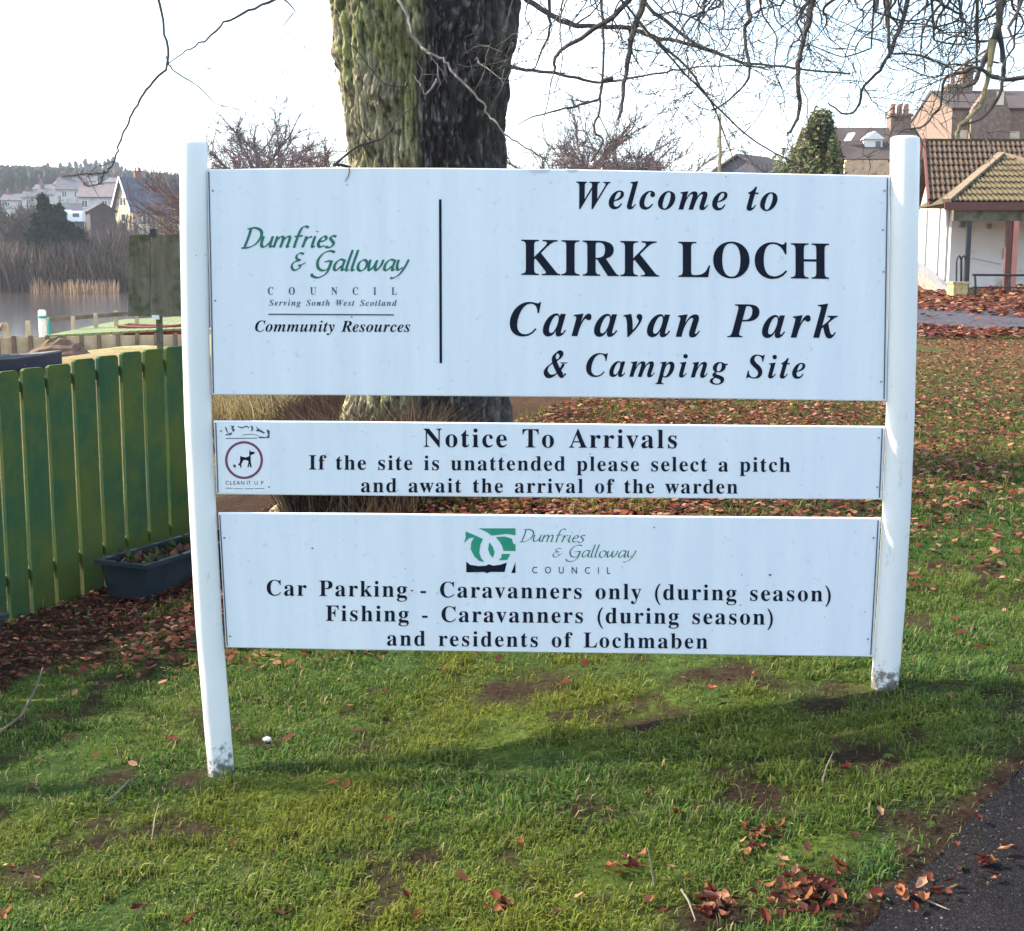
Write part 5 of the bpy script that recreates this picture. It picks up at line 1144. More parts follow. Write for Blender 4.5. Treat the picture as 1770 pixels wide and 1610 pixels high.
# ------------------------------------------------------------------ troughs at the fence foot
def trough(base, along, across, Lg, Wd, H, name, label):
    rz = math.atan2(along.y, along.x)
    t = thing(name, label, 'trough', base, rz)
    def shell(mb, ins0, ins1, z0, z1, x0=0.0, x1=Lg, y0=0.0, y1=Wd):
        a = [(x0 + ins0, y0 + ins0, z0), (x1 - ins0, y0 + ins0, z0), (x1 - ins0, y1 - ins0, z0), (x0 + ins0, y1 - ins0, z0)]
        b = [(x0 + ins1, y0 + ins1, z1), (x1 - ins1, y0 + ins1, z1), (x1 - ins1, y1 - ins1, z1), (x0 + ins1, y1 - ins1, z1)]
        mb.add(a + b, [(0, 1, 5, 4), (1, 2, 6, 5), (2, 3, 7, 6), (3, 0, 4, 7)])
    mb = MB(); shell(mb, .035, .008, 0, H - .02); shell(mb, .012, .035, H - .022, .02)
    mb.add([(.035, .035, .0), (Lg - .035, .035, .0), (Lg - .035, Wd - .035, 0), (.035, Wd - .035, 0)], [(0, 3, 2, 1)])
    mb.build('body', m_trough, t)
    mb = MB()
    for (x0, x1, y0, y1) in ((-.012, Lg + .012, -.012, .02), (-.012, Lg + .012, Wd - .02, Wd + .012), (-.012, .02, .02, Wd - .02), (Lg - .02, Lg + .012, .02, Wd - .02)): mb.box(x0, x1, y0, y1, H - .022, H)
    mb.build('rim', m_trough, t)
    mb = MB(); mb.cur = (.03, .022, .018)
    mb.add([(.02, .02, H - .05), (Lg - .02, .02, H - .05), (Lg - .02, Wd - .02, H - .05), (.02, Wd - .02, H - .05)], [(0, 1, 2, 3)])
    r = random.Random(5)
    for i in range(260):
        x, y = r.uniform(.03, Lg - .03), r.uniform(.02, Wd - .02); z = H - .045; a = r.uniform(0, 6.28); l = r.uniform(.03, .075); w = l * .35
        mb.cur = r.choice([(.03, .06, .02), (.05, .075, .02), (.10, .045, .03), (.05, .03, .03)])
        mb.add([(x, y, z), (x + math.cos(a) * l * .6 - math.sin(a) * w, y + math.sin(a) * l * .6 + math.cos(a) * w, z + l * .6), (x + math.cos(a) * l, y + math.sin(a) * l, z + l * .9), (x + math.cos(a) * l * .6 + math.sin(a) * w, y + math.sin(a) * l * .6 - math.cos(a) * w, z + l * .4)], [(0, 1, 2, 3)])
    o = mb.build('planting', m_leafm, t); o['kind'] = 'stuff'
    return t
tn = gpix(254, 1043); 
trough(Vector((tn.x, tn.y, tn.z + .0)), Vector((FD.x, FD.y, 0)), None, .95, .31, .20, 'planting_trough', 'dark grey plastic trough with low plants against the green fence')
tn = gpix(14, 1152)
trough(Vector((tn.x, tn.y, tn.z)) - Vector((FD.x, FD.y, 0)) * .8, Vector((FD.x, FD.y, 0)), None, .80, .34, .24, 'planting_trough', 'dark blue-grey trough cut off by the left edge of the view')

# ------------------------------------------------------------------ back of a wooden noticeboard beyond the fence
DN = 10.8
nbp = at(266, 560, DN); gzn = gz(nbp.x, nbp.y)
nb = thing('noticeboard', 'weathered two-plank wooden noticeboard seen from behind above the fence', 'noticeboard', (nbp.x, DN, gzn))
def NL(px, py, dy=0.0): 
    p = at(px, py, DN); return Vector((p.x - nbp.x, dy, p.z - gzn))
for (xl, xr) in ((222.5, 259.5), (262.5, 345)):
    a = NL(xl, 547); b = NL(xr, 547); c = NL(xr, 405.5); d = NL(xl + 1.5, 407.5)
    mb = MB(); mb.add([(p.x, y, p.z) for y in (-.014, .014) for p in (a, b, c, d)], [(0, 1, 2, 3), (7, 6, 5, 4), (0, 4, 5, 1), (1, 5, 6, 2), (2, 6, 7, 3), (3, 7, 4, 0)])
    mb.build('plank', m_timber, nb)
c = NL(273, 540)
mb = MB(); mb.box(c.x - .022, c.x + .022, .016, .05, -.25, NL(265, 408).z); mb.build('post', m_timber, nb)
c = NL(264, 404); mb = MB(); mb.box(c.x - .02, c.x + .03, -.02, .03, c.z - .03, c.z + .035); mb.build('bracket', m_steel, nb)
c = NL(268, 548); mb = MB(); mb.box(c.x - .02, c.x + .035, -.018, .0155, c.z - .02, c.z + .015); mb.build('bracket', m_whitepaint, nb)
# small stub rail under it (rests in front of the shore)

# ------------------------------------------------------------------ lochside: rail fence, edging, jetty, boats, marker posts
m_rail = pm('brown_rail', (.11, .075, .05), (.20, .15, .10), 3, rough=.9)
m_palewood = pm('pale_timber', (.42, .32, .20), (.52, .42, .28), 5, rough=.85, bump=.2)
def shore_fence(pxs, py0, py1, Y0, Y1, hpx, label, pw, rail_off):
    p0 = at(pxs[0], py0, Y0); g = thing('rail_fence', label, 'fence', (p0.x, p0.y, p0.z))
    n = len(pxs); tops = []
    for i, px in enumerate(pxs):
        f = (px - pxs[0]) / (pxs[-1] - pxs[0]); Y = lerp(Y0, Y1, f); py = lerp(py0, py1, f)
        p = at(px, py, Y); h = hpx * Y / F_PX
        zt = p.z; mb = MB(); zb = min(zt - h, gz(p.x, p.y) - .1) if pw else zt - h
        q = Vector((p.x, p.y, 0)) - Vector((p0.x, p0.y, 0)); 
        mb.box(q.x - .045, q.x + .045, q.y - .045, q.y + .045, zb - p0.z, zt - p0.z + .03)
        mb.build('post', m_palewood, g); tops.append(q + Vector((0, 0, zt - p0.z)))
    mb = MB()
    mb.bar(tops[0] + Vector((-.6, -.07, -rail_off)), tops[-1] + Vector((.4, -.07, -rail_off)), .04, .11); mb.build('rail', m_rail, g)
    return g
shore_fence([48, 10, -30], 557, 565, 33, 30, 30, 'brown rail fence with pale posts at the left edge of the lochside', True, .06)
shore_fence([126, 165, 200, 236], 549, 535, 36, 38, 22, 'brown rail fence with pale posts above the jetty by the loch', True, .06)
# low timber edging of short posts with a board behind
p0 = at(0, 600, 31)
ed = thing('timber_edging', 'low edging of short dark posts and pale boards along the sandy shore', 'edging', (p0.x, p0.y, gz(p0.x, p0.y)))
xs = [-4, 24, 53, 82, 111, 141, 171, 204, 237, 270, 303, 330]
bt = []
for i, px in enumerate(xs):
    Y = 31 + i * .12; p = at(px, lerp(583, 577, i / 11), Y); b = at(px, lerp(598, 592, i / 11), Y)
    zb = b.z
    mb = MB(); mb.box(p.x - p0.x - .04, p.x - p0.x + .04, p.y - p0.y - .05, p.y - p0.y + .03, zb - ed.location.z - .3, p.z - ed.location.z + .02); mb.build('post', m_rail, ed)
    bt.append((p.x - p0.x, p.y - p0.y + .06, p.z - ed.location.z - .02, zb - ed.location.z))
for a, b in zip(bt[:-1], bt[1:]):
    mb = MB(); mb.add([(a[0] + .005, a[1], a[3] - .3), (b[0] - .005, b[1], b[3] - .3), (b[0] - .005, b[1], b[2]), (a[0] + .005, a[1], a[2]), (a[0] + .005, a[1] + .03, a[3] - .3), (b[0] - .005, b[1] + .03, b[3] - .3), (b[0] - .005, b[1] + .03, b[2]), (a[0] + .005, a[1] + .03, a[2])],
           [(0, 1, 2, 3), (7, 6, 5, 4), (3, 2, 6, 7), (0, 4, 5, 1), (0, 3, 7, 4), (1, 5, 6, 2)]); mb.build('board', m_palewood, ed)
# jetty deck, mossy pale green
m_deck = pm('mossy_deck', (.13, .18, .06), (.20, .23, .10), 1.5, rough=.9, bump=.2)
ja = at(78, 579, 33.5); jb = at(228, 560, 35.5); jc = at(330, 553, 41); jd = at(190, 556, 42)
j0 = ja; jt = thing('jetty', 'low mossy green jetty deck reaching along the loch shore', 'jetty', ja)
quad = [ja, at(225, 576, 33.8), at(330, 566, 35.5), jc, at(225, 548, 42)]
zj = max(p.z for p in quad); 
npl = 16
A0, A1 = at(80, 580, 33.5) - j0, at(330, 567, 35.6) - j0
B0, B1 = at(215, 552, 41.5) - j0, at(345, 546, 43) - j0
for i in range(npl):
    f0, f1 = i / npl, (i + .9) / npl
    a = A0.lerp(A1, f0); b = A0.lerp(A1, f1); c = B0.lerp(B1, f1); d = B0.lerp(B1, f0)
    mb = MB(); mb.add([a, b, c, d] + [v - Vector((0, 0, .05)) for v in (a, b, c, d)], [(0, 1, 2, 3), (7, 6, 5, 4), (0, 4, 5, 1), (1, 5, 6, 2), (2, 6, 7, 3), (3, 7, 4, 0)])
    mb.build('plank', m_deck, jt)
for f in (0.02, .5, .98):
    for (P, Q) in ((A0, A1), (B0, B1)):
        v = P.lerp(Q, f); mb = MB(); mb.box(v.x - .06, v.x + .06, v.y - .06, v.y + .06, v.z - .9, v.z - .05); mb.build('pile', m_rail, jt)

def boat(name, label, loc, rz, Lb, Wb, Hb, m_hull, m_in, group=None):
    t = thing(name, label, 'boat', loc, rz, group)
    n = 12
    def sec(x, sc=1.0, dz=0.0):
        f = x / Lb
        w = Wb / 2 * (math.sin(min(1, (1 - f) * 1.9 + .02) * PI / 2) if f > .5 else (.80 + .2 * math.sin(f * PI))) * sc
        sh = Hb * (.85 + .35 * (f - .4) ** 2 * 2)
        return [(x, -w, sh), (x, -w * .93, sh * .45), (x, -w * .55, sh * .10 + dz), (x, 0, 0 + dz), (x, w * .55, sh * .10 + dz), (x, w * .93, sh * .45), (x, w, sh)]
    for nm, sc, dz, mt in (('hull', 1.0, 0, m_hull), ('inner_hull', .93, .04, m_in)):
        mb = MB(); vs = []; fs = []
        for i in range(n + 1): vs += sec(Lb * i / n, sc, dz)
        for i in range(n):
            for k in range(6): fs.append((i * 7 + k, (i + 1) * 7 + k, (i + 1) * 7 + k + 1, i * 7 + k + 1))
        fs.append(tuple(range(7)))
        mb.add(vs, fs); mb.build(nm, mt, t, smooth=False)
    mb = MB()
    for s in (0, 6):
        mb.tube([Vector(sec(Lb * i / n)[s]) for i in range(n + 1)], .03, 5)
    mb.build('gunwale', m_in, t)
    for f in (.15, .45, .7):
        s = sec(Lb * f, .9); mb = MB(); mb.box(Lb * f - .11, Lb * f + .11, s[0][1], s[6][1], Hb * .55, Hb * .6); mb.build('thwart', m_in, t)
    return t
m_blue = pm('boat_blue', (.012, .016, .040), (.018, .024, .055), 3, rough=.35, dirt=(.08, .08, .08), dscale=3, damt=.3)
m_bluein = pm('boat_inside', (.05, .055, .07), (.08, .085, .10), 3, rough=.6)
m_red = pm('boat_red', (.42, .035, .025), (.5, .06, .04), 3, rough=.4)
m_redin = pm('boat_inside_red', (.25, .04, .03), (.3, .10, .08), 3, rough=.6)
bp = at(-40, 640, 26.0); 
boat('rowing_boat', 'dark blue rowing boat drawn up on the grass beyond the fence', (bp.x - .5, 25.0, gz(bp.x, 25.0) + .02), math.radians(14), 2.35, 1.2, .42, m_blue, m_bluein)
bp = at(222, 583, 37.0)
boat('rowing_boat', 'small red boat lying beside the jetty left of the left post', (bp.x, 36.5, at(222, 584, 36.5).z), math.radians(-4), 1.9, 1.0, .36, m_red, m_redin)
# brown heap right of the blue boat
def marker(px, py0, py1, Y, r, mat, name, label, top=None):
    a = at(px, py1, Y); b = at(px, py0, Y); t = thing(name, label, 'post', (a.x, a.y, a.z - .15))
    mb = MB(); h = (b - a).length + .15; mb.tube([(0, 0, 0), (0, 0, h - .04), (0, 0, h)], [r, r, r * .7], 12); mb.build('shaft', mat, t, smooth=False)
    if top: mb = MB(); mb.tube([(0, 0, h * .72), (0, 0, h * .8)], [r * 1.12, r * 1.12], 12); mb.build('band', top, t)
    return t
m_teal = pm('teal_paint', (.03, .26, .22), None, 5, rough=.5)
marker(74.5, 536, 578, 36.5, .105, m_whitepaint, 'marker_post', 'thick white post with a teal band by the loch', m_teal)
marker(86, 549, 576, 36.8, .05, m_teal, 'marker_post', 'thin teal post just right of the thick white one')
mb = MB(); hp = at(105, 622, 29.5); mb.cur = None
r = random.Random(8); 
vs = []; fs = []
for i in range(7):
    for k in range(14):
        a = 2 * PI * k / 14; q = i / 6; rr_ = (1 - q) ** .6 * r.uniform(.85, 1.1)
        vs.append((math.cos(a) * .75 * rr_, math.sin(a) * .5 * rr_, q * .42 * r.uniform(.9, 1.1)))
for i in range(6):
    for k in range(14): fs.append((i * 14 + k, i * 14 + (k + 1) % 14, (i + 1) * 14 + (k + 1) % 14, (i + 1) * 14 + k))
mb.add(vs, fs); o = mb.build('leaf_heap', pm('brown_heap', (.09, .055, .035), (.16, .10, .06), 6, rough=.95, bump=.6, bscale=12)); o.location = (hp.x, hp.y, gz(hp.x, hp.y)); tag(o, 'low brown heap of garden waste beside the dark blue boat', 'heap')

# ------------------------------------------------------------------ hut on the right
DH = 36.0
hut = thing('hut', 'single-storey white hut with brown tiled roof and a hipped porch', 'building', at(1640, 505, DH))
HM = Matrix.Translation(hut.location); HI = HM.inverted()
HB = hut.location
def H(px, py, Y): return at(px, py, Y) - HB
zf = H(1644, 497, DH).z                       # floor line of the near corner
zb_ = zf - .6
z_eave = H(1644, 352, DH).z
yF = 0.0                                     # front wall plane (local y)
xL = H(1644, 400, DH).x
# front wall (behind the porch) and the left gable wall receding
mb = MB(); mb.box(xL, xL + 9, 0, .2, zb_, z_eave + .02); mb.build('front_wall', m_render_white, hut)
gl = H(1589, 400, DH + 5.2); 
ridgeY = 2.9
ridge_z = H(1600, 245, DH + ridgeY).z
xg = xL
gw = MB(); gx = xL; 
gd = Vector((gl.x - xL, 5.2, 0))
gn = Vector((gd.y, -gd.x, 0)).normalized() * .18
poly = [Vector((xL, .2, zb_)), Vector((xL, .2, 0)) + gd * .96 + Vector((0, 0, zb_)), Vector((xL, .2, 0)) + gd * .96 + Vector((0, 0, z_eave)), Vector((xL, .2, 0)) + gd * .5 + Vector((0, 0, ridge_z - .12)), Vector((xL, .2, z_eave))]
gw.add(poly + [p + gn for p in poly], [(4, 3, 2, 1, 0), (5, 6, 7, 8, 9)] + [(i, (i + 1) % 5, 5 + (i + 1) % 5, 5 + i) for i in range(5)])
gw.build('gable_wall', m_render_white, hut)
# main roof: front slope from eave to ridge
e0 = H(1607, 348, DH - .35); r0 = H(1599, 245, DH + ridgeY)
r1 = H(1599 + 420, 245, DH + ridgeY); e1 = Vector((r1.x + (e0.x - r0.x), e0.y, e0.z)); r1.z = r0.z
slope = r0 - e0
back = Vector((e0.x + (r0.x - e0.x) * 2, r0.y * 2 - e0.y, e0.z))
mb = MB(); up_ = Vector((0, 0, .06))
def slab(mb, a, b, c, d, th=.06):
    mb.add([a, b, c, d] + [v - Vector((0, 0, th)) for v in (a, b, c, d)], [(0, 1, 2, 3), (7, 6, 5, 4), (0, 4, 5, 1), (1, 5, 6, 2), (2, 6, 7, 3), (3, 7, 4, 0)])
slab(mb, e0, e1, r1, r0); 
b0 = r0 + Vector((r0.x - e0.x, r0.y - e0.y, e0.z - r0.z)); b1_ = r1 + Vector((r0.x - e0.x, r0.y - e0.y, e0.z - r0.z))
slab(mb, r0 + Vector((0, .01, 0)), r1 + Vector((0, .01, 0)), b1_, b0)
roof = mb.build('roof', m_tile, hut)
mb = MB(); mb.bar(e0 + Vector((-.03, -.02, -.06)), r0 + Vector((-.03, 0, -.03)), .05, .26); mb.build('bargeboard', m_fascia, hut)
mb = MB(); mb.bar(r0 + Vector((-.08, .02, -.03)), b0 + Vector((-.08, 0, -.05)), .05, .26); mb.build('bargeboard', m_fascia, hut)
mb = MB()
s0 = e0 + Vector((-.01, 0, -.08)); s1 = r0 + Vector((-.01, 0, -.08))
mb.bar(r0 + Vector((-.1, 0, .02)), r1 + Vector((0, 0, .02)), .22, .10); mb.build('ridge_capping', m_tile, hut)
# pantiles
def tile_mesh(w, h, name, mat):
    mb = MB(); n = 6; vs = []; fs = []
    for j, (v, lift) in enumerate(((0, .030), (h * 1.12, .0))):
        for i in range(n + 1):
            u = i / n; z = .045 * math.cos(u * 2 * PI) * .5 + .03 + lift
            vs.append((u * w * 1.04, v, z))
    for i in range(n + 1): vs.append((i / n * w * 1.04, 0, vs[i][2] - .025))
    for i in range(n): fs.append((i, i + 1, n + 2 + i, n + 1 + i)); fs.append((2 * (n + 1) + i, 2 * (n + 1) + i + 1, i + 1, i))
    mb.add(vs, fs); return mb.mesh(name, mat)
ncol, nrow = 17, 9
tw = (H(1778, 300, DH + 1).x - H(1601, 300, DH + 1).x) / 20.0; ncol = 21
uh = Vector((1, 0, 0)); vh = slope.normalized(); nh = uh.cross(vh).normalized()
th_ = slope.length / nrow
tmesh = tile_mesh(tw, th_, 'tile', m_tile)
rt = random.Random(4)
# porch roof geometry first, so hidden tiles are skipped
pk = H(1731, 270, DH - .3 + 1.6); pk.z = H(1731, 270, DH + 1.2).z
pk = H(1731, 270, DH + 1.2)
DPf = DH - 2.6
pe_l = H(1636, 351, DPf); pe_r = Vector((2 * pk.x - pe_l.x, pe_l.y, pe_l.z))
back_l = H(1609, 350, DH - .4)
def plane_pt(base, u, v): return base + uh * u + vh * v
for r_ in range(nrow):
    for c in range(ncol):
        if r_ * ncol + c >= 230: pass
        p = e0 + uh * (c * tw) + vh * (r_ * th_)
        q = p + uh * tw * .5 + vh * th_ * .5
        # skip where the porch roof covers it
        f = (q.z - e0.z) / (pk.z - e0.z)
        if f < 1 and q.x > lerp(back_l.x + .6, pk.x, f) + .15: continue
        o = bpy.data.objects.new('tile', tmesh); COL.objects.link(o); o.parent = roof
        o.matrix_local = Matrix.Translation(p + nh * (.004 + rt.uniform(0, .012))) @ Matrix((uh, vh, nh)).transposed().to_4x4() @ Matrix.Rotation(rt.uniform(-.008, .008), 4, 'Z')
# rest of the main roof beyond the frame, one part
mb = MB()
for r_ in range(nrow):
    for c in range(ncol, 36):
        p = e0 + uh * (c * tw) + vh * (r_ * th_)
        Mx = Matrix.Translation(p + nh * .008) @ Matrix((uh, vh, nh)).transposed().to_4x4()
        mb.add([Mx @ v.co for v in tmesh.vertices], [tuple(pp.vertices) for pp in tmesh.polygons])
o = mb.build('roof_tiles', m_tile, roof); o['kind'] = 'stuff'
# porch roof: front hip face, left and right faces
pr_ = MB()
bk_l = Vector((back_l.x, .9, pe_l.z)); bk_r = Vector((2 * pk.x - back_l.x, .9, pe_l.z))
pr_.add([pe_l, pe_r, pk], [(0, 1, 2)]); pr_.add([Vector((pe_l.x, pe_l.y, pe_l.z)), pk, bk_l], [(0, 1, 2)]); pr_.add([pe_r, bk_r, pk], [(0, 1, 2)])
pr_.add([pe_l, pe_r, bk_r, bk_l], [(3, 2, 1, 0)])
porch = pr_.build('porch_roof', m_mosstile, hut)
pu = Vector((1, 0, 0)); base_mid = (pe_l + pe_r) / 2; pv = (pk - base_mid); plen = pv.length; pvn = pv.normalized(); pn_ = pu.cross(pvn).normalized()
pw_ = (pe_r - pe_l).length; nr_ = 8; ph_ = plen / nr_; ptw = tw * .93; nc_ = int(pw_ / ptw)
ptm = tile_mesh(ptw, ph_, 'tile', m_mosstile)
for r_ in range(nr_):
    f = (r_ + .5) / nr_
    lo_x = lerp(pe_l.x, pk.x, f); hi_x = lerp(pe_r.x, pk.x, f)
    for c in range(nc_ + 1):
        x = pe_l.x + c * ptw
        if x + ptw * .3 < lo_x or x + ptw * .7 > hi_x: continue
        p = Vector((x, pe_l.y, pe_l.z)) + pvn * (r_ * ph_)
        o = bpy.data.objects.new('tile', ptm); COL.objects.link(o); o.parent = porch
        o.matrix_local = Matrix.Translation(p + pn_ * (.004 + rt.uniform(0, .012))) @ Matrix((pu, pvn, pn_)).transposed().to_4x4()
for e_ in (pe_l, pe_r):
    mb = MB(); mb.bar(e_ + Vector((0, 0, .05)), pk + Vector((0, 0, .06)), .20, .10); mb.build('hip_capping', pm('hip_tile', (.20, .135, .08), (.28, .20, .12), 4, rough=.9) if e_ is pe_l else MATS['hip_tile'], hut)
mb = MB(); mb.box(pe_l.x - .05, pe_r.x + .05, pe_l.y - .04, pe_l.y, pe_l.z - .16, pe_l.z + .02); mb.build('gutter', m_fascia, hut)
mb = MB(); mb.box(pe_l.x + .22, pe_r.x - .22, pe_l.y + .10, pe_l.y + .24, pe_l.z - .42, pe_l.z - .17); mb.build('beam', m_timber, hut)
# eaves gutter left of the porch
mb = MB(); mb.bar(e0 + Vector((-.05, -.08, -.07)), Vector((pe_l.x + .4, e0.y - .08, e0.z - .07)), .10, .11); mb.build('gutter', m_fascia, hut)
# porch posts
for px, wd_, mt in ((1673, .11, m_steel), (1742, .12, m_fascia), (1753.5, .13, pm('salmon_paint', (.42, .17, .12), None, 5, rough=.6))):
    x = H(px, 430, DPf + .15).x; mb = MB(); mb.box(x - wd_ / 2, x + wd_ / 2, pe_l.y + .1, pe_l.y + .1 + wd_, zf - .35, pe_l.z - .42); mb.build('post', mt, hut)
# door with its frame, lock and kick rail, in the front wall
dx0, dx1 = H(1678, 430, DH).x, H(1740, 430, DH).x; dz1 = H(1700, 380, DH).z
mb = MB(); mb.box(dx0, dx1, -.05, -.003, zf, dz1); door = mb.build('door', m_render_white, hut)
mb = MB(); mb.box(dx1 - .12, dx1 - .08, -.10, -.052, H(1, 442, DH).z, H(1, 424, DH).z); mb.build('handle', m_galv, door)
mb = MB(); mb.bar(Vector((dx0 + .02, -.06, H(1, 441, DH).z)), Vector((dx1 - .15, -.06, H(1, 451, DH).z)), .02, .02); mb.build('door_rail', m_galv, door)
mb = MB(); mb.box(dx0 - .06, dx0 - .002, -.06, -.002, zf, dz1 + .06); mb.box(dx1 + .002, dx1 + .07, -.06, -.002, zf, dz1 + .06); mb.box(dx0 - .002, dx1 + .002, -.06, -.002, dz1 + .002, dz1 + .06); mb.build('door_frame', m_whitepaint, hut)
# small lamp and meter box left of the door
lp = H(1663, 387, DH); mb = MB(); mb.box(lp.x - .09, lp.x + .05, -.14, -.003, lp.z - .10, lp.z + .10); mb.build('meter_box', m_galv, hut)
lp = H(1708, 392, DH); mb = MB(); mb.box(lp.x - .05, lp.x + .05, -.12, -.052, lp.z - .06, lp.z + .07); mb.build('wall_lamp', m_galv, hut)
# downpipes on the gable wall and at the corner
for f, r_ in ((.62, .028), (.22, .028), (-.02, .035)):
    b_ = Vector((xL, .2, 0)) + gd * f - gn * .25; mb = MB(); mb.tube([b_ + Vector((0, 0, zb_ + .3)), b_ + Vector((0, 0, z_eave - .02))], r_, 6); mb.build('downpipe', m_galv, hut)
# plinth slab of the porch
mb = MB(); mb.box(H(1672, 500, DPf).x, H(1790, 500, DPf).x, pe_l.y + .0, -.002, zf - .75, zf - .12); mb.build('porch_slab', pm('concrete', (.20, .19, .18), (.28, .27, .25), 6, rough=.9), hut)
mb = MB(); mb.box(H(1672, 500, DPf).x - .06, H(1790, 500, DPf).x, pe_l.y - .12, pe_l.y - .003, zf - .75, zf - .08); mb.build('step', m_timber, hut)
# ramp wall at the left, sloping down to the front
ra = H(1586, 458, DH + 3.5); rb = H(1642, 503, DH - 1.2)
mb = MB(); mb.bar(ra, rb, .14, .16); mb.build('ramp_coping', pm('grey_coping', (.16, .16, .17), (.24, .24, .25), 6, rough=.9), hut)
mb = MB(); mb.bar(ra + Vector((0, 0, -.28)), rb + Vector((0, 0, -.25)), .12, .38); mb.build('ramp_wall', pm('ramp_stone', (.28, .21, .17), (.45, .36, .28), 8, rough=.9, dirt=(.1, .08, .07), dscale=9, damt=.45), hut)
# handrails
hr = thing('handrail', 'dark metal handrail in front of the hut door', 'handrail', Vector((H(1686, 505, DPf - .5) + HB)))
def R_(px, py, dY=-.5): return at(px, py, DPf + dY) - hr.location
mb = MB(); mb.tube([R_(1681, 475.5), R_(1826, 476.5)], .028, 8); mb.build('top_rail', m_steel, hr)
for px in (1686, 1745, 1806):
    mb = MB(); mb.tube([R_(px - 1, 475.5), R_(px + 2, 520)], .028, 8); mb.build('upright', m_steel, hr)
mb = MB(); mb.tube([R_(1686, 497), R_(1826, 498)], .018, 6); mb.build('lower_rail', m_steel, hr)
hb_ = thing('handrail', 'pair of dark hooped handrails above the yellow stone block', 'handrail', at(1655, 500, DPf - .2))
for x0, x1 in ((1653, 1662), (1661, 1670)):
    pts = [at(x0, 498, DPf - .2), at(x0 + .3, 452, DPf - .2), at(x0 + 2, 445, DPf - .2), at((x0 + x1) / 2, 442, DPf - .2), at(x1 - 2, 445, DPf - .2), at(x1, 452, DPf - .2), at(x1, 486, DPf - .2)]
    mb = MB(); mb.tube([p - hb_.location for p in pts], .024, 7); mb.build('hoop', m_steel, hb_)
# yellow stone block
m_ystone = pm('yellow_stone', (.42, .29, .12), (.55, .42, .20), 5, rough=.9, bump=.3, dirt=(.12, .09, .05), dscale=6, damt=.42)
sb_ = H(1646, 528, DPf - .6) + HB
st = thing('stone_block', 'low yellow stone pier at the foot of the hut steps', 'pier', (sb_.x, sb_.y, sb_.z - .2))
wS = 26 * (DPf - .6) / F_PX; hS = 40 * (DPf - .6) / F_PX
mb = MB()
for k, (x0, x1, z0, z1) in enumerate(((0, wS, 0, hS * .5), (0.01, wS - .01, hS * .5 + .006, hS + .15))): mb.box(x0, x1, 0, .5, z0 + .0, z1)
mb.build('stonework', m_ystone, st)
mb = MB(); mb.box(-.02, wS + .02, -.02, .52, hS + .152, hS + .2); mb.build('coping', m_ystone, st)
mb = MB(); mb.box(wS + .002, wS + .13, .05, .45, 0, hS + .06); mb.build('timber_edge', m_timber, st)

# ------------------------------------------------------------------ houses
m_slate = pm('blue_slate', (.050, .058, .090), (.075, .083, .12), 1.2, rough=.75, bump=.2, bscale=12)
m_brownroof = pm('brown_slate', (.055, .036, .034), (.09, .062, .055), 1.0, rough=.85, bump=.3, bscale=8, dirt=(.06, .06, .04), dscale=2, damt=.4)
m_pinkroof = pm('pinkish_roof', (.15, .115, .115), (.20, .16, .16), 1.0, rough=.9)
m_greyroof = pm('grey_roof', (.085, .08, .095), (.12, .115, .13), 1.0, rough=.9)
m_cream = pm('cream_render', (.66, .55, .38), (.74, .64, .46), 1.5, rough=.9, dirt=(.40, .30, .2), dscale=1.2, damt=.40)
m_pinkstone = pm('pink_sandstone', (.17, .115, .085), (.29, .20, .145), 7, rough=.92, bump=.7, bscale=9, dirt=(.15, .11, .095), dscale=9, damt=.44)
m_brick = pm('red_brick', (.17, .075, .055), (.25, .11, .08), 3, rough=.9)
m_pot = pm('chimney_pot', (.33, .15, .10), (.4, .2, .13), 3, rough=.9)

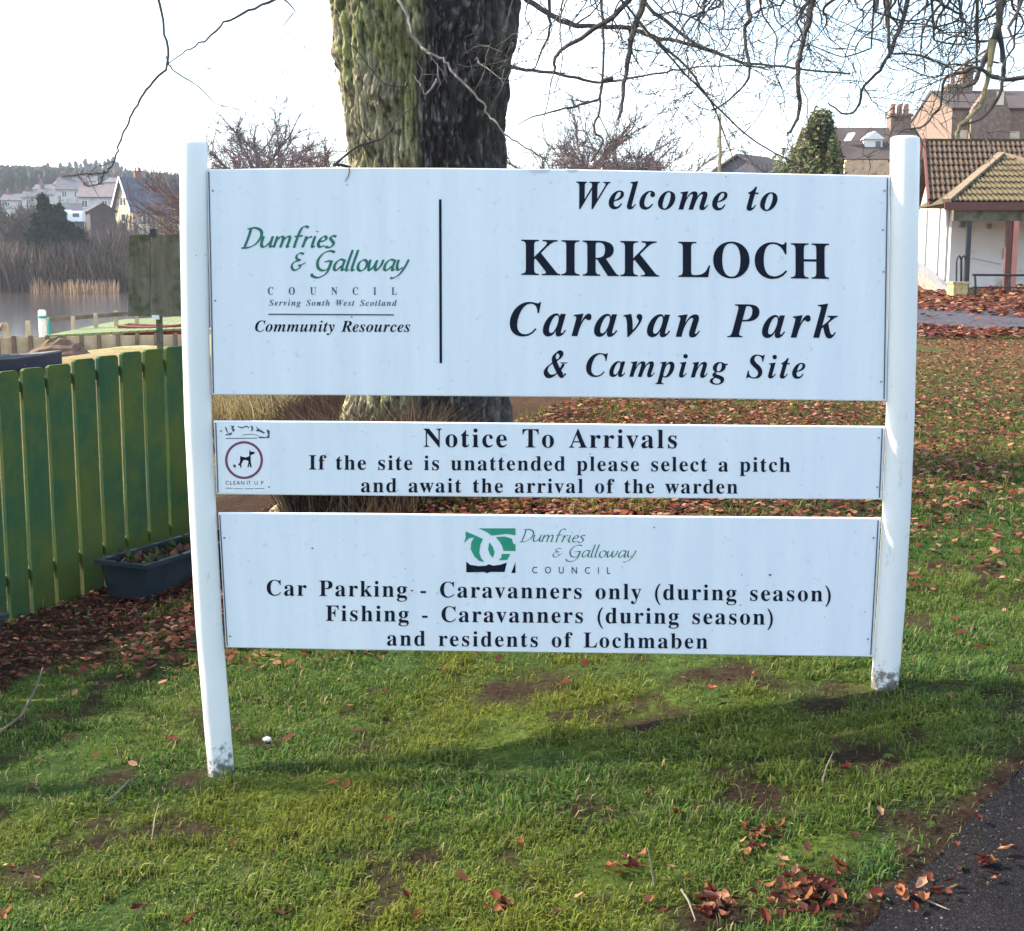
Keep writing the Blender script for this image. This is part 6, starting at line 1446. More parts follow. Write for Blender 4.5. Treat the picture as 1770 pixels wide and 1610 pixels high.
def house(name, label, loc, rz, Wd, Dp, Hw, Hr, mw, mr, chim=(), wins=(), ov=.25, cat='house', group=None, doors=(), barge=None, gwins=()):
    """gable ends face -x and +x; long side faces -y. chim: (x, w, h, pots). wins: (x, z, w, h) on the -y side; gwins on the -x gable"""
    t = thing(name, label, cat, loc, rz, group)
    mb = MB(); mb.prism([(0, -3), (Dp, -3), (Dp, Hw), (Dp / 2, Hw + Hr), (0, Hw)], 0, Wd); wl = mb.build('wall', mw, t)
    s = Vector((0, Dp / 2, Hr)); e = Vector((0, 0, Hw)); n = Vector((0, -Hr, Dp / 2)).normalized(); sn = s.normalized()
    mb = MB(); th = .12
    for sg in (1, -1):
        def P(x, v, w):
            y = sn.y * v + n.y * w; z = Hw + sn.z * v + n.z * w
            return (x, y if sg == 1 else Dp - y, z)
        L_ = s.length
        a = [P(-ov, -ov * 1.3, .01), P(Wd + ov, -ov * 1.3, .01), P(Wd + ov, L_, .01), P(-ov, L_, .01)]; b = [P(-ov, -ov * 1.3, th), P(Wd + ov, -ov * 1.3, th), P(Wd + ov, L_ + .05, th), P(-ov, L_ + .05, th)]
        mb.add(a + b, [(0, 1, 2, 3), (7, 6, 5, 4), (0, 4, 5, 1), (1, 5, 6, 2), (2, 6, 7, 3), (3, 7, 4, 0)])
    rf_ = mb.build('roof', mr, t)
    if barge:
        for x in (-ov - .04, Wd + ov + .04):
            for sg in (1, -1):
                a = Vector((x, -.3 if sg == 1 else Dp + .3, Hw - .25)); b = Vector((x, Dp / 2, Hw + Hr + .06)); mb = MB(); mb.bar(a, b, .07, .30); mb.build('bargeboard', barge, t)
    for (x, w, h, pots) in chim:
        mb = MB(); yr = Dp / 2; z0 = Hw + Hr - .6
        mb.box(x - w / 2, x + w / 2, yr - .35, yr + .35, z0, Hw + Hr + h); mb.box(x - w / 2 - .06, x + w / 2 + .06, yr - .41, yr + .41, Hw + Hr + h, Hw + Hr + h + .12)
        ch = mb.build('chimney', m_brick if mw is not m_pinkstone else m_pinkstone, rf_)
        if pots:
            mb = MB()
            for k in range(pots):
                xx = x - w / 2 + w * (k + .5) / pots; mb.tube([(xx, yr, Hw + Hr + h + .1), (xx, yr, Hw + Hr + h + .55)], [.12, .10], 8)
            mb.build('chimney_pots', m_pot, rf_)
    for (x, z, w, h) in wins:
        mb = MB(); 
        mb.box(x - w / 2 - .08, x + w / 2 + .08, -.05, -.004, z - h / 2 - .10, z - h / 2); mb.box(x - w / 2 - .08, x + w / 2 + .08, -.05, -.004, z + h / 2, z + h / 2 + .08)
        mb.box(x - w / 2 - .08, x - w / 2, -.05, -.004, z - h / 2 + .001, z + h / 2 - .001); mb.box(x + w / 2, x + w / 2 + .08, -.05, -.004, z - h / 2 + .001, z + h / 2 - .001); mb.box(x - .03, x + .03, -.05, -.02, z - h / 2 + .001, z + h / 2 - .001)
        f = mb.build('window', m_whitepaint, t); mb = MB(); mb.box(x - w / 2 + .002, x + w / 2 - .002, -.018, -.006, z - h / 2 + .002, z + h / 2 - .002); mb.build('pane', m_glass, f)
    for (y, z, w, h) in gwins:
        mb = MB(); mb.box(-.05, -.004, y - w / 2 - .08, y + w / 2 + .08, z - h / 2 - .1, z - h / 2); mb.box(-.05, -.004, y - w / 2 - .08, y + w / 2 + .08, z + h / 2, z + h / 2 + .08)
        mb.box(-.05, -.004, y - w / 2 - .08, y - w / 2, z - h / 2 + .001, z + h / 2 - .001); mb.box(-.05, -.004, y + w / 2, y + w / 2 + .08, z - h / 2 + .001, z + h / 2 - .001)
        f = mb.build('window', m_whitepaint, t); mb = MB(); mb.box(-.018, -.006, y - w / 2 + .002, y + w / 2 - .002, z - h / 2 + .002, z + h / 2 - .002); mb.build('pane', m_glass, f)
    for (x, w, h) in doors:
        mb = MB(); mb.box(x - w / 2, x + w / 2, -.06, -.004, 0, h); mb.build('door', m_fascia, t)
    return t
def hplace(px, py, Y): p = at(px, py, Y); return (p.x, p.y, p.z)
m_far_render = pm('weathered_white_render', (.50, .47, .43), (.60, .57, .52), 1.5, rough=.9, dirt=(.30, .27, .24), dscale=1.0, damt=.42)
m_stonecream = pm('cream_stone', (.42, .32, .21), (.54, .43, .29), 2.0, rough=.9, dirt=(.26, .19, .13), dscale=1.6, damt=.44)
# big gabled house over the loch
D = 190; u = D / F_PX
house('house', 'large cream gabled house with steep slate-blue roof across the loch', hplace(230, 386, D), math.radians(38), 112 * u, 6.4, 24 * u, 54 * u, m_stonecream, m_slate, chim=((2.2, .9, .9, 2), (5.6, .7, .7, 1)), wins=((2, 1.0, 1.2, 1.2), (5, 1.0, 1.2, 1.2)), gwins=((2.6, 3.0, .8, 1.0), (3.8, 3.0, .8, 1.0), (3.2, .8, 1.6, 1.0)), ov=.5, barge=m_whitepaint)
D = 215; u = D / F_PX
house('house', 'long low white house with pinkish roof left of the gabled house', hplace(136, 374, D), math.radians(4), 60 * u, 6, 33 * u, 20 * u, m_far_render, m_pinkroof, chim=((.6, .7, .5, 1),), wins=((1.0, 1.9, .8, 1.0), (4.0, 1.9, .8, 1.0)), group=None)
D = 235; u = D / F_PX
house('house', 'white house with dark chimneys above the conifers on the far shore', hplace(99, 352, D), math.radians(12), 44 * u, 7, 24 * u, 20 * u, m_far_render, m_greyroof, chim=((.8, .7, .7, 2), (3.6, .7, .7, 1)), wins=((1.2, 1.6, .7, 1.0), (3.2, 1.6, .7, 1.0)))
D = 170; u = D / F_PX
house('shed', 'purplish-roofed outbuilding below the white houses on the far shore', hplace(104, 380, D), math.radians(18), 34 * u, 4, 12 * u, 16 * u, m_greyroof, m_greyroof, cat='shed')
house('shed', 'small dark gabled shed between the white house and the cream gable', hplace(146, 376, D), math.radians(-60), 3.0, 3.0, 10 * u, 12 * u, m_brownroof, m_brownroof, cat='shed')
D = 260; u = D / F_PX
for px, py, w, lb, rz in ((2, 362, 34, 'low white cottage nearest the left edge of the far shore', 3), (38, 357, 30, 'low white cottage with grey roof between bare trees on the far shore', 6), (66, 352, 26, 'small white cottage just left of the dark conifers', 10)):
    house('cottage', lb, hplace(px, py, D), math.radians(rz), w * u, 5.5, 15 * u, 11 * u, m_far_render, m_greyroof, chim=((.5, .6, .5, 1),), wins=((1.2, .9, .7, .8),), group='white cottages along the far shore')
D = 300; u = D / F_PX
for px, py, w, lb in ((58, 338, 26, 'grey-roofed house highest on the hillside at the left'), (140, 324, 24, 'pale house just under the conifers on the hillside'), (180, 326, 22, 'pale house left of the gabled roof peak on the hillside'), (92, 330, 20, 'small pale house half hidden by hillside trees')):
    house('house', lb, hplace(px, py, D), math.radians(random.Random(px).uniform(-20, 20)), w * u, 6, 10 * u, 9 * u, m_far_render if px != 58 else m_cream, m_greyroof, chim=((.8, .8, .7, 1),), group='small houses on the hillside')
# small white caravans on the shore by the shed
m_van = pm('caravan_white', (.72, .73, .74), None, 3, rough=.4)
for px, py, rz, lb in ((101, 386, 5, 'white caravan parked left below the purplish shed'), (122, 388, -4, 'white caravan parked right below the purplish shed')):
    D = 165; t = thing('caravan', lb, 'caravan', hplace(px, py, D), math.radians(rz), 'caravans on the far shore')
    mb = MB(); mb.prism([(0, .35), (0, 1.2), (.15, 1.55), (1.0, 1.6), (1.05, .35)], 0, 1.45); mb.build('body', m_van, t)
    mb = MB(); mb.box(.3, 1.1, -.012, -.003, .85, 1.3); mb.build('window', m_glass, t)
    mb = MB(); mb.tube([(.7, .05, .2), (.7, .2, .2)], .2, 12); mb.build('wheel', m_steel, t)
# garden wall of the big house
D = 175; a = hplace(240, 398, D); b = hplace(330, 398, D)
mb = MB(); mb.box(0, b[0] - a[0], 0, .4, -2, .75); o = mb.build('garden_wall', m_cream); o.location = a; tag(o, 'pale garden wall below the big gabled house', 'wall')

# tall stone house on the right, behind the hut
D = 62; u = D / F_PX
hs = house('house', 'tall pink sandstone house with crow-stepped chimney behind the hut', hplace(1643, 262, D), 0, 7.2, 6.5, 68 * u, 42 * u, m_pinkstone, m_brownroof, chim=((.95, .62, .25, 1), (1.55, .5, .95, 1)), wins=(), ov=.05)
# a front gable wing with cream windows
wing = MB(); wing.prism([(0, -2), (0, 52 * u), (.0, 96 * u)], 0, 0.01) if False else None
mb = MB(); xw0, xw1 = 26 * u, 92 * u; xm = 66 * u
pg = [(xw0, -2), (xw1, -2), (xw1, 58 * u), (xm + .3, 100 * u), (xm - .4, 100 * u), (xw0, 66 * u)]
mb.add([(x, y, z) for y in (-.5, -.004) for x, z in pg], [tuple(range(6)), tuple(reversed(range(6, 12)))] + [(i, 6 + i, 6 + (i + 1) % 6, (i + 1) % 6) for i in range(6)])
mb.build('gable_wing', m_pinkstone, hs)
for x0, x1, z0, z1 in ((14, 37, 17, 35), (91, 114, 17, 33), (66, 78, 74, 96)):
    yy = -.5 if (x0 == 66) else 0.0
    if x0 == 14 or x0 == 91: yy = -.0
    fr = MB(); a0, a1, c0, c1 = x0 * u, x1 * u, z0 * u, z1 * u; y0 = (-.56 if x0 in (66,) or (26 < (x0 + x1) / 2 < 92) else -.06)
    fr.box(a0, a1, y0, y0 + .05, c0, c0 + .06); fr.box(a0, a1, y0, y0 + .05, c1 - .06, c1); fr.box(a0, a0 + .06, y0, y0 + .05, c0 + .061, c1 - .061); fr.box(a1 - .06, a1, y0, y0 + .05, c0 + .061, c1 - .061)
    w_ = fr.build('window', m_cream, hs); fr = MB(); fr.box(a0 + .061, a1 - .061, y0 + .01, y0 + .03, c0 + .061, c1 - .061); fr.build('blind', m_cream, w_)
# house with the white dormer, left of it
D = 56; u = D / F_PX
hd = house('house', 'brown-roofed house with white dormer and potted chimney right of the ivy tree', hplace(1412, 292, D), math.radians(0), 192 * u, 5.5, 14 * u, 60 * u, m_pinkstone, m_brownroof, chim=((186 * u - .45, .85, .55, 3),), ov=.1)
def on_roof(px, py): return None
dl = at(1505, 262, D + .3); l0 = hd.location
x0, x1 = at(1506, 240, D).x - l0.x, at(1536, 240, D).x - l0.x; zt = at(1, 232, D).z - l0.z; zb2 = at(1, 262, D).z - l0.z
mb = MB(); mb.box(x0, x1, .9, 2.6, zb2, zt); dm = mb.build('dormer', m_render_white, hd)
mb = MB(); mb.add([(x0 - .08, .8, zt), (x1 + .08, .8, zt), ((x0 + x1) / 2, .8, zt + .32), (x0 - .08, 2.7, zt), (x1 + .08, 2.7, zt), ((x0 + x1) / 2, 2.7, zt + .32)], [(0, 1, 2), (5, 4, 3), (0, 2, 5, 3), (1, 4, 5, 2), (0, 3, 4, 1)]); mb.build('dormer_roof', m_whitepaint, dm)
mb = MB(); mb.box(x0 + .42, x1 - .08, .87, .896, zb2 + .25, zt - .08); mb.build('pane', m_glass, dm)
sk = at(1466, 239, D + 1.3) - l0; mb = MB(); mb.bar(sk + Vector((-.1, -.3, -.14)), sk + Vector((.12, -.1, .18)), .32, .05); mb.build('skylight', m_whitepaint, hd)
a = hplace(1460, 297, 50); mb = MB(); mb.box(0, 1.7, 0, .35, -1.6, .34); mb.box(.05, 1.55, .02, .33, .341, .42); o = mb.build('garden_wall', pm('orange_sandstone', (.55, .36, .20), (.68, .50, .32), 4, rough=.9, dirt=(.25, .16, .1), dscale=5, damt=.4)); o.location = a; tag(o, 'sunlit orange sandstone wall just above the sign at its right end', 'wall')
# low roofs just above the sign in the middle
D = 80; u = D / F_PX
house('house', 'low dark roof showing above the middle of the sign', hplace(1056, 300, D), 0, 84 * u, 5, 8 * u, 13 * u, m_greyroof, m_greyroof, chim=((80 * u - .3, .5, .25, 0),))
house('house', 'grey gabled roof showing above the sign left of the ivy tree', hplace(1318, 305, D), math.radians(50), 3.2, 3.2, 10 * u, 26 * u, m_greyroof, m_brownroof)

# ------------------------------------------------------------------ the big tree
TX, TY = -.60, 9.0
def bark_material():
    m, t, o = _new('furrowed_bark'); N = t.nodes.new; L = t.links.new
    p = N('ShaderNodeBsdfPrincipled'); p.inputs['Roughness'].default_value = .9; p.inputs['Specular IOR Level'].default_value = .2
    a = N('ShaderNodeAttribute'); a.attribute_name = 'tint'
    co = N('ShaderNodeTexCoord'); mp_ = N('ShaderNodeMapping'); mp_.inputs['Scale'].default_value = (1, 1, .45); L(co.outputs['Object'], mp_.inputs[0])
    n = N('ShaderNodeTexNoise'); n.inputs['Scale'].default_value = 60; n.inputs['Detail'].default_value = 8; n.inputs['Roughness'].default_value = .7; L(mp_.outputs[0], n.inputs['Vector'])
    mr = N('ShaderNodeMapRange'); mr.inputs['From Min'].default_value = .3; mr.inputs['From Max'].default_value = .7; mr.inputs['To Min'].default_value = .45; mr.inputs['To Max'].default_value = 1.45; L(n.outputs['Fac'], mr.inputs['Value'])
    mm = N('ShaderNodeMixRGB'); mm.blend_type = 'MULTIPLY'; mm.inputs['Fac'].default_value = 1; L(a.outputs['Color'], mm.inputs['Color1']); L(mr.outputs[0], mm.inputs['Color2'])
    L(mm.outputs[0], p.inputs['Base Color'])
    b = N('ShaderNodeBump'); b.inputs['Strength'].default_value = .9; b.inputs['Distance'].default_value = .02; L(n.outputs['Fac'], b.inputs['Height']); L(b.outputs[0], p.inputs['Normal'])
    L(p.outputs[0], o.inputs['Surface']); return m
m_bark = bark_material()
zt0 = gz(TX, TY) - .3
tree = thing('large_tree', 'massive old tree with furrowed greenish trunk right behind the sign', 'tree', (TX, TY, zt0))
def trunk():
    nz, na = 460, 620
    zs = np.linspace(0, 5.3, nz); th = np.linspace(0, 2 * PI, na, endpoint=False)
    TH, ZZ = np.meshgrid(th, zs)
    dx, dy = np.cos(TH), np.sin(TH)
    # union of two stems grown together: distance to the boundary of each circle along the ray
    def circ(cx, cy, r):
        b = dx * cx + dy * cy; c = cx * cx + cy * cy - r * r
        disc = b * b - c
        return np.where(disc > 0, b + np.sqrt(np.maximum(disc, 0)), 0)
    flare = np.clip((ZZ - 2.3) / 2.2, 0, 1.3) ** 1.2
    root = np.clip((1.1 - ZZ) / 1.1, 0, 1) ** 2
    lean = (ZZ - 2.2) * .012
    r1 = circ(-.11 - .15 * flare - root * .30, -.10, .345 + .13 * flare + root * .24)
    r2 = circ(.195 + .22 * flare + root * .02, .06, .350 + .15 * flare + root * .10 + .045 * np.exp(-((ZZ - 2.12) / .16) ** 2))
    R = np.maximum(np.maximum(r1, r2), .3)
    # root buttresses
    R = R + root * .07 * np.maximum(0, np.cos(TH * 5 + .8)) 
    # furrowed bark: interlacing ridges
    s = np.unwrap(TH, axis=1) * .56
    w1 = fnoise(s * 5 + 3, ZZ * 1.4, 71, 3) * .5
    f = fnoise((s + w1 * .13) * 25, ZZ * 5.2, 72, 4)
    ridge = 1 - np.abs(f - .5) * 4; ridge = np.clip(ridge, -1, 1)
    f2 = fnoise((s + w1 * .1) * 55, ZZ * 12, 75, 3)
    disp = -.034 * np.clip(ridge, 0, 1) ** .8 + .034 * (f2 - .5) + .05 * (fnoise(s * 2, ZZ * .8, 78, 3) - .5)
    # knots and burrs
    for kx, kz, kr, kh in ((-2.05, 2.62, .09, .05), (-2.1, 1.95, .12, .05), (-1.75, 2.25, .07, .04), (-2.2, 2.35, .07, .04), (-1.7, 3.0, .08, .04), (-2.4, 1.7, .09, .04), (-1.2, 2.4, .10, .05), (-2.75, 2.9, .08, .05), (-1.0, 3.1, .10, .06)):
        dd = np.hypot(((TH - kx + PI) % (2 * PI) - PI) * .55, (ZZ - kz) * 1.0)
        disp = disp + kh * np.exp(-(dd / kr) ** 2) * np.clip(.5 + fnoise(s * 30, ZZ * 30, 79, 2), 0, 1.4)
    Rr = R + disp
    bend = .03 * np.sin(ZZ * 1.1 + .5)
    X = dx * Rr + bend; Y = dy * Rr; Z = ZZ
    V = np.stack([X, Y, Z], -1).reshape(-1, 3)
    k = np.arange(nz - 1)[:, None] * na; j = np.arange(na)[None]; j2 = (j + 1) % na
    Fq = np.stack([k + j, k + j2, k + na + j2, k + na + j], -1).reshape(-1, 4)
    # bark colour: algae-green and ochre left, grey-brown right; sunlit and shaded halves painted in
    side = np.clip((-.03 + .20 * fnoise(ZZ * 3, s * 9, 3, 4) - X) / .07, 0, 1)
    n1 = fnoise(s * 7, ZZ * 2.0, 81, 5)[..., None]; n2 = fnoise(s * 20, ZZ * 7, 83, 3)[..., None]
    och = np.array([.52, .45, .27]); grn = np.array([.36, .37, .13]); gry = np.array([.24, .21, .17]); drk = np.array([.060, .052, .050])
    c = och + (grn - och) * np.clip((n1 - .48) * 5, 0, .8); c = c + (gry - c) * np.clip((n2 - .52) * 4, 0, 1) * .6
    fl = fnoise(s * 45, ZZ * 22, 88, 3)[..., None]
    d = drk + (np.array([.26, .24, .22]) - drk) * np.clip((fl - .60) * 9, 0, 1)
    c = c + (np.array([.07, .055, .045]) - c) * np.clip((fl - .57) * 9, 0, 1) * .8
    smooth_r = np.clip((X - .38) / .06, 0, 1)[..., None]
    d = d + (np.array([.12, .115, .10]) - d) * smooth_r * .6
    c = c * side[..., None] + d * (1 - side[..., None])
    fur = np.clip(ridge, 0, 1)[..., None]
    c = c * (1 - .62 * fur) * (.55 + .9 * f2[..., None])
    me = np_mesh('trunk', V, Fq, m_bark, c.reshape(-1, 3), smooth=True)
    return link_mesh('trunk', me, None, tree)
trunk()
T0 = Vector((TX, TY, zt0))
r = random.Random(77)
def limb(pts, rad, n=14, name='limb'):
    mb = MB(); mb.cur = (.10, .10, .065)
    P = [Vector(p) - T0 for p in pts]; out = []; R_ = []
    for i in range(len(P) - 1):
        for k in range(6):
            t = k / 6
            p0 = P[max(i - 1, 0)]; p1 = P[i]; p2 = P[i + 1]; p3 = P[min(i + 2, len(P) - 1)]
            out.append(.5 * ((2 * p1) + (p2 - p0) * t + (2 * p0 - 5 * p1 + 4 * p2 - p3) * t * t + (-p0 + 3 * p1 - 3 * p2 + p3) * t ** 3)); R_.append(lerp(rad[i], rad[i + 1], t) * r.uniform(.95, 1.06))
    out.append(P[-1]); R_.append(rad[-1])
    mb.tube(out, R_, n); return mb.build(name, m_bark, tree, smooth=True)
TOP = T0.z + 5.0
L1 = limb([(TX - .25, TY, TOP - .6), (TX - .8, TY - .3, TOP + .8), (TX - 2.2, TY - 1.0, TOP + 2.0), (TX - 4.6, TY - 2.0, TOP + 3.2)], [.44, .34, .22, .08])
L2 = limb([(TX + .3, TY, TOP - .7), (TX + .9, TY - .4, TOP + .7), (TX + 2.6, TY - 1.2, TOP + 1.5), (TX + 5.5, TY - 1.6, TOP + 2.4)], [.42, .34, .22, .08])
L3 = limb([(TX, TY, TOP - .5), (TX + .1, TY + .3, TOP + 1.6), (TX - .3, TY + .9, TOP + 4.0), (TX + .3, TY + 1.2, TOP + 7)], [.46, .36, .26, .08])
L4 = limb([(TX + .5, TY - .1, TOP - 1.0), (TX + 1.6, TY + .5, TOP + .0), (TX + 4.2, TY + 1.0, TOP + .6), (TX + 7.5, TY + .6, TOP + 1.0)], [.30, .24, .16, .06])

# ---- wandering twigs
def wander(rg, p, d, length, rad, segs, droop=0.0, jit=.35, rend=.45):
    pts = [p.copy()]; rads = [rad]; d = d.normalized(); st = length / segs
    for i in range(segs):
        d = (d + Vector((rg.gauss(0, jit), rg.gauss(0, jit), rg.gauss(0, jit) - droop)) * .5).normalized()
        pts.append(pts[-1] + d * st); rads.append(rad * lerp(1, rend, (i + 1) / segs))
    return pts, rads
def sprout(mb, rg, pts, rads, level, maxlevel, dens, lscale, droop, nside=3, spread=1.0, tints=None):
    """side twigs along a branch"""
    total = sum((pts[i + 1] - pts[i]).length for i in range(len(pts) - 1))
    n = max(1, int(dens * total * rg.uniform(.8, 1.2)))
    for _ in range(n):
        f = rg.random() ** .8; i = min(int(f * (len(pts) - 1)), len(pts) - 2); t = rg.random()
        p = pts[i].lerp(pts[i + 1], t); rr_ = lerp(rads[i], rads[i + 1], t)
        d = (pts[i + 1] - pts[i]).normalized()
        q = d.cross(Vector((rg.gauss(0, 1), rg.gauss(0, 1), rg.gauss(0, 1)))).normalized()
        dd = (d * rg.uniform(.35, 1.0) + q * spread * rg.uniform(.5, 1.2)).normalized()
        ln = lscale * rg.uniform(.35, 1.2) * (.6 ** level)
        r0 = max(rr_ * rg.uniform(.35, .6), .0025)
        pp, rd = wander(rg, p, dd, ln, r0, 6 if level == 0 else 4, droop, .45, .35)
        mb.tube(pp, rd, nside, caps=False)
        if level + 1 < maxlevel: sprout(mb, rg, pp, rd, level + 1, maxlevel, dens * 1.7, lscale, droop, nside, spread)
def traced(pxs, Y0, Y1, r0, r1, seed, dens=2.2, lsc=.55, droop=.05, start=None, maxlevel=2, mat=None):
    """a branch followed through the photograph, set between Y0 and Y1 metres away, joined back to the tree"""
    rg = random.Random(seed); P = []
    r0 *= .62; r1 *= .62
    n = len(pxs)
    for i, (x, y) in enumerate(pxs):
        Y = lerp(Y0, Y1, i / max(n - 1, 1)) + rg.uniform(-.02, .02); P.append(at(x, y, Y))
    pts = []; rads = []
    for i in range(n - 1):
        for k in range(4):
            t = k / 4; p0 = P[max(i - 1, 0)]; p1 = P[i]; p2 = P[i + 1]; p3 = P[min(i + 2, n - 1)]
            v = .5 * ((2 * p1) + (p2 - p0) * t + (2 * p0 - 5 * p1 + 4 * p2 - p3) * t * t + (-p0 + 3 * p1 - 3 * p2 + p3) * t ** 3)
            v = v + Vector((rg.gauss(0, 1), rg.gauss(0, 1), rg.gauss(0, 1))) * min(.0035, r0 * .35)
            pts.append(v); rads.append(lerp(r0, r1, (i + t) / (n - 1)) * rg.uniform(.93, 1.07))
    pts.append(P[-1]); rads.append(r1)
    if start is not None:
        s = Vector(start); a = pts[0]; pre = []
        for k in range(5):
            t = k / 5; q = s.lerp(a, t) + Vector((0, 0, min(.3, .10 * (a - s).length) * math.sin(t * PI))); pre.append(q)
        pts = pre + pts; rads = [lerp(r0 * 1.7, r0, k / 5) for k in range(5)] + rads
    mb = MB(); mb.tube([p - T0 for p in pts], rads, 6)
    body = [p - T0 for p in pts[(5 if start is not None else 0):]]
    sprout(mb, rg, body, rads[-len(body):], 0, maxlevel, dens, lsc, droop, 3)
    return mb.build('branch', mat or m_twig, tree)
s2 = (TX + 2.6, TY - 1.2, TOP + 1.5); s2b = (TX + .9, TY - .4, TOP + .7); s1 = (TX - 2.2, TY - 1.0, TOP + 2.0); s4 = (TX + 4.2, TY + 1.0, TOP + .6); s2c = (TX + 5.5, TY - 1.6, TOP + 2.4)
traced([(895, -20), (911, 0), (963, 31), (999, 44), (1086, 49), (1127, 64), (1189, 75), (1251, 98), (1297, 110), (1374, 118), (1470, 128)], 8.6, 7.4, .030, .008, 1, start=s2b)
traced([(1100, -20), (1086, 0), (1045, 41), (968, 90), (958, 123)], 7.8, 7.6, .034, .012, 2, dens=1.8, start=s2)
traced([(1118, -15), (1112, 5), (1096, 50), (1088, 90), (1081, 134), (1076, 170), (1068, 207)], 7.6, 7.4, .034, .012, 3, dens=1.5, lsc=.4, start=s2)
traced([(1105, -20), (1117, 8), (1189, 67), (1256, 98), (1330, 122)], 7.8, 7.3, .022, .006, 4, start=s2)
traced([(1296, -20), (1292, 0), (1297, 31), (1287, 51), (1294, 113), (1289, 145), (1251, 180), (1230, 190)], 7.6, 7.2, .024, .005, 5, start=s2)
traced([(1412, -20), (1402, 10), (1395, 51), (1383, 95), (1379, 123), (1382, 190), (1372, 215), (1362, 235)], 7.4, 7.2, .034, .010, 6, start=s4)
traced([(884, 116), (910, 122), (958, 126), (1000, 136), (1040, 142), (1086, 137), (1140, 126), (1189, 119), (1260, 113), (1340, 118)], 8.5, 7.6, .020, .005, 7, start=(TX + .33, TY - .1, at(870, 110, 8.8).z))
traced([(1572, -20), (1563, 20), (1549, 67), (1528, 113), (1497, 144), (1480, 190), (1455, 197), (1431, 178)], 7.3, 7.2, .022, .006, 8, start=s4)
traced([(1735, -20), (1729, 10), (1724, 51), (1703, 103), (1683, 144), (1660, 150)], 7.0, 7.0, .036, .012, 9, dens=4, start=s4)
traced([(1800, 128), (1770, 134), (1725, 136), (1690, 118), (1660, 126), (1631, 139), (1626, 180), (1600, 215), (1575, 225)], 6.6, 7.0, .022, .006, 10, dens=3, start=(TX + 7.5, TY + .6, TOP + 1.0))
m_littwig = pm('pale_sunlit_twig', (.20, .17, .09), (.28, .24, .13), 12, rough=.85)  # pale yellow: sunlight on the branch put into its colour
traced([(1712, 110), (1703, 149), (1693, 185), (1662, 216), (1654, 241)], 7.0, 7.0, .022, .014, 11, dens=1.2, lsc=.3, mat=m_littwig, start=at(1716, 70, 7.0))
traced([(1737, 110), (1734, 144), (1720, 178), (1703, 200), (1662, 219)], 7.0, 7.0, .016, .008, 12, dens=1.5, lsc=.3, start=at(1724, 50, 7.0))
traced([(1075, 0), (1081, 8), (1148, 87), (1220, 165), (1292, 236), (1354, 272), (1390, 290)], 7.2, 7.2, .012, .005, 13, dens=1.6, start=s2)
traced([(1120, 60), (1189, 118), (1230, 180), (1256, 247), (1275, 290)], 7.4, 7.1, .013, .004, 14, dens=2.2, start=at(1100, 45, 7.6))
traced([(948, 20), (950, 50), (940, 80), (925, 115), (918, 122)], 8.3, 8.4, .016, .005, 15, dens=2.5, lsc=.35, start=at(948, -20, 8.3))
traced([(1040, 20), (1043, 60), (1041, 135), (1036, 190), (1028, 225), (1042, 245), (1022, 280)], 8.0, 7.8, .014, .010, 16, dens=2.6, lsc=.4, start=at(1038, -30, 8.0))
traced([(1041, 141), (1034, 170), (990, 186), (935, 198), (895, 216)], 7.9, 7.8, .015, .004, 17, dens=2.5, lsc=.4, start=at(1060, 138, 7.9))
traced([(684, -12), (690, 0), (705, 30), (712, 58), (726, 78), (740, 92), (767, 102), (780, 122), (804, 146), (834, 180), (845, 200), (858, 214), (880, 238), (902, 251), (936, 271), (950, 292)], 8.0, 7.6, .016, .006, 18, dens=.8, lsc=.35, mat=pm('grey_twig', (.17, .14, .12), (.24, .20, .17), 14, rough=.85), start=(TX - .3, TY - .6, TOP + .2))
traced([(828, 110), (845, 120), (866, 137)], 8.3, 8.2, .008, .003, 19, dens=.5, lsc=.2, start=at(822, 104, 8.5), mat=MATS['grey_twig'])
traced([(577, 286), (611, 258), (640, 246), (665, 237), (680, 216), (692, 203), (716, 183)], 8.1, 8.2, .013, .005, 20, dens=2.5, lsc=.3, start=at(640, 330, 8.6))
traced([(638, 240), (625, 222), (612, 205)], 8.1, 8.0, .007, .003, 21, dens=2, lsc=.3, start=at(640, 243, 8.1))
traced([(700, 150), (662, 143), (615, 86), (600, 78)], 8.35, 8.1, .007, .003, 40, dens=2, lsc=.3, start=at(704, 151, 8.6))
traced([(754, 142), (735, 165), (728, 150), (715, 130)], 8.2, 8.2, .010, .004, 41, dens=2, lsc=.25, start=at(756, 138, 8.2), mat=MATS['grey_twig'])
traced([(500, -12), (475, 0), (428, 20), (387, 41), (360, 66), (344, 76), (315, 92), (290, 112)], 6.8, 6.4, .012, .004, 22, dens=1.6, lsc=.35, start=s1)
traced([(268, -20), (278, 15), (285, 60), (291, 110), (258, 150), (240, 174), (226, 205), (211, 234), (204, 255), (199, 274), (189, 292), (178, 300), (150, 301), (109, 305)], 6.2, 6.0, .010, .0045, 23, dens=1.0, lsc=.22, start=(TX - 4.6, TY - 2.0, TOP + 3.2))
traced([(178, 300), (174, 316), (165, 321), (150, 321)], 6.0, 5.95, .007, .004, 24, dens=1, lsc=.15, start=at(180, 298, 6.0))
traced([(291, 112), (310, 130), (332, 142), (352, 158), (368, 176), (392, 186), (412, 190)], 6.2, 6.2, .0065, .002, 25, dens=1.6, lsc=.25, start=at(288, 98, 6.2))
traced([(510, 20), (490, 50), (520, 70), (528, 88)], 7.0, 7.0, .005, .002, 26, dens=3, lsc=.3, start=at(480, -5, 6.9))
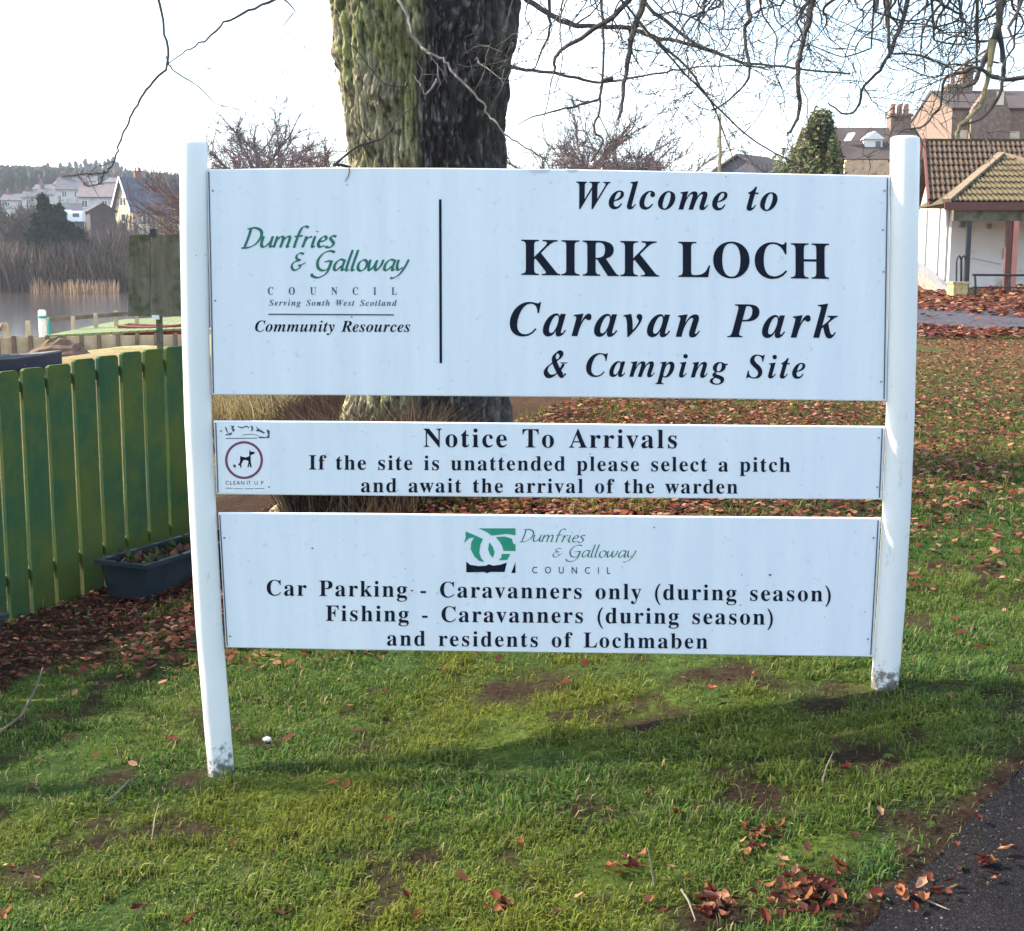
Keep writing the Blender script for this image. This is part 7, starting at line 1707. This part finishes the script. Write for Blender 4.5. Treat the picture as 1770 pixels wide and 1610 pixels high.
for i in range(62):
    rg = random.Random(1300 + i); x = rg.uniform(890, 1760); ln = rg.uniform(60, 230); dxx = rg.uniform(-160, 160)
    pts = [(x + dxx * k / 5 + rg.uniform(-12, 12), -20 + ln * k / 5 + rg.uniform(-8, 8)) for k in range(6)]; Y = rg.uniform(6.4, 8.6)
    traced(pts, Y, Y + rg.uniform(-.4, .4), rg.uniform(.005, .009), .0022, 1400 + i, dens=4.2, lsc=.5, droop=rg.uniform(-.1, .12), start=(lerp(TX + .6, TX + 3.2, rg.random()), TY - rg.uniform(.2, 1.2), TOP + rg.uniform(.6, 1.5)), maxlevel=3)
# the dense hanging spray of twigs at the upper right: many branches from the right-hand limbs
for i in range(34):
    rg = random.Random(300 + i)
    x = 1180 + 640 * (rg.random() ** .65); ln = rg.uniform(60, 200) * (.55 + .45 * (x - 1180) / 600)
    dxx = rg.uniform(-90, 60); pts = [(x, -25)]
    m_ = 5
    for k in range(1, m_ + 1): pts.append((x + dxx * k / m_ + rg.uniform(-14, 14), -25 + ln * k / m_ + rg.uniform(-6, 6)))
    Y = rg.uniform(6.2, 9.0)
    st = (lerp(TX + .9, TX + 7.0, min(1, (x - 1180) / 600)), TY + rg.uniform(-1.2, 1.0), TOP + rg.uniform(.8, 1.8))
    traced(pts, Y, Y + rg.uniform(-.4, .4), rg.uniform(.008, .018), .003, 500 + i, dens=2.6, lsc=.5, droop=rg.uniform(-.1, .15), start=st, maxlevel=3)
for i in range(12):
    rg = random.Random(700 + i)
    x = 1500 + 300 * rg.random(); y = rg.uniform(20, 120); sgn = rg.choice((-1, -1, 1))
    pts = [(x + sgn * k * rg.uniform(35, 60), y + rg.uniform(-16, 16) + k * rg.uniform(-6, 8)) for k in range(5)]
    Y = rg.uniform(6.6, 8.4)
    traced(pts, Y, Y + .2, rg.uniform(.006, .012), .003, 800 + i, dens=3, lsc=.4, start=at(x + rg.uniform(-20, 20), -30, Y))

# ------------------------------------------------------------------ bare trees further off
def bare_tree(name, label, px, py_base, py_top, Y, seed, tint, wide=.6, cat='tree', group=None, dens=1.0, trunk_r=.02, droop=-.02, base_z=None, stems=1):
    rg = random.Random(seed)
    b = at(px, py_base, Y); g = gz(b.x, b.y)
    top = at(px, py_top, Y).z; Ht = top - g
    t = thing(name, label, cat, (b.x, b.y, g), 0, group)
    c1 = MB(); c1.cur = tint; c2 = MB(); c2.cur = tuple(min(1, c * 1.15) for c in tint)
    for s_ in range(stems):
        p0 = Vector((rg.uniform(-.1, .1) * Ht * wide * (stems > 1), rg.uniform(-.1, .1) * Ht * (stems > 1), -.2))
        d0 = Vector((rg.gauss(0, .12 * (1 + stems * .3)), rg.gauss(0, .1), 1))
        pts, rads = wander(rg, p0, d0, Ht * .62, Ht * trunk_r, 7, -.06, .12, .45)
        c1.tube(pts, rads, 7)
        nb_ = int(19 * dens / stems ** .5)
        for k in range(nb_):
            f = rg.uniform(.22, 1.0); i = min(int(f * 7), 6); p = pts[i].lerp(pts[i + 1], f * 7 - i if f * 7 - i <= 1 else 1)
            a = rg.uniform(0, 6.28); e = rg.uniform(.25, 1.1)
            d = Vector((math.cos(a) * math.cos(e) * wide * 1.7, math.sin(a) * math.cos(e) * wide * 1.7, math.sin(e) + .2))
            L_ = Ht * rg.uniform(.28, .50) * (1.1 - f * .45)
            pp, rd = wander(rg, p, d, L_, max(rads[i] * rg.uniform(.35, .55), Y * .00045), 6, droop, .32, .35)
            c2.tube(pp, rd, 4, caps=False)
            for q in range(int(9 * dens)):
                j = rg.randrange(1, 6); a2 = pp[j].lerp(pp[j + 1], rg.random()) if j < 6 else pp[j]
                dd = ((pp[j + 1] - pp[j]).normalized() + Vector((rg.gauss(0, .6), rg.gauss(0, .6), rg.gauss(.15, .5)))).normalized()
                qq, rq = wander(rg, a2, dd, L_ * rg.uniform(.25, .55), max(rd[j] * .5, Y * .00022), 4, droop, .4, .5)
                c2.tube(qq, rq, 3, caps=False)
                for w in range(int(10 * dens)):
                    j2 = rg.randrange(0, 4); dd2 = ((qq[j2 + 1] - qq[j2]).normalized() + Vector((rg.gauss(0, .7), rg.gauss(0, .7), rg.gauss(.1, .6)))).normalized()
                    l2 = L_ * rg.uniform(.10, .25); s0 = qq[j2]; s1_ = s0 + dd2 * l2 * .5 + Vector((rg.gauss(0, .03), 0, rg.gauss(0, .03))) * l2; s2_ = s0 + dd2 * l2
                    rw = max(Y * .00014, .004); wv = Vector((rw, 0, 0)) if abs(dd2.x) < .7 else Vector((0, 0, rw))
                    c2.add([s0 - wv, s0 + wv, s1_ + wv * .8, s1_ - wv * .8, s2_], [(0, 1, 2, 3), (3, 2, 4)])
    zm = max(v[2] for v in c2.v); c1.build('trunk', m_far_twig, t); o = c2.build('crown', m_far_twig, t)
    t.scale = (Ht / zm * 1.07,) * 3
    return t
PUR = (.105, .075, .080); RED = (.125, .082, .076); BRN = (.095, .070, .055); GRY = (.13, .115, .12)
bare_tree('bare_tree', 'round-headed bare tree with dark twigs left of the big trunk', 505, 300, 140, 60, 1, PUR, .8, dens=1.25)
bare_tree('bare_tree', 'spreading bare tree just above the sign left of the big trunk', 430, 300, 195, 64, 2, PUR, .9, dens=1.0)
bare_tree('bare_shrub', 'low reddish bare shrub just above the sign near the left post', 400, 300, 262, 45, 3, RED, 1.6, cat='shrub', stems=3)
bare_tree('bare_shrub', 'reddish bare shrub against the left side of the big trunk', 560, 300, 250, 45, 4, RED, 1.5, cat='shrub', stems=4)
bare_tree('bare_shrub', 'reddish bare shrub in the gap between the two left-hand bare trees', 480, 300, 256, 45, 44, RED, 1.6, cat='shrub', stems=4)
bare_tree('bare_shrub', 'reddish bare shrub rising behind the sign just right of the left post', 440, 300, 240, 48, 45, RED, 1.7, cat='shrub', stems=4)
bare_tree('bare_shrub', 'dense reddish shrub right under the round-headed bare tree', 525, 300, 238, 46, 46, RED, 1.6, cat='shrub', stems=5)
bare_tree('bare_shrub', 'pinkish bare shrub rising behind the sign right of the big trunk', 940, 300, 225, 46, 47, RED, 1.5, cat='shrub', stems=4)
bare_tree('bare_shrub', 'low pinkish bare shrub just above the sign under the pale bare tree', 1045, 300, 248, 46, 48, RED, 1.6, cat='shrub', stems=4)
bare_tree('bare_tree', 'rounded bare tree with pinkish twigs right of the big trunk', 985, 300, 175, 52, 5, RED, .75, dens=1.25)
bare_tree('bare_tree', 'pale bare tree farther right of the rounded pinkish tree', 1075, 300, 195, 58, 6, GRY, .6, dens=.9)
bare_tree('bare_tree', 'small grey bare tree above the words of welcome', 1200, 300, 236, 75, 7, GRY, 1.0, dens=1.0)
bare_tree('bare_tree', 'grey-violet bare tree close left of the ivy-clad tree', 1310, 300, 222, 80, 8, (.14, .12, .14), .9, dens=1.1)
bare_tree('bare_tree', 'dark bare tree beside the gabled house across the loch', 300, 420, 292, 110, 9, BRN, .45, dens=.9)
bare_tree('bare_tree', 'small bare tree in front of the gabled house across the loch', 282, 430, 345, 105, 10, BRN, .6, dens=.8)
# pale straight stem behind the sign
st_ = thing('sapling', 'slim pale upright stem just above the sign between bare trees', 'sapling', at(1243, 300, 30))
mb = MB(); mb.tube([(0, 0, -1.2), (0.01, 0, .4), (-.02, 0, 1.25)], [.045, .04, .03], 6); mb.build('trunk', m_littwig, st_)
# lochside trees on the far bank, left
lab = ['tall bare brown tree at the left edge beyond the loch', 'bare brown tree second from the left edge beyond the loch', 'bare tree just left of the dark conifers beyond the loch', 'thin bare tree over the reeds right of the dark conifers', 'bushy bare tree above the reeds beyond the loch', 'bare tree immediately left of the noticeboard beyond the loch', 'low bare tree in front of the outbuilding beyond the loch']
for i, (px, top, hue) in enumerate(((8, 335, BRN), (34, 352, PUR), (58, 366, BRN), (158, 392, BRN), (186, 402, PUR), (212, 396, BRN), (134, 398, PUR))):
    bare_tree('bare_tree', lab[i], px, 478, top, 134 + i * 1.5, 30 + i, hue, .6, dens=.75, trunk_r=.012, stems=2)

# ------------------------------------------------------------------ evergreens
def tint_pick(rg, cols): 
    c = rg.choice(cols); k = rg.uniform(.7, 1.3); return tuple(v * k for v in c)
def leafy(mb, rg, n, cx, cy, cz, rx, ry, rz_, size, cols, shell=.55):
    for _ in range(n):
        while True:
            v = Vector((rg.uniform(-1, 1), rg.uniform(-1, 1), rg.uniform(-1, 1)))
            if v.length < 1 and v.length > shell * rg.random(): break
        bump = 1 + .22 * mnoise.noise(v * 2.3 + Vector((cx, cy, cz)))
        p = Vector((cx + v.x * rx * bump, cy + v.y * ry * bump, cz + v.z * rz_ * bump))
        a = Vector((rg.gauss(0, 1), rg.gauss(0, 1), rg.gauss(0, 1))).normalized(); b = a.orthogonal().normalized(); s = size * rg.uniform(.6, 1.3)
        mb.cur = tint_pick(rg, cols)
        mb.add([p - a * s, p + b * s * .5, p + a * s, p - b * s * .5], [(0, 1, 2, 3)])
def evergreen(name, label, px, py_base, py_top, Y, seed, wpx, cols, n=2600, size=.16, group=None, cone=.5, cat='tree'):
    rg = random.Random(seed); b = at(px, py_base, Y); g = gz(b.x, b.y); Ht = at(px, py_top, Y).z - g; Wd = wpx * Y / F_PX / 2
    t = thing(name, label, cat, (b.x, b.y, g), rg.uniform(0, 6), group)
    mb = MB(); mb.tube([(0, 0, -.3), (0, 0, Ht * .8)], [Ht * .022, Ht * .008], 6); mb.build('trunk', m_twig, t)
    mb = MB(); k = 9
    for i in range(k):
        f = i / (k - 1); w = Wd * (1 - cone * f ** 1.3) * rg.uniform(.8, 1.1) * (1 if f < .85 else .6)
        leafy(mb, rg, n // k, rg.gauss(0, Wd * .15), rg.gauss(0, Wd * .15), Ht * (.12 + .80 * f), w, w, Ht * .13, size, cols, .3)
    mb.build('crown', m_leafm, t)
    return t
IVY = [(.055, .080, .028), (.085, .11, .040), (.14, .15, .06), (.22, .18, .09), (.045, .055, .03)]
evergreen('ivy_clad_tree', 'bushy ivy-clad evergreen above the sign left of the right post', 1402, 300, 200, 46, 1, 215, IVY, 13000, .09, cone=.55)
evergreen('evergreen_shrub', 'dark green shrub below the ivy-clad tree at the sign top', 1438, 302, 246, 45, 2, 60, IVY, 2600, .09, cone=.3, cat='shrub')
DKC = [(.012, .022, .020), (.016, .030, .024), (.022, .036, .026), (.03, .042, .026)]
for i, (px, top, w, lb) in enumerate(((84, 342, 60, 'tallest of the dark conifers standing over the loch'), (112, 360, 56, 'dark conifer right of the tallest one over the loch'), (66, 376, 46, 'dark greenish conifer left of the tallest one over the loch'), (140, 398, 54, 'lower dark conifer above the reeds over the loch'), (100, 396, 84, 'broad dark evergreen in front of the conifers over the loch'))):
    evergreen('conifer', lb, px, 482, top, 128 + i * 1.3, 40 + i, w, DKC if i != 2 else [(.03, .05, .02), (.04, .065, .03), (.02, .035, .02)], 2600, .28, cone=.45)
evergreen('evergreen_shrub', 'wide dark blue-green shrub over the reeds near the noticeboard', 190, 486, 440, 127, 61, 66, DKC, 2200, .25, cone=.2, cat='shrub')
# conifers along the crest of the hill: one built, the others copies
def pine_proto():
    t = thing('pine_tree', 'x', 'tree', (0, 0, 0)); rg = random.Random(9)
    mb = MB(); mb.tube([(0, 0, -1), (0, 0, 9)], [.22, .06], 5); mb.build('trunk', m_twig, t)
    mb = MB()
    for i in range(9):
        f = i / 8; leafy(mb, rg, 60, rg.gauss(0, .25), rg.gauss(0, .25), 3.2 + 6.6 * f, 2.3 * (1 - f * .85) + .25, 2.3 * (1 - f * .85) + .25, .75, .55, [(.018, .034, .022), (.026, .044, .026)], .2)
    mb.build('crown', m_leafm, t); return t
pp_ = pine_proto(); first = True
crest = [(-4, 300), (8, 296), (18, 303), (30, 300), (42, 301), (52, 289), (62, 291), (72, 293), (84, 282), (94, 290), (103, 282), (112, 288), (120, 281), (132, 279), (141, 283), (148, 276), (156, 282), (164, 277), (172, 283), (182, 279), (189, 275), (197, 273), (203, 282), (209, 287), (216, 291), (226, 294), (238, 297), (248, 300)]
for i, (px, py) in enumerate(crest):
    t = pp_ if i == 0 else copy_tree(pp_)
    Y = 560 + (i * 37 % 23); p = at(px, py + 1, Y); s = random.Random(i).uniform(.75, 1.25) 
    g = gz(p.x, p.y); hgt = 10.2
    s = max(.5, min(2.4, (p.z - g) / hgt)); t.location = (p.x, p.y, g); t.scale = (s * .9, s * .9, s); t.rotation_euler = (0, 0, i)
    ordn = ['first', 'second', 'third', 'fourth', 'fifth', 'sixth', 'seventh', 'eighth', 'ninth', 'tenth', 'eleventh', 'twelfth', 'thirteenth', 'fourteenth'][min(i, 27 - i)]
    t['label'] = 'dark conifer on the hill skyline, ' + ordn + (' from the left end of the row' if i < 14 else ' from the right end of the row'); t['group'] = 'conifers on the hill crest'
# woodland over the hill face and scrub on the far bank: masses nobody could count
def mass(name, label, cat, n, fn, seed, mat, sizef, cols, upright=1.0, wk=.35):
    rg = np.random.default_rng(seed); X, Y = fn(rg, n); n = len(X); Z = ground(X, Y)
    h = sizef(rg, X, Y); ph = rg.random(n) * PI; w = h * wk * (.6 + .8 * rg.random(n)); ln = (rg.random((n, 2)) - .5) * h[:, None] * .35 * (2 - upright)
    P = np.stack([X, Y, Z - .2], 1); wv = np.stack([np.cos(ph) * w / 2, np.sin(ph) * w / 2, 0 * w], 1)
    m1 = P + np.stack([ln[:, 0] * .3, ln[:, 1] * .3, h * .55], 1); tp = P + np.stack([ln[:, 0], ln[:, 1], h], 1)
    V = np.stack([P - wv * .4, P + wv * .4, m1 + wv, m1 - wv, tp + wv * .15, tp - wv * .15], 1).reshape(-1, 3)
    k = np.arange(n)[:, None] * 6
    Fc = np.concatenate([k + np.array([[0, 1, 2, 3]]), k + np.array([[3, 2, 4, 5]])], 1).reshape(-1, 4)
    c = np.array(cols)[rg.integers(0, len(cols), n)] * (.7 + .6 * rg.random(n))[:, None]
    o = link_mesh(name, np_mesh(name, V, Fc, mat, np.repeat(c[:, None], 6, 1).reshape(-1, 3)))
    return tag(o, label, cat, kind='stuff')
def polar(rg, n, p0, p1, y0, y1):
    px = rg.uniform(p0, p1, n); Y = y0 * (y1 / y0) ** rg.random(n); return (px - CX) / F_PX * Y, Y
mass('woodland', 'mixed wood covering the face of the far hill', 'wood', 30000, lambda rg, n: polar(rg, n, -1500, 420, 330, 520), 1, m_far_twig, lambda rg, X, Y: 2.5 + 3.5 * rg.random(len(X)), [(.022, .034, .024), (.030, .042, .030), (.06, .055, .05), (.07, .06, .055)], wk=.45)
mass('woodland', 'bare wood on the lower slope between the far houses', 'wood', 22000, lambda rg, n: (lambda XY: (XY[0][(np.abs(fnoise(XY[0] * .05, XY[1] * .05, 5, 2) - .5) < .12)], XY[1][(np.abs(fnoise(XY[0] * .05, XY[1] * .05, 5, 2) - .5) < .12)]))(polar(rg, n, -1100, 330, 180, 330)), 2, m_far_twig, lambda rg, X, Y: 1.5 + 2.5 * rg.random(len(X)), [(.085, .07, .065), (.07, .06, .055), (.05, .055, .04)], wk=.12)
mass('scrub', 'tangled bare scrub along the far bank of the loch', 'scrub', 90000, lambda rg, n: polar(rg, n, -1100, 420, 121, 150), 3, m_far_twig, lambda rg, X, Y: (1.0 + 3.4 * rg.random(len(X)) ** 1.5) * (.6 + .8 * fnoise(X * .2, Y * .2, 44, 2)), [(.085, .058, .045), (.12, .082, .058), (.065, .05, .045), (.17, .115, .075), (.045, .038, .036)], upright=.0, wk=.035)
mass('reeds', 'tawny reeds standing at the far edge of the loch', 'reeds', 1600, lambda rg, n: (lambda X, Y: (X[fnoise(X * .45, Y * .3, 6, 2) > .5], Y[fnoise(X * .45, Y * .3, 6, 2) > .5]))(*polar(rg, n, 60, 215, 115, 120)), 4, m_far_twig, lambda rg, X, Y: 1.0 + 1.3 * rg.random(len(X)), [(.36, .22, .12), (.30, .18, .10), (.42, .28, .17), (.22, .14, .09)], upright=1.2, wk=.05)
mass('reeds', 'low pale grass at the near shore of the loch', 'reeds', 5000, lambda rg, n: polar(rg, n, -60, 330, 43, 50), 5, m_far_twig, lambda rg, X, Y: .15 + .25 * rg.random(len(X)), [(.30, .22, .12), (.22, .18, .08), (.16, .17, .06)], wk=.12)
# wooded rise behind everything in the middle, hidden but there
mass('woodland', 'low line of bare wood far behind the sign', 'wood', 9000, lambda rg, n: polar(rg, n, 330, 2600, 130, 240), 8, m_far_twig, lambda rg, X, Y: 2 + 3 * rg.random(len(X)), [(.085, .07, .07), (.07, .06, .06)], wk=.15)
# tall dry stems and dead growth seen through the gap behind the sign at the left
def stems(name, label, n, p0, p1, y0, y1, h0, h1, w, cols, seed):
    def f(rg, n):
        return polar(rg, n, p0, p1, y0, y1)
    rg = np.random.default_rng(seed); X, Y = f(rg, n)
    k = (np.hypot(X + .6, Y - 9) > .8) & ((fence_sd(X, Y) > .1) | (Y > 9)); X = X[k]; Y = Y[k]; n = len(X); Z = ground(X, Y)
    h = h0 + (h1 - h0) * rg.random(n); ph = rg.random(n) * 2 * PI; ln = rg.random(n) * .9 * h
    P = np.stack([X, Y, Z - .01], 1); wv = np.stack([np.ones(n) * w / 2, 0 * X, 0 * X], 1)
    D = np.stack([np.cos(ph), np.sin(ph), 0 * X], 1)
    m1 = P + D * (ln * .4)[:, None]; m1[:, 2] += h * .6; tp = P + D * ln[:, None]; tp[:, 2] += h * .9
    V = np.stack([P - wv, P + wv, m1 + wv * .8, m1 - wv * .8, tp], 1).reshape(-1, 3); q = np.arange(n)[:, None] * 5
    Fc = np.concatenate([q + np.array([[0, 1, 2]]), q + np.array([[0, 2, 3]]), q + np.array([[3, 2, 4]])], 1).reshape(-1, 3)
    c = np.array(cols)[rg.integers(0, len(cols), n)] * (.7 + .6 * rg.random(n))[:, None]
    o = link_mesh(name, np_mesh(name, V, Fc, m_blade, np.repeat(c[:, None], 5, 1).reshape(-1, 3))); return tag(o, label, 'dead grass', kind='stuff')
stems('dead_grass', 'pale dead grass and stems seen through the upper gap of the sign', 14000, 340, 505, 12.5, 24, .25, .65, .012, [(.40, .30, .14), (.32, .24, .11), (.22, .17, .08), (.12, .08, .05), (.46, .38, .2)], 3)
stems('dead_grass', 'brown dead stems round the foot of the big tree', 4000, 480, 720, 7.6, 10.5, .06, .24, .007, [(.22, .11, .06), (.14, .07, .045), (.30, .20, .11)], 4)

stems('dead_grass', 'tall dead stalks added in dark shade colours in front of the left foot of the big tree', 5000, 500, 745, 7.7, 8.35, .25, .72, .007, [(.050, .030, .026), (.075, .045, .035), (.030, .024, .022), (.13, .08, .05), (.26, .19, .11)], 6)  # added to darken the trunk foot, shade put into their colours
stems('dead_grass', 'tangle of dead bramble, coloured dark for shade, at the left foot of the big tree', 9000, 495, 660, 9.2, 14, .15, .50, .010, [(.055, .032, .026), (.09, .05, .035), (.035, .03, .02), (.14, .08, .05)], 5)  # shade beside the trunk painted into these dark colours
# evergreens added to the left, outside the view, to shade the near lawn
for i, (x, y, h, w, lb) in enumerate(((-5.2, 5.35, 6.2, 2.1, 'unseen evergreen added for shade beside the garden fence, nearest its far end'), (-5.0, 3.3, 5.9, 2.1, 'unseen evergreen added for shade, second along the garden fence'), (-5.3, 1.2, 5.2, 2.0, 'unseen evergreen added for shade, third along the garden fence'), (-5.1, -1.0, 5.4, 2.0, 'unseen evergreen added for shade, fourth along the garden fence'))):
    rg = random.Random(900 + i); g = gz(x, y); t = thing('evergreen_shrub', lb, 'shrub', (x, y, g), i)
    mb = MB(); mb.tube([(0, 0, -.2), (0, 0, h * .9)], [.07, .02], 6); mb.build('trunk', m_twig, t)
    mb = MB()
    for k in range(8):
        f = k / 7; leafy(mb, rg, 130, rg.gauss(0, .2), rg.gauss(0, .2), h * (.10 + .86 * f), w * .55 * (1 - .35 * f), w * .55 * (1 - .35 * f), h * .10, .045, IVY, .2)
    mb.build('crown', m_leafm, t)

# ------------------------------------------------------------------ haze over the whole place
def haze():
    m, t, o = _new('haze_air'); v = t.nodes.new('ShaderNodeVolumePrincipled')
    v.inputs['Color'].default_value = (.86, .92, 1.0, 1); v.inputs['Density'].default_value = .00032; v.inputs['Anisotropy'].default_value = .2
    t.links.new(v.outputs[0], o.inputs['Volume'])
    mb = MB(); mb.box(-4100, 4100, -4100, 4100, -60, 120); ob = mb.build('haze', m)
    tag(ob, kind='stuff', label='thin winter haze lying over loch and hill', cat='haze')
haze()
